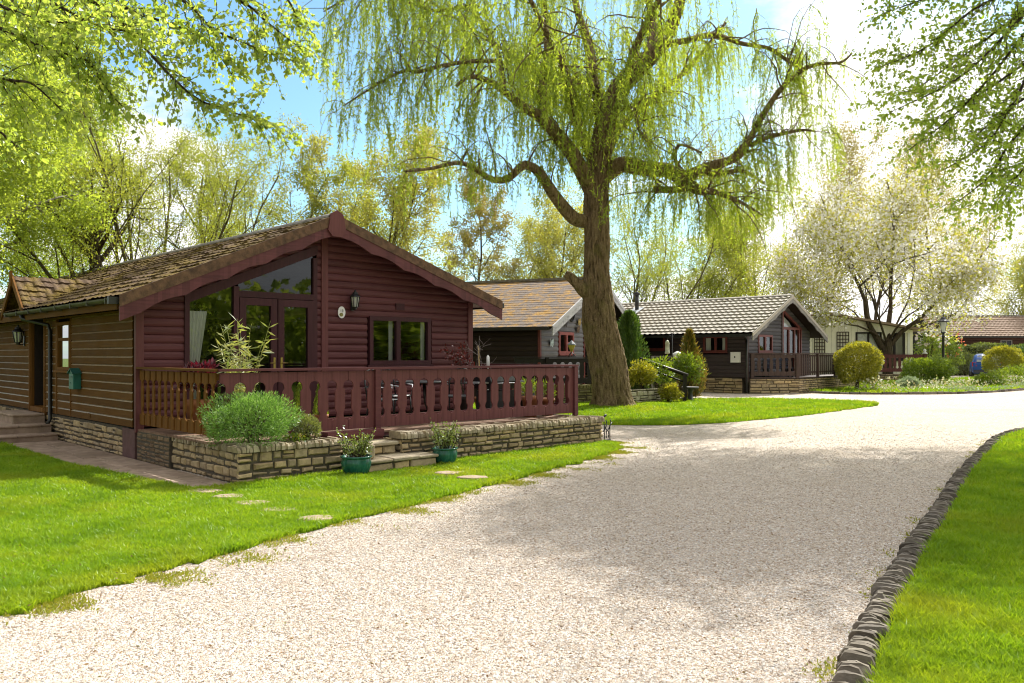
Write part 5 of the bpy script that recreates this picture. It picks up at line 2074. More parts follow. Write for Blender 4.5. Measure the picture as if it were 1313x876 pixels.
def barktube(P, r, k, rings, amp, seed, flare=None):
    """trunk or limb with furrowed bark ridges running along it"""
    rng = R(seed)
    P, r = smooth_path(P, r, rings)
    T = unit(np.gradient(P, axis=0))
    A = unit(np.cross(T, np.array([.15, 1.0, .1])))
    B = np.cross(T, A)
    th = np.arange(k) * 2 * math.pi / k
    s = np.concatenate([[0], np.cumsum(np.linalg.norm(np.diff(P, axis=0), axis=1))])[:, None]
    t = th[None]
    w = 1.1 * np.sin(s * 1.9 + 2 * t + 1) + .8 * np.sin(s * 4.3 + 3 * t) + .5 * np.sin(s * 9.1 + 5 * t + 2)
    nr = max(8, int(2 * math.pi * r.max() / .17))
    rid = np.abs(np.sin(nr * .5 * t + w)) ** .7
    w2 = np.abs(np.sin(nr * .5 * t * 1.0 - w * .8 + s * 1.2)) ** .7
    d = amp * (rid * .65 + w2 * .45 - .5) + rng.normal(0, amp * .10, (rings, k))
    lumpy = .05 * np.sin(2 * t + s * 1.1) + .035 * np.sin(3 * t - s * 1.7 + 1) + .02 * np.sin(5 * t + s * 3)
    rr = r[:, None] * (1 + lumpy)
    if flare is not None:
        f = np.clip(1 - s / flare, 0, 1) ** 2
        rr = rr * (1 + f * (.34 + .26 * np.cos(5 * t + .6) + .10 * np.cos(8 * t)))
    rr = rr + d * np.clip(r[:, None] / .25, .25, 1)
    V = P[:, None] + rr[..., None] * (np.cos(th)[None, :, None] * A[:, None] + np.sin(th)[None, :, None] * B[:, None])
    i, j = np.meshgrid(np.arange(rings - 1), np.arange(k), indexing='ij')
    a = (i * k + j).ravel()
    b = (i * k + (j + 1) % k).ravel()
    return V.reshape(-1, 3), np.stack([a, b, b + k, a + k], 1)


trunk = [(787, 529, 0, .64), (785, 508, 0, .57), (778, 465, 0, .545), (770, 420, 0, .53), (767, 388, 0, .50), (765, 352, 0, .405), (765, 310, 0, .375), (765, 265, 0, .36), (766, 225, 0, .345), (771, 188, -.2, .325),
         (778, 150, -.4, .315), (795, 113, -.5, .29), (820, 86, -.5, .25), (846, 60, -.4, .19), (862, 30, -.2, .18), (876, -15, 0, .14), (888, -90, .3, .07)]
limbs = [
    [(762, 250, 0, .30), (742, 212, -.5, .27), (724, 185, -1, .25), (695, 152, -1.6, .20), (668, 135, -2.2, .15), (640, 112, -2.8, .12), (618, 101, -3.3, .09), (601, 99, -3.6, .07), (585, 110, -3.8, .04)],
    [(755, 283, 0, .27), (735, 279, -.3, .24), (710, 250, -.8, .20), (692, 222, -1.2, .17), (672, 212, -1.5, .15), (650, 230, -1.8, .125), (628, 229, -2.0, .11), (608, 216, -2.3, .09), (587, 209, -2.6, .075), (553, 216, -3.2, .05), (519, 220, -3.8, .03)],
    [(697, 155, -1.6, .17), (695, 120, -1.2, .16), (702, 68, -.9, .14), (699, 25, -.6, .12), (696, -50, -.3, .07)],
    [(646, 115, -2.8, .10), (640, 75, -2.4, .09), (622, 35, -2.0, .08), (598, 10, -1.6, .07), (560, 14, -1.5, .06), (522, 3, -1.6, .04)],
    [(640, 78, -2.4, .08), (601, 79, -2.8, .07), (565, 85, -3.0, .065), (536, 92, -3.2, .06), (518, 91, -3.3, .055), (491, 104, -3.5, .04), (440, 136, -3.8, .02)],
    [(768, 235, .1, .32), (780, 222, .0, .30), (799, 211, -.2, .29), (828, 216, -.6, .27), (856, 219, -1, .25), (876, 229, -1.2, .24), (893, 220, -1.3, .19), (914, 212, -1.4, .17), (938, 205, -1.5, .15), (953, 193, -1.6, .13), (965, 171, -1.5, .11), (979, 147, -1.4, .10),
     (1000, 116, -1.2, .09), (1027, 91, -1.0, .08), (1051, 82, -.8, .07), (1078, 80, -.6, .05), (1092, 69, -.4, .025)],
    [(878, 228, -1.2, .20), (893, 243, -1.5, .17), (915, 246, -1.8, .10), (945, 257, -2.2, .06), (978, 276, -2.6, .02)],
    [(886, 238, -1.4, .15), (866, 243, -1.3, .13), (846, 243, -1.2, .12), (838, 240, -1.2, .09)],
    [(848, 58, -.4, .13), (880, 52, -.2, .11), (914, 45, .1, .10), (952, 56, .3, .085), (985, 62, .2, .075), (1004, 74, 0, .07), (1020, 84, -.4, .05)],
    [(962, 187, -1.6, .09), (975, 180, -1.8, .08), (993, 174, -2.0, .07), (1027, 167, -2.4, .05), (1046, 169, -2.7, .02)],
    [(890, 221, -1.3, .12), (920, 223, -1.0, .09), (952, 219, -.7, .07), (980, 236, -.3, .03)],
    [(786, 141, -.4, .10), (812, 140, -1.0, .08), (819, 165, -1.3, .06), (836, 190, -1.6, .03)],
    [(880, 226, -1.2, .08), (866, 205, -1.6, .07), (872, 186, -2, .05), (900, 196, -2.2, .03)],
    [(762, 116, -.2, .2), (760, 112, 0, .22), (755, 60, .6, .18), (741, 15, 1.0, .14), (725, -60, 1.4, .07)],
    [(776, 160, -.3, .24), (764, 118, .3, .22), (757, 80, .7, .19)],
    [(830, 78, -.5, .20), (838, 40, .4, .15), (832, 0, 1.0, .12), (828, -70, 1.6, .06)],
    [(765, 240, .4, .25), (757, 200, 1.8, .20), (735, 150, 3.4, .15), (715, 90, 4.6, .11), (690, 20, 5.6, .07)],
    [(770, 215, .4, .22), (790, 170, 2.0, .18), (830, 130, 3.6, .14), (880, 90, 4.8, .11), (930, 30, 6.0, .06)],
    [(745, 150, .5, .0), (700, 100, 2.5, .08), (640, 60, 4.0, .07), (580, 20, 5.2, .05), (520, -20, 6, .03)],
    [(800, 110, -.5, .15), (815, 60, -2.0, .13), (840, 10, -3.4, .10), (870, -60, -4.4, .05)],
    [(742, 160, -.8, .14), (728, 100, -2.4, .12), (700, 40, -3.8, .09), (660, -40, -5.0, .05)],
    [(735, 374, 0, .0), (758, 378, 0, .22)],
    [(700, -50, -.5, .10), (620, -55, -1.5, .08), (540, -35, -2.5, .06), (470, -15, -3.2, .045), (415, 15, -3.8, .02)],
]
limbs[18][0] = (757, 150, .6, .10)
limbs[14] = [(776, 165, -.3, .22), (765, 122, .2, .21), (758, 84, .6, .18)]
limbs = [l for l in limbs if len(l) > 2]
wbase = at(785, 523, WY)
wbase[2] = 0
wt = thing('willow_tree', 'big weeping willow with furrowed trunk and twisted limbs between the two nearest cabins', 'tree', tuple(wbase))
P, r = wp(trunk)
parts = [barktube(P, r, 110, 320, .07, 3, .8)]
stub, rs = wp([(764, 385, 0, .22), (748, 372, -.2, .19), (738, 362, -.3, .15), (729, 354, -.35, .13), (725, 351, -.35, .10)])
parts.append(barktube(stub, rs, 24, 20, .03, 4))
limb_paths = []
for li, l in enumerate(limbs):
    P, r = wp(l, .84)
    k = 28 if r.max() > .14 else 14
    parts.append(barktube(P, r, k, max(24, len(l) * 9), .03 if r.max() > .14 else .012, 40 + li))
    limb_paths.append(smooth_path(P, r, len(l) * 8))
V, Fc = joinarr(parts)
npmesh('trunk', V - wbase, Fc, M['bark_willow'], wt, True)
rng = R(77)
twig = MB()
anch, adir = [], []
for P, r in limb_paths:
    seglen = np.linalg.norm(np.diff(P, axis=0), axis=1).sum()
    thick = r.max() > .22
    n = int(seglen * (3.4 if thick else 6.0))
    for k in range(n):
        f = rng.uniform(.18, 1)
        i = min(int(f * (len(P) - 1)), len(P) - 2)
        p = P[i]
        T = unit(P[i + 1] - P[i])
        d = unit(T * rng.uniform(.1, 1.0) + rng.normal(0, .6, 3) + np.array([0, 0, .35]))
        L = rng.uniform(.6, 2.6) * (1.0 if f > .4 else .7)
        q = p.copy()
        pts = [p]
        for s in range(6):
            d = unit(d + rng.normal(0, .16, 3) + np.array([0, 0, .10 - .13 * s]))
            q = q + d * L / 6
            pts.append(q)
        rr = min(.035, max(.010, r[i] * .4))
        twig.tube(pts, np.linspace(rr, .005, 7), 5, False)
        for c in range(rng.integers(6, 11)):
            f2 = rng.uniform(.25, 1) * 5.999
            j = int(f2)
            anch.append(pts[j] + (pts[j + 1] - pts[j]) * (f2 - j))
            adir.append(unit(np.array([d[0], d[1], 0]) + rng.normal(0, .5, 3) * [1, 1, 0]))
twig.build('fine_twigs', M['bark_willow'], wt, wbase)
anch, adir = np.array(anch), np.array(adir)
lim_x = [425, 470, 520, 580, 660, 740, 790, 860, 950, 1000, 1060, 1105]
lim_y = [150, 230, 270, 275, 235, 215, 300, 330, 310, 270, 225, 110]
st = MB()
LP, LA = [], []
for p, d in zip(anch, adir):
    px = 656.5 + F * p[0] / p[1]
    if px < 415 or px > 1108:
        continue
    zmin = CH + (455 - np.interp(px, lim_x, lim_y) - rng.normal(0, 22)) * p[1] / F
    L = min(rng.gamma(1.7, .62) + .22, p[2] - zmin)
    if L < .25:
        continue
    n = 6
    f = np.linspace(0, 1, n)[:, None]
    out = min(.5, .28 * L)
    w = rng.normal(0, .05, 2)
    pts = p + d * out * (1 - np.exp(-3 * f)) + np.array([0, 0, -1.0]) * (L * f ** 1.15) + np.array([w[0], w[1], 0]) * L * np.sin(f * 2.6)
    st.tube(pts, np.linspace(.006, .003, n), 3, False)
    m = int(L * 26) + 5
    ff = rng.random(m) ** .8 * (n - 1.001)
    j = ff.astype(int)
    LP.append(pts[j] + (pts[j + 1] - pts[j]) * (ff - j)[:, None])
    LA.append(unit(pts[j + 1] - pts[j]) * .8 + rng.normal(0, .5, (m, 3)))
st.build('strand', M['l_olive'], wt, wbase)
LP, LA = np.concatenate(LP), np.concatenate(LA)
V, Fc = leafmesh(LP, LA, .125, .027, rng)
npmesh('crown', V - wbase, Fc, M['l_willow'], wt)
print('willow strands', len(anch), 'leaves', len(LP))

# ------------------------------------------------------------------ near overhanging trees
def overhang(name, label, base, trunkpath, limbs_, leafmat, bark, Ln, W, seed, per_m, tw, droop, nl, extra=None, rl=(.05, .008)):
    rng = R(seed)
    base = np.array(base, float)
    t = thing(name, label, 'tree', tuple(base))
    tr = MB()
    P, r = smooth_path(np.array([q[:3] for q in trunkpath], float), np.array([q[3] for q in trunkpath], float), 30)
    tr.tube(P, r, 14, False)
    LP, LA = [], []
    for pts in limbs_:
        P = np.array([at(*q) for q in pts])
        j = rng.normal(0, .04, P.shape)
        P, rr = smooth_path(P + j, np.linspace(rl[0], rl[1], len(P)), len(P) * 7)
        tr.tube(P, rr, 7, False)
        L = np.linalg.norm(np.diff(P, axis=0), axis=1).sum()
        for k in range(int(L * per_m)):
            i = rng.integers(1, len(P) - 1)
            T = unit(P[i + 1] - P[i])
            d = unit(T * .7 + rng.normal(0, .65, 3) + np.array([0, 0, .05]))
            q = P[i].copy()
            tl = rng.uniform(.4, 1.0) * tw
            pp = [q]
            for s in range(5):
                d = unit(d + rng.normal(0, .14, 3) + np.array([0, 0, -droop * (s + 1) * .3]))
                q = q + d * tl / 5
                pp.append(q)
            tr.tube(pp, np.linspace(max(.004, rr[i] * .35), .002, 6), 4, False)
            m = rng.poisson(nl * tl / tw) + 2
            pp = np.array(pp)
            f = rng.random(m) * 4.999
            jj = f.astype(int)
            LP.append(pp[jj] + (pp[jj + 1] - pp[jj]) * (f - jj)[:, None] + rng.normal(0, .025, (m, 3)))
            LA.append(unit(pp[jj + 1] - pp[jj]) * .5 + rng.normal(0, .6, (m, 3)) + np.array([0, 0, -.35]))
    n1 = sum(len(q) for q in LP)
    if extra is not None:
        P2, A2_ = extra(rng, tr)
        LP.append(P2)
        LA.append(A2_)
    tr.build('trunk', bark, t, base)
    LP, LA = np.concatenate(LP), np.concatenate(LA)
    k = np.where(np.arange(len(LP)) < n1, 1.0, 1.75)[:, None]  # unseen extra leaves enlarged to deepen their shade
    V, Fc = leafmesh(LP, LA, Ln * k, W * k, rng)
    npmesh('crown', V - base, Fc, leafmat, t)
    print(name, n1, len(LP))
    return t


lime_limbs = [
    [(-60, 10, 9), (22, 43, 9.2), (60, 64, 9.4), (104, 82, 9.6), (135, 104, 9.8)],
    [(20, -60, 9.5), (74, 0, 9.6), (100, 48, 9.7), (126, 100, 9.8), (150, 128, 9.9)],
    [(60, -40, 10), (148, 26, 10.1), (182, 65, 10.2), (243, 113, 10.3), (304, 148, 10.5), (352, 162, 10.6)],
    [(100, -30, 10.4), (170, 6, 10.5), (220, 28, 10.7), (262, 50, 10.8), (300, 95, 11)],
    [(180, -40, 10.2), (243, 9, 10.5), (278, 43, 10.6), (318, 65, 10.8), (360, 72, 11)],
    [(260, -30, 11), (310, 10, 11.1), (345, 30, 11.2), (395, 62, 11.3)],
    [(-60, 70, 8.6), (0, 90, 8.8), (50, 120, 9.0), (95, 150, 9.2)],
    [(-60, -20, 8.4), (10, 10, 8.6), (60, 20, 8.7), (110, 15, 8.8)],
    [(-20, -40, 9.0), (40, -10, 9.1), (130, 30, 9.2), (190, 45, 9.4)],
    [(-60, 140, 9.6), (-10, 165, 9.7), (30, 190, 9.8)],
    [(330, -50, 11.4), (365, -5, 11.5), (385, 30, 11.5)],
]
lb = (-9.5, 8.2, 0)
overhang('lime_tree', 'near tree whose fresh yellow green branches hang into the upper left corner', lb,
         [(-9.5, 8.2, 0, .38), (-9.4, 8.3, 2.5, .33), (-8.8, 8.7, 5, .26), (-7.2, 9.3, 7, .18), (-5.2, 9.9, 8.1, .10)],
         lime_limbs, M['l_lime'], M['bark'], .072, .056, 201, 24, .74, .2, 24, rl=(.026, .005))

beech_limbs = [
    [(1400, -20, 15), (1330, 20, 15), (1272, 88, 15), (1222, 150, 15), (1165, 192, 15.2)],
    [(1400, -70, 15.4), (1320, -22, 15.4), (1245, 14, 15.4), (1190, 58, 15.5), (1118, 92, 15.6)],
    [(1410, 20, 14.4), (1345, 58, 14.4), (1302, 126, 14.4), (1262, 182, 14.5), (1205, 222, 14.6)],
    [(1420, 80, 14), (1345, 128, 14), (1300, 188, 14), (1268, 226, 14), (1228, 262, 14.2)],
    [(1380, -70, 16), (1300, -34, 16), (1215, -12, 16), (1128, 18, 16.2)],
    [(1430, 130, 13.6), (1352, 170, 13.6), (1312, 214, 13.6), (1274, 258, 13.8)],
    [(1400, -30, 16.5), (1330, 0, 16.5), (1240, 70, 16.5), (1172, 122, 16.6)],
    [(1410, 20, 16), (1340, 60, 16), (1255, 118, 16), (1180, 160, 16.2)],
    [(1390, -60, 14.6), (1310, 20, 14.6), (1235, 95, 14.6), (1140, 140, 14.8)],
    [(1420, 150, 15), (1350, 200, 15), (1310, 240, 15), (1285, 268, 15.2)],
    [(1410, 60, 15), (1350, 100, 15), (1280, 150, 15), (1225, 195, 15.2)],
]


def beech_top(rng, tr):
    c = np.array([10.8, 19.0, 12.5])
    n = 420000
    D = unit(rng.normal(size=(n, 3)))
    P = c + D * (rng.random(n) ** .45 * lump(D, rng, .25))[:, None] * np.array([7.2, 8.5, 5.0])
    # clumps with gaps
    f = np.sin(P[:, 0] * 1.7 + np.sin(P[:, 1] * 1.3) * 1.5) + np.sin(P[:, 1] * 1.9 + P[:, 2]) + np.sin(P[:, 2] * 2.1 + P[:, 0] * .8)
    px = 656.5 + F * P[:, 0] / P[:, 1]
    py = 455 - F * (P[:, 2] - CH) / P[:, 1]
    low = np.interp(px, [1090, 1120, 1200, 1290, 1340, 1500], [-30, 40, 150, 215, 240, 330])
    gx = P[:, 0] - P[:, 2] * .53 + rng.normal(0, .5, n)
    gy = P[:, 1] - P[:, 2] * .848 + rng.normal(0, .7, n) + .8 * np.sin(P[:, 0] * 1.1)
    shade = inside(np.column_stack([gx, gy]), [(-.3, 9.2), (.6, 8.0), (1.6, 6.7), (3.4, 6.3), (4.4, 7.4), (5.5, 6.6), (12, 6.5), (16, 15), (14, 22), (9.5, 18.5), (6.5, 17), (3.6, 15.2), (1.2, 12.2)])  # unseen crown leaves kept only where they shade this patch of ground
    ok = (f > -.32) & (((py < -12) & shade) | ((px > 1110) & (py < low) & (rng.random(n) < .02)))
    for k in range(16):
        e = c + unit(rng.normal(size=3)) * [5, 6, 3]
        ex = 656.5 + F * e[0] / e[1]
        ey = 455 - F * (e[2] - CH) / e[1]
        if ex > 1360 and ey < 100:
            tr.tube([(12.2, 17.4, 8), (np.array([12.2, 17.4, 8]) + e) / 2 + [0, 0, .6], e], [.16, .10, .03], 6, False)
    return P[ok], rng.normal(0, 1, (ok.sum(), 3)) * [1, 1, .5]


bb = (14.2, 16.4, 0.0)
overhang('beech_tree', 'near tree whose layered fresh green branches hang into the upper right corner', bb,
         [(14.2, 16.4, 0, .5), (14.0, 16.5, 3, .42), (13.2, 16.9, 6.5, .34), (12.2, 17.4, 9, .24), (10.8, 18.6, 13.5, .08)],
         beech_limbs, M['l_beech'], M['bark'], .082, .05, 211, 19, 1.05, .04, 26, beech_top, rl=(.04, .006))

# ------------------------------------------------------------------ trees behind the cabins
def bg(px, Y, top, name, label, seed, leaf, bark, nleaf, Ln, W, **kw):
    b = at(px, 455, Y)
    b[2] = 0
    h = CH + (455 - top) * Y / F
    return tree(name, label, b, h, seed, M[leaf], M[bark], nleaf, Ln, W, group=None, **kw)


bg(6, 22, -60, 'birch_tree', 'birch with pale trunk and fresh green crown at the far left behind the cabin', 301, 'l_birch', 'bark_birch', 128960, .085, .05,
   trunk_r=.21, kids=(20, 6, 4), ratio=.30, spread=1.0, droop=.10, start=.34, jit=.22)
bg(-75, 25, -60, 'birch_tree', 'leafy birch whose crown fills the left edge above the porch', 302, 'l_birch', 'bark_birch', 120000, .09, .055,
   trunk_r=.2, kids=(18, 6, 4), ratio=.36, spread=1.0, droop=.10, start=.2, jit=.25)
bg(62, 33, -20, 'birch_tree', 'yellow green birch standing between the left edge and the many stemmed tree', 303, 'l_birch', 'bark_birch', 112500, .095, .055,
   trunk_r=.16, kids=(18, 6, 4), ratio=.32, spread=.95, droop=.08, start=.2, jit=.25)
bg(182, 26, 128, 'willow_bush', 'many stemmed olive tree fanning out behind the maroon roof on the left', 304, 'l_olive', 'bark_olive', 41600, .085, .03,
   trunk_r=.085, kids=(9, 5), ratio=.40, spread=.55, up=.05, start=.22, jit=.10, stems_=9, off_spread=.62, wander=.07)
bg(131, 25, 270, 'pollard_tree', 'stout dark leaning trunk with short shoots behind the cabin roof', 305, 'l_olive', 'bark', 9000, .09, .04,
   trunk_r=.42, kids=(14, 5), ratio=.55, spread=.9, start=.72, jit=.15, lean=(-.10, 0, 1), wander=.05)
bg(300, 34, 178, 'leafy_tree', 'olive leaved tree rising above the middle of the maroon roof slope', 306, 'l_olive', 'bark_olive', 23256, .11, .05, trunk_r=.17, kids=(14, 6, 4), ratio=.38, spread=.75, jit=.14)
bg(372, 37, 205, 'leafy_tree', 'thin budding tree just left of the maroon gable peak', 307, 'l_yellow', 'bark', 12240, .12, .06, trunk_r=.13, kids=(14, 6, 4), ratio=.36, spread=.75, jit=.12)
bg(470, 33, 200, 'leafy_tree', 'yellow green tree above the right roof slope of the maroon cabin', 308, 'l_yellow', 'bark_olive', 24480, .11, .06, trunk_r=.16, kids=(15, 6, 4), ratio=.38, spread=.8, jit=.15)
bg(535, 38, 235, 'leafy_tree', 'broad budding tree beyond the lower right end of the maroon roof', 309, 'l_olive', 'bark', 19152, .11, .06, trunk_r=.15, kids=(14, 6, 4), ratio=.38, spread=.8, jit=.16)
bg(612, 47, 262, 'leafy_tree', 'sparse coppery tree above the orange moss roof', 310, 'l_copper', 'bark', 18700, .13, .07, trunk_r=.13, kids=(15, 6, 4), ratio=.34, spread=.7, jit=.14)
bg(650, 52, 310, 'leafy_tree', 'small yellowish tree above the ridge of the orange moss roof', 311, 'l_yellow', 'bark', 12960, .14, .07, trunk_r=.12, kids=(12, 6, 4), ratio=.4, spread=.8, jit=.2)
bg(712, 49, 290, 'leafy_tree', 'yellow budding tree just left of the willow trunk behind the roof', 312, 'l_yellow', 'bark', 20160, .13, .07, trunk_r=.15, kids=(13, 6, 4), ratio=.4, spread=.8, jit=.2)
bg(815, 54, 262, 'leafy_tree', 'many stemmed yellow green tree right of the willow trunk', 313, 'l_olive', 'bark_olive', 24480, .13, .06, trunk_r=.10, kids=(9, 5), ratio=.42, spread=.6, stems_=7, off_spread=.6, jit=.2)
bg(885, 58, 300, 'leafy_tree', 'olive tree above the flue of the dark cabin', 314, 'l_olive', 'bark_olive', 20160, .14, .07, trunk_r=.12, kids=(9, 5), ratio=.42, spread=.65, stems_=5, off_spread=.5, jit=.22)
bg(950, 60, 300, 'leafy_tree', 'rounded olive tree above the ridge end of the dark cabin', 315, 'l_olive', 'bark_olive', 24480, .14, .07, trunk_r=.14, kids=(14, 6, 4), ratio=.42, spread=.85, jit=.25)
bg(1008, 66, 205, 'poplar_tree', 'tall thin coppery tree left of the blossom tree', 316, 'l_copper', 'bark', 15469, .17, .08, trunk_r=.16, kids=(22, 6, 3), ratio=.36, spread=.5, up=.1, start=.15, jit=.34)
bg(1062, 70, 215, 'poplar_tree', 'tall coppery tree directly behind the left side of the blossom tree', 317, 'l_copper', 'bark', 19110, .17, .08, trunk_r=.16, kids=(22, 6, 3), ratio=.36, spread=.5, up=.1, start=.15, jit=.34)
bg(1118, 74, 190, 'poplar_tree', 'tallest coppery tree rising behind the blossom tree', 318, 'l_copper', 'bark', 20020, .17, .08, trunk_r=.18, kids=(24, 6, 3), ratio=.36, spread=.5, up=.1, start=.15, jit=.34)
bg(1296, 88, 335, 'leafy_tree', 'distant budding tree above the brown roof at the right edge', 319, 'l_yellow', 'bark', 14400, .2, .10, trunk_r=.2, kids=(12, 6, 4), ratio=.42, spread=.85, jit=.3)
bg(1350, 84, 325, 'leafy_tree', 'distant olive tree at the right edge', 320, 'l_olive', 'bark', 12800, .2, .10, trunk_r=.2, kids=(12, 6, 4), ratio=.42, spread=.85, jit=.3)
bg(1200, 72, 235, 'leafy_tree', 'broad yellow green tree behind the right side of the blossom tree', 322, 'l_yellow', 'bark', 22000, .17, .09, trunk_r=.2, kids=(14, 6, 4), ratio=.42, spread=.85, jit=.3, start=.12)
# blossom tree with a forked trunk
rng = R(321)
bb = at(1137, 455, 53)
bb[2] = 0
q = F / 53
def bp(px, py, dy=0):
    return at(px, py, 53 + dy) - bb


g = Grow(rng, (9, 6, 4), .50, .95, .09, .05, .02, .04, .5)
tk = MB()
tk.tube(smooth_path(np.array([bp(1138, 490), bp(1138, 478), bp(1139, 462), bp(1138, 448), bp(1139, 438)]), np.full(5, 1.0), 12)[0], np.linspace(.36, .28, 12), 14, False)
forks = [([bp(1134, 452), bp(1122, 430, -.2), bp(1112, 410, -.3), bp(1109, 385, -.4)], .24, (-.25, .1, 1), 7.5),
         ([bp(1139, 440), bp(1139, 420, .3), bp(1142, 395, .6)], .26, (.06, .2, 1), 8.5),
         ([bp(1142, 442), bp(1158, 424, -.3), bp(1178, 410, -.8), bp(1192, 396, -1)], .20, (.75, -.1, .9), 6.5),
         ([bp(1140, 440), bp(1150, 415, 1.0), bp(1165, 385, 1.8)], .10, (.5, .6, 1), 7),
         ([bp(1137, 440), bp(1128, 412, -1.0), bp(1120, 385, -1.7)], .09, (-.7, -.4, .8), 6),
         ([bp(1136, 442), bp(1122, 428, -.4), bp(1100, 418, -.8)], .10, (-1, -.15, .32), 5),
         ([bp(1136, 446), bp(1120, 430, .6), bp(1095, 400, 1.2)], .10, (-1, .4, .6), 5.5),
         ([bp(1142, 440), bp(1165, 425, .5), bp(1195, 415, .9)], .10, (1, .3, .35), 5),
         ([bp(1141, 436), bp(1150, 420, -.8), bp(1165, 404, -1.6)], .10, (.6, -.8, .5), 4.5)]
for P, r, d, L in forks:
    tk.tube(smooth_path(np.array(P), np.full(len(P), 1.0), 10)[0], np.linspace(r * .85, r * .5, 10), 10, False)
    g.go(P[-1], d, L, r * .5, 0)
t = thing('blossom_tree', 'white blossoming tree with forked dark trunk in the far bed', 'tree', tuple(bb))
W_ = g.wood(8)
n0 = len(tk.v)
tk.v += W_.v
tk.f += [[i + n0 for i in f] for f in W_.f]
tk.sm += W_.sm
tk.build('trunk', M['bark'], t)
kp = lambda P: (P[:, 2] > np.where(P[:, 0] < 1.2, 3.7, 2.7) + .3 * np.sin(P[:, 0] * 2)) & (P[:, 0] > -6.9) & (P[:, 0] < 5.8)
npmesh('crown', *g.leaves(19000, .21, .11, .34, keep=kp), M['l_yellow'], t)
npmesh('blossom', *g.leaves(14000, .20, .16, .34, keep=kp), M['blossom'], t)

# a far wood, one mass
rng = R(331)
mb = MB()
P, A = [], []
for k in range(120):
    X = rng.uniform(-95, 120)
    Y = rng.uniform(105, 150)
    h = rng.uniform(4, 8.5)
    mb.tube([(X, Y, 0), (X + rng.normal(0, .3), Y, h * .8)], [.2, .05], 5, False)
    m = 260
    D = unit(rng.normal(size=(m, 3)))
    P.append(np.array([X, Y, h * .58]) + D * np.array([2.6, 2.6, h * .42]) * lump(D, rng, .3)[:, None] * rng.random((m, 1)) ** .4)
    A.append(rng.normal(size=(m, 3)))
V, Fc = leafmesh(np.concatenate(P), np.concatenate(A), .55, .34, rng)
tag(npmesh('treeline', V, Fc, M['l_olive']), 'far wood of low budding trees closing the horizon', 'wood', None, 'stuff')

P, A = [], []                          # the trees behind the camera, seen only in the window panes
for k in range(46):
    X, Y, h = rng.uniform(25, 42), rng.uniform(-26, 13), rng.uniform(4, 8)
    m = 260
    D = unit(rng.normal(size=(m, 3)))
    P.append(np.array([X, Y, h * .55]) + D * np.array([2.8, 2.8, h * .46]) * lump(D, rng, .3)[:, None] * rng.random((m, 1)) ** .4)
    A.append(rng.normal(size=(m, 3)))
V, Fc = leafmesh(np.concatenate(P), np.concatenate(A), .8, .5, rng)
tag(npmesh('treeline', V, Fc, M['l_birch']), 'wood of leafy trees across the drive, mirrored in the window panes', 'wood', None, 'stuff')

# ------------------------------------------------------------------ conifers and shrubs by the willow
def cone_plant(name, label, b, r, h, n, Ln, W, mat, seed, power=.7, cat='conifer', bulge=1.0):
    rng = R(seed)
    t = rng.random(n) ** 1.25
    a = rng.uniform(0, 6.28, n)
    D = np.column_stack([np.cos(a), np.sin(a), t * 2 - 1])
    prof = (1 - t) ** power * np.minimum(1, .55 + t * 4)
    rr = r * prof * lump(D, rng, .5) * rng.uniform(.5, 1.08, n)
    P = np.column_stack([b[0] + rr * np.cos(a), b[1] + rr * np.sin(a), .05 + t * h])
    A = np.column_stack([np.cos(a) * .55, np.sin(a) * .55, np.full(n, 1.0)]) + rng.normal(0, .3, (n, 3))
    st = MB()
    st.tube([(b[0], b[1], 0), (b[0], b[1], h * .9)], [r * .15, .01], 6, False)
    return plant(name, label, cat, (b[0], b[1], 0), [('stem', st, M['bark']), ('foliage', leafmesh(P, A, Ln, W, rng), mat)])


b = at(806, 455, 30.3)
cone_plant('columnar_conifer', 'dark green columnar conifer close behind the willow trunk', b, .58, 3.2, 12000, .15, .035, M['l_conifer'], 341, .42)
b = at(884, 455, 31.8)
cone_plant('golden_cypress', 'pointed golden green cypress in front of the dark cabin wall', b, .66, 2.55, 8000, .17, .035, M['l_gold_conifer'], 342, .8)
for (px, Y, r, z, lb, mt, s, L_) in ((842, 29.6, (.75, .5, .55), 1.0, 'bright yellow green shrub under the sloping handrail', 'l_shrub', 351, .11),
                                     (822, 28.9, (.45, .4, .42), .95, 'leafy green shrub beside the willow foot behind the low wall', 'l_topiary', 352, .11),
                                     (878, 31.0, (.55, .45, .55), 1.1, 'glossy green shrub between golden cypress and handrail', 'l_shrub', 353, .12),
                                     (858, 28.7, (.35, .3, .30), .35, 'low yellow green clump in the grass at the bird feeder pole', 'l_topiary', 354, .09)):
    b = at(px, 455, Y)
    bushy('garden_shrub', lb, (b[0], b[1], z), r, 0.0, 2600, L_, L_ * .4, M[mt], s, .25, .3)

# ------------------------------------------------------------------ the far bed
b = at(1099, 455, 37.6)
rng = R(361)
st = MB()
st.tube([(b[0], b[1], 0), (b[0] + .03, b[1], .8)], [.09, .08], 8, False)
plant('topiary_ball', 'golden green topiary ball on a short stem nearest the dark cabin deck', 'topiary', (b[0], b[1], 0),
      [('stem', st, M['bark']), ('foliage', shrub((b[0], b[1], 1.22), (1.0, 1.0, .98), 13000, .10, .06, rng, .10, .1, .70, -.85), M['l_topiary'])])
b = at(1286, 455, 52)
rng = R(362)
st = MB()
st.tube([(b[0], b[1], 0), (b[0], b[1], .6)], [.09, .08], 8, False)
plant('topiary_ball', 'golden green topiary ball in front of the blue car', 'topiary', (b[0], b[1], 0),
      [('stem', st, M['bark']), ('foliage', shrub((b[0], b[1], 1.30), (1.12, 1.12, 1.0), 12000, .10, .06, rng, .10, .1, .70, -.9), M['l_topiary'])])
b = at(1190, 455, 44)
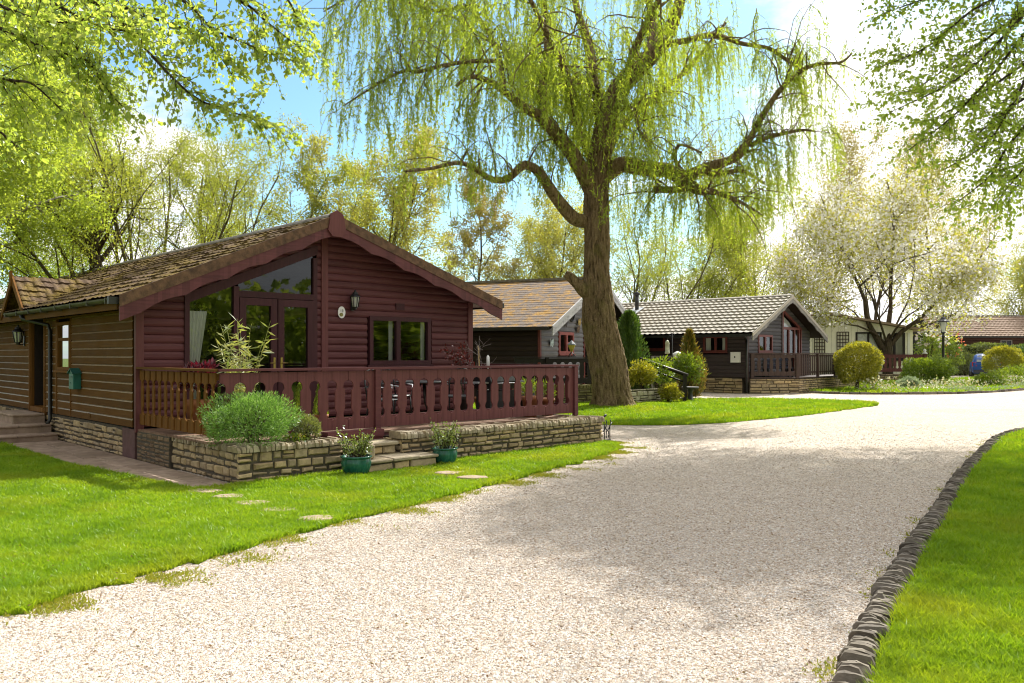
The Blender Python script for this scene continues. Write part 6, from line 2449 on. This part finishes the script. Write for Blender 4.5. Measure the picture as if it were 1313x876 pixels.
bushy('round_shrub', 'big loose bright green shrub below the lamp post', (b[0], b[1], .78), (1.25, 1.1, .85), 0, 11000, .12, .05, M['l_shrub'], 363, .22, .3, shell=.5)
rng = R(371)
for (name, lb, mt, n, Ln, W, xr, zr, sd) in (('flowers', 'mixed pale spring flowers and leaves filling the far bed', 'fl_bed', 5200, .13, .07, None, .38, 1), ('groundcover', 'silver green mat of leaves along the far bed edging', 'l_silver', 6000, .10, .05, None, .16, 2)):
    line = np.asarray(bed_front)
    i = rng.integers(0, len(line) - 1, n)
    t = rng.random((n, 1))
    P = line[i] * (1 - t) + line[i + 1] * t
    off = rng.uniform(.25, 3.2 if sd == 1 else .9, n)
    P = P + np.column_stack([-.35 * off, off])
    c = np.sin(P[:, 0] * 1.3) + np.sin(P[:, 1] * 1.7 + P[:, 0]) + .8 * np.sin(P[:, 0] * 3.1 + P[:, 1] * 2.3)
    k = (P[:, 0] > (15.6 if sd == 1 else 19)) & (c > (-.9 if sd == 1 else -1.4)) & ~((np.abs(P[:, 0] - 23.3) < .9) & (sd == 1))
    P, c = P[k], c[k]
    z = rng.random(len(P)) * zr * (1 + .35 * c)
    V, Fc = leafmesh(np.column_stack([P, z + .02]), rng.normal(0, 1, (len(P), 3)) + [0, 0, .7], Ln, W, rng)
    tag(npmesh(name, V, Fc, M[mt]), lb, 'flowers' if sd == 1 else 'ground cover', None, 'stuff')
for (px, Y, r, h, lb, s) in ((1305, 43.5, (1.3, .9, .62), .55, 'low mounded green shrub at the right end of the far bed', 381), (1268, 42.5, (.8, .6, .42), .35, 'small green mound left of the shrub at the right end of the far bed', 382),
                             (1166, 39.5, (.5, .4, .3), .28, 'small grey green clump near the stem of the left topiary ball', 383)):
    b = at(px, 455, Y)
    bushy('mound_shrub', lb, (b[0], b[1], h), r, 0, 2800, .11, .05, M['l_shrub' if s != 383 else 'l_silver'], s, .25, .3)
# ------------------------------------------------------------------ lamp post
b = at(1209.5, 455, 45)
t = thing('lamp_post', 'black lamp post with a pale glass lantern rising from the far bed', 'lamp post', (b[0], b[1], 0))
mb = MB()
mb.lathe([(.16, 0), (.16, .3), (.10, .36), (.085, .9), (.075, .95), (.07, 2.9), (.095, 2.93), (.095, 2.98), (.06, 3.02), (.055, 3.1)], (0, 0, 0), 14)
mb.tube([(-.28, 0, 2.72), (.28, 0, 2.72)], .022, 6)
mb.lathe([(.05, -.02), (.05, .04)], (-.28, 0, 2.72), 8)
mb.lathe([(.05, -.02), (.05, .04)], (.28, 0, 2.72), 8)
mb.build('post', M['black'], t)
mb = MB()
mb.lathe([(.05, 3.1), (.13, 3.16), (.13, 3.2)], (0, 0, 0), 8, False)
for k in range(4):
    a = k * math.pi / 2 + .3
    mb.tube([(.12 * math.cos(a), .12 * math.sin(a), 3.18), (.24 * math.cos(a), .24 * math.sin(a), 3.82)], .014, 4)
mb.lathe([(.36, 3.82), (.35, 3.86), (.15, 4.0), (.12, 4.08), (.03, 4.14), (.03, 4.22), (.001, 4.32)], (0, 0, 0), 8, False)
mb.build('lantern_frame', M['black'], t)
mb = MB()
mb.lathe([(.11, 3.2), (.23, 3.81)], (0, 0, 0), 4, False)
mb.build('lamp_glass', M['lamp_glass'], t)
t.scale = (.92, .92, .92)

# ------------------------------------------------------------------ cream chalet
Yc = 53.0
cx0 = at(1040, 455, Yc)[0]
t = thing('cream_chalet', 'cream chalet with dark trellises and shallow roof behind the dark cabin', 'chalet', (cx0, Yc, 0))
Wc, pk = 6.6, .9
zr_, zl_ = 4.30, 3.30
mw4 = lambda a, d, z: (a, -d, z)
mb = MB()
top = lambda x: zr_ - abs(x - pk) * .175
pts = [(-6, 0), (Wc, 0), (Wc, top(Wc)), (pk, zr_), (-6, top(-6))]
mb.prism([(x, 0, z) for x, z in pts], (0, 8, 0))
wall = mb.build('wall', M['cream'], t)
mb = MB()
for x in np.arange(-5.8, Wc, .42):
    bx(mb, mw4, x - .008, x + .008, 0, .012, .5, top(x) - .2)
mb.build('board_joint', m_plain('cream_joint', (.5, .47, .36), .8), wall)
mb = MB()
for x0, x1 in ((-6.4, pk), (pk, Wc + .5)):
    mb.hexa([(x0, -.5, top(x0) + .02), (x1, -.5, top(x1) + .02), (x1, 8.3, top(x1) + .02), (x0, 8.3, top(x0) + .02),
             (x0, -.5, top(x0) + .16), (x1, -.5, top(x1) + .16), (x1, 8.3, top(x1) + .16), (x0, 8.3, top(x0) + .16)])
mb.build('roof', M['roof5'], t)


def xpx(px, Y=Yc):
    return (px - 656.5) / F * Y - cx0


def zpy(py, Y=Yc):
    return CH + (455 - py) * Y / F


for (p0, p1) in ((1044, 1057), (1073, 1088)):
    mb = MB()
    x0, x1, z0, z1 = xpx(p0), xpx(p1), zpy(453), zpy(426)
    for i in range(5):
        x = x0 + (x1 - x0) * i / 4
        bx(mb, mw4, x - .025, x + .025, .03, .05, z0, z1)
    for i in range(7):
        z = z0 + (z1 - z0) * i / 6
        bx(mb, mw4, x0, x1, .052, .07, z - .025, z + .025)
    mb.build('trellis', M['dark_rail'], t)
w = window(t, mw4, xpx(1097), xpx(1130), zpy(452), zpy(426), M['black_rail'], M['glass_far'], mulls=[xpx(1113)], fw=.1, d=.07)
mb = MB()
bx(mb, mw4, xpx(1099), xpx(1128), .004, .008, zpy(450), zpy(428))
mb.build('curtain', m_plain('net_curtain', (.5, .52, .5), .9, var=.2, scale=8), w)
w = window(t, mw4, xpx(1145), xpx(1160), zpy(462), zpy(427), M['black_rail'], M['glass_far'], fw=.14, d=.07)
mb = MB()
bx(mb, mw4, xpx(1163.5), xpx(1166), 0, .05, .5, zpy(427))
mb.build('downpipe', M['white'], t)
a0 = np.array([xpx(1120, 50.5) + cx0, 50.5])
a1 = np.array([xpx(1187, 50.5) + cx0, 50.5])
t = thing('deck_railing', 'red brown deck railing in front of the cream chalet behind the blossom trunk', 'railing', (a0[0], a0[1], 0))
L = a1[0] - a0[0]
run_rail(t, (0, 0), (L, 0), .65, 1.72, .30, M['maroon_z'], M['maroon'], post=(.06, L - .06), postw=.2)
mb = MB()
mb.box(0, L, .0, .4, -.05, .5)
bs_ = mb.build('base_wall', M['mortar'], t)
mb = MB()
stonework(mb, lambda a, d, z: (a, -.0 - d, z), 0, L, 0, .5, 401, (.2, .5), (.1, .17))
mb.build('stone', M['stone'], bs_)
mb = MB()
mb.lathe([(.14, 1.76), (.17, 1.79), (.05, 1.88), (.10, 1.98), (.001, 2.08)], (L - .06, 0, 0), 10)
mb.build('post_cap', M['white'], t)

# ------------------------------------------------------------------ brown bungalow, hedge, car
Yb = 76.0
x0 = at(1210, 455, Yb)[0]
t = thing('brown_bungalow', 'long dark brown bungalow with ribbed tile roof at the far right', 'bungalow', (x0, Yb, 0))
mb = MB()
Lb = 16.0
siding(mb, mw4, .3, 3.5, const(0), const(Lb), [(2.3, 3.1, const(5.2), const(6.4))], pitch=.25, depth=.04)
mb.build('wall', m_wood('far_brown_wall', (.06, .03, .022), .7), t)
mb = MB()
mb.box(0, Lb, .25, 7.5, 0, 3.5)
mb.build('wall', M['dark_wood_y'], t)
V, Fc = joinarr([tiles((-.5, 3.6, 5.45), (1, 0, 0), (0, -1, -.5), Lb + 1, 4.6, .42, .36, .05, .06, 41, sub=4), tiles((-.5, 3.6, 5.45), (1, 0, 0), (0, 1, -.5), Lb + 1, 4.6, .42, .36, .05, .06, 42, sub=4)])
rf = npmesh('roof', V, Fc, M['roof5'], t)
mb = MB()
mb.box(-.5, Lb + .5, 3.45, 3.75, 5.42, 5.55)
mb.build('ridge', M['ridge'], rf)
mb = MB()
mb.box(-.5, Lb + .5, -.62, -.5, 3.28, 3.42)
mb.build('gutter', M['gutter'], t)
window(t, mw4, 5.25, 6.35, 2.32, 3.08, M['grey_barge'], M['glass_far'], mulls=[5.8], fw=.09, d=.07)
mb = MB()
mb.prism([(-.3, .1, 3.5), (-.3, 7.2, 3.5), (-.3, 3.6, 5.3)], (.3, 0, 0))
mb.build('gable_panel', M['dark_wood_y'], t)


def hedge(label, p0, p1, h, th, n, seed, mat):
    rng = R(seed)
    T = np.array(p1) - np.array(p0)
    L = np.linalg.norm(T)
    T = T / L
    N_ = np.array([-T[1], T[0]])
    s = rng.random(n) * L
    face = rng.random(n)
    o = np.where(face < .55, -th / 2, rng.uniform(-th / 2, th / 2, n)) + rng.normal(0, .07, n)
    hh = h * (1 + .05 * np.sin(s * 1.3) + .03 * np.sin(s * 3.7))
    z = np.where(face < .55, rng.random(n) * hh, hh + rng.normal(0, .06, n))
    P = np.array(p0) + T * s[:, None] + N_ * o[:, None]
    b = (p0[0], p0[1], 0)
    mb = MB()
    for k in range(int(L / .6)):
        q = np.array(p0) + T * (k * .6 + .3)
        mb.tube([(q[0], q[1], 0), (q[0] + rng.normal(0, .1), q[1], h * .8)], .03, 5)
    c = np.array(p0)
    core = MB()
    a, bq = c - N_ * th * .3, c + N_ * th * .3
    e, f = np.array(p1) - N_ * th * .3, np.array(p1) + N_ * th * .3
    core.hexa([(*a, 0), (*e, 0), (*f, 0), (*bq, 0), (*a, h * .92), (*e, h * .92), (*f, h * .92), (*bq, h * .92)])
    return plant('clipped_hedge', label, 'hedge', b, [('stem', mb, M['bark']), ('inner_growth', core, m_plain('hedge_twigs', (.03, .035, .012), .95, var=.5, scale=12, bump=.05)),
                                                     ('foliage', leafmesh(np.column_stack([P, z]), rng.normal(0, 1, (n, 3)) + [0, -.6, .4], .16, .08, rng), M[mat])])


h0 = at(1184, 455, 68)
h1 = at(1330, 455, 70)
hedge('long clipped hedge behind the blue car in front of the brown bungalow', h0[:2], h1[:2], 2.42, 1.2, 15000, 411, 'l_laurel')
b = at(1238, 455, 66.3)
bushy('garden_shrub', 'loose green shrub bulging from the hedge left of the blue car', (b[0], b[1], .9), (1.5, .7, 1.0), 0, 2600, .18, .08, M['l_laurel'], 412, .25, .2)
b = at(1322, 455, 58)
bushy('garden_shrub', 'dark green tall shrub at the right edge beside the topiary ball', (b[0], b[1], 1.4), (1.0, .8, 1.5), 0, 3000, .16, .08, M['l_conifer'], 413, .25, .2)
b = at(1210, 455, 62)
rng = R(414)
D = unit(rng.normal(size=(42, 3)))
plant('flowering_shrub', 'shrub with orange and coral blooms behind the lamp post', 'shrub', (b[0], b[1], 0),
      [('stem', stems((b[0], b[1], 2.0), (1.2, .8, 1.0), 0, 14, rng, .03), M['bark']),
       ('foliage', shrub((b[0], b[1], 1.8), (1.5, 1.0, 1.3), 3200, .17, .09, rng, .25, .2, .4), M['l_shrub']),
       ('flower', leafmesh(np.array([b[0], b[1] - .3, 2.45]) + D * [1.3, .9, .85], D + rng.normal(0, .5, D.shape), .28, .22, rng), M['fl_orange'])])
b = at(1192, 455, 58)
rng = R(415)
D = unit(rng.normal(size=(70, 3)))
plant('flowering_shrub', 'pale pink flowered shrub left of the lamp post head', 'shrub', (b[0], b[1], 0),
      [('stem', stems((b[0], b[1], 2.4), (.8, .6, 1.0), 0, 10, rng, .03), M['bark']),
       ('foliage', shrub((b[0], b[1], 2.2), (.9, .7, 1.1), 1500, .16, .08, rng, .25, .2, .4), M['l_shrub']),
       ('flower', leafmesh(np.array([b[0], b[1] - .2, 2.9]) + D * [.9, .6, .6], D + rng.normal(0, .5, D.shape), .28, .24, rng), M['fl_pink'])])


def car():
    b = at(1263, 455, 63)
    t = thing('parked_car', 'blue hatchback parked before the hedge, seen from behind', 'car', (b[0], b[1], 0), math.radians(63))
    # x forward, y left; stations along the length, cross-sections as half profiles (y, z)
    S_ = [(-2.0, .78, .42, .80, .90, .70), (-1.93, .84, .30, .95, 1.02, .74), (-1.70, .87, .25, .98, 1.30, .68), (-1.35, .88, .24, .98, 1.50, .64), (-.6, .89, .22, .97, 1.58, .62),
          (.2, .89, .22, .96, 1.55, .62), (.75, .89, .22, .95, 1.28, .68), (1.15, .88, .22, .93, 1.02, .78), (1.7, .85, .24, .86, .88, .74), (2.02, .74, .32, .70, .74, .62)]
    mb = MB()
    V, fs = [], []
    for (x, w, zb, zs, zt_, wt_) in S_:
        hp = [(0, zb), (w * .85, zb), (w, zb + .15), (w, (zb + zs) / 2), (w * .97, zs), (wt_, zs + (zt_ - zs) * .88), (wt_ * .8, zt_), (0, zt_ + .02)]
        ring = [(x, -y, z) for y, z in hp] + [(x, y, z) for y, z in hp[::-1][1:-1]]
        V += ring
    k = 14
    for i in range(len(S_) - 1):
        fs += [(i * k + j, i * k + (j + 1) % k, (i + 1) * k + (j + 1) % k, (i + 1) * k + j) for j in range(k)]
    fs += [tuple(range(k))[::-1], tuple((len(S_) - 1) * k + j for j in range(k))]
    mb.add(V, fs, True)
    mb.build('body', M['car'], t)
    gl = m_plain('car_glass', (.10, .13, .14), .05, var=.2, spec=1.0)
    mb = MB()
    mb.prism([(-1.945, -.60, 1.03), (-1.945, .60, 1.03), (-1.47, .52, 1.44), (-1.47, -.52, 1.44)], (-.02, 0, .012))
    mb.build('rear_window', gl, t)
    for sgn in (-1, 1):
        mb = MB()
        mb.prism([(-1.45, sgn * .80, 1.02), (.55, sgn * .80, 1.00), (.1, sgn * .69, 1.44), (-1.2, sgn * .69, 1.44)], (0, sgn * .05, 0))
        mb.build('side_window', gl, t)
        mb = MB()
        mb.prism([(-1.99, sgn * .56, .76), (-1.93, sgn * .84, .74), (-1.86, sgn * .84, 1.02), (-1.93, sgn * .62, 1.0)], (-.03, sgn * .02, 0))
        mb.build('tail_light', M['redlens'], t)
        mb = MB()
        mb.prism([(2.0, sgn * .42, .62), (1.86, sgn * .78, .66), (1.80, sgn * .78, .80), (1.95, sgn * .45, .74)], (.03, 0, .01))
        mb.build('headlight', M['lamp_glass'], t)
        for x in (-1.28, 1.25):
            w = MB()
            w.tube([(x, sgn * .70, .31), (x, sgn * .90, .31)], .31, 24, True, False)
            wo = w.build('wheel', M['tyre'], t)
            w = MB()
            w.tube([(x, sgn * .89, .31), (x, sgn * .91, .31)], .20, 16, True, False)
            w.build('rim', M['steel'], wo)
    mb = MB()
    mb.box(-2.03, -2.0, -.27, .27, .74, .87)
    mb.build('number_plate', M['plate'], t)
    mb = MB()
    mb.box(-2.04, -1.85, -.78, .78, .30, .50)
    mb.build('bumper', m_plain('car_bumper', (.03, .035, .06), .5), t)
    t.scale = (1.12, 1.12, 1.12)


car()

# ------------------------------------------------------------------ camera, sky, sun
cam = bpy.data.cameras.new('camera')
cam.sensor_width = 36
cam.lens = 36 * F / 1313
cam.shift_y = 17 / 1313
cam.clip_end = 2000
co = bpy.data.objects.new('camera', cam)
COL.objects.link(co)
co.location = (0, 0, CH)
co.rotation_euler = (math.pi / 2, 0, 0)
S.camera = co

AZ, EL = math.radians(32), math.radians(45)
sd = Vector((math.sin(AZ) * math.cos(EL), math.cos(AZ) * math.cos(EL), math.sin(EL)))
sl = bpy.data.lights.new('sun', 'SUN')
sl.energy = SUN_E
sl.angle = math.radians(.6)
sl.color = (1.0, .96, .89)
so = bpy.data.objects.new('sun', sl)
COL.objects.link(so)
so.location = (20, 30, 40)
so.rotation_euler = sd.to_track_quat('Z', 'Y').to_euler()

wd = bpy.data.worlds.new('World')
S.world = wd
wd.use_nodes = True
nt = wd.node_tree
N, L = nt.nodes, nt.links
bgn = N['Background']
sky = N.new('ShaderNodeTexSky')
sky.sky_type = 'NISHITA'
sky.sun_disc = False
sky.sun_elevation = EL
sky.sun_rotation = AZ
sky.air_density = 1.0
sky.dust_density = .6
sky.ozone_density = 2.0
tc = N.new('ShaderNodeTexCoord')
sp = N.new('ShaderNodeSeparateXYZ')
L.new(tc.outputs['Generated'], sp.inputs[0])
zc = math_(nt, 'MAXIMUM', math_(nt, 'ADD', sp.outputs[2], .16), .05)
cv = N.new('ShaderNodeCombineXYZ')
L.new(math_(nt, 'DIVIDE', sp.outputs[0], zc), cv.inputs[0])
L.new(math_(nt, 'DIVIDE', sp.outputs[1], zc), cv.inputs[1])
mp = N.new('ShaderNodeMapping')
mp.inputs['Location'].default_value = CLOUD_OFF
L.new(cv.outputs[0], mp.inputs['Vector'])
nz = noise(nt, mp.outputs[0], 1.05, 9, .58)
# more cloud low down and on the sun's side
sunv = N.new('ShaderNodeVectorMath')
sunv.operation = 'DOT_PRODUCT'
sunv.inputs[1].default_value = tuple(sd)
L.new(tc.outputs['Generated'], sunv.inputs[0])
low = math_(nt, 'MULTIPLY', math_(nt, 'SUBTRACT', .20, sp.outputs[2]), .55)
side = math_(nt, 'MULTIPLY', math_(nt, 'SUBTRACT', sunv.outputs['Value'], .62), .45)
cf = math_(nt, 'ADD', math_(nt, 'ADD', nz, math_(nt, 'MAXIMUM', low, -.12)), math_(nt, 'MAXIMUM', side, -.12))
cf = math_(nt, 'ADD', cf, math_(nt, 'MAXIMUM', math_(nt, 'MULTIPLY', math_(nt, 'SUBTRACT', .62, sp.outputs[1]), .5), 0.0))
gap = N.new('ShaderNodeVectorMath')
gap.operation = 'DOT_PRODUCT'
gap.inputs[1].default_value = tuple(Vector((-.02, 1, .32)).normalized())
L.new(tc.outputs['Generated'], gap.inputs[0])
cf = math_(nt, 'SUBTRACT', cf, math_(nt, 'MULTIPLY', math_(nt, 'MAXIMUM', math_(nt, 'SUBTRACT', gap.outputs['Value'], .935), 0.0), 4.6))
cm = ramp(nt, cf, [(.40, (0, 0, 0)), (.54, (1, 1, 1))])
shade = ramp(nt, noise(nt, mp.outputs[0], 2.6, 6), [(.3, (7.3, 7.3, 7.3)), (.7, (9.1, 9.0, 8.8))])
deep = mixc(nt, 1.0, sky.outputs[0], SKY_TINT, 'MULTIPLY')
glow = math_(nt, 'ADD', .50, math_(nt, 'MULTIPLY', math_(nt, 'MAXIMUM', sunv.outputs['Value'], 0.0), .95))
gv = N.new('ShaderNodeCombineColor')
for i in range(3):
    L.new(glow, gv.inputs[i])
L.new(mixc(nt, cm, deep, mixc(nt, 1.0, shade, gv.outputs[0], 'MULTIPLY')), bgn.inputs['Color'])
bgn.inputs['Strength'].default_value = SKY_S

S.view_settings.view_transform = 'Standard'
S.view_settings.look = 'None'
S.view_settings.gamma = 1
S.view_settings.use_curve_mapping = False
S.view_settings.exposure = EXPO
c = S.cycles
c.pixel_filter_type = 'BLACKMAN_HARRIS'
c.filter_width = 1.1
c.max_bounces = 6
c.diffuse_bounces = 3
c.glossy_bounces = 2
c.transmission_bounces = 3
c.transparent_max_bounces = 8
c.sample_clamp_indirect = 6
c.use_denoising = DENOISE
c.caustics_reflective = False
c.caustics_refractive = False
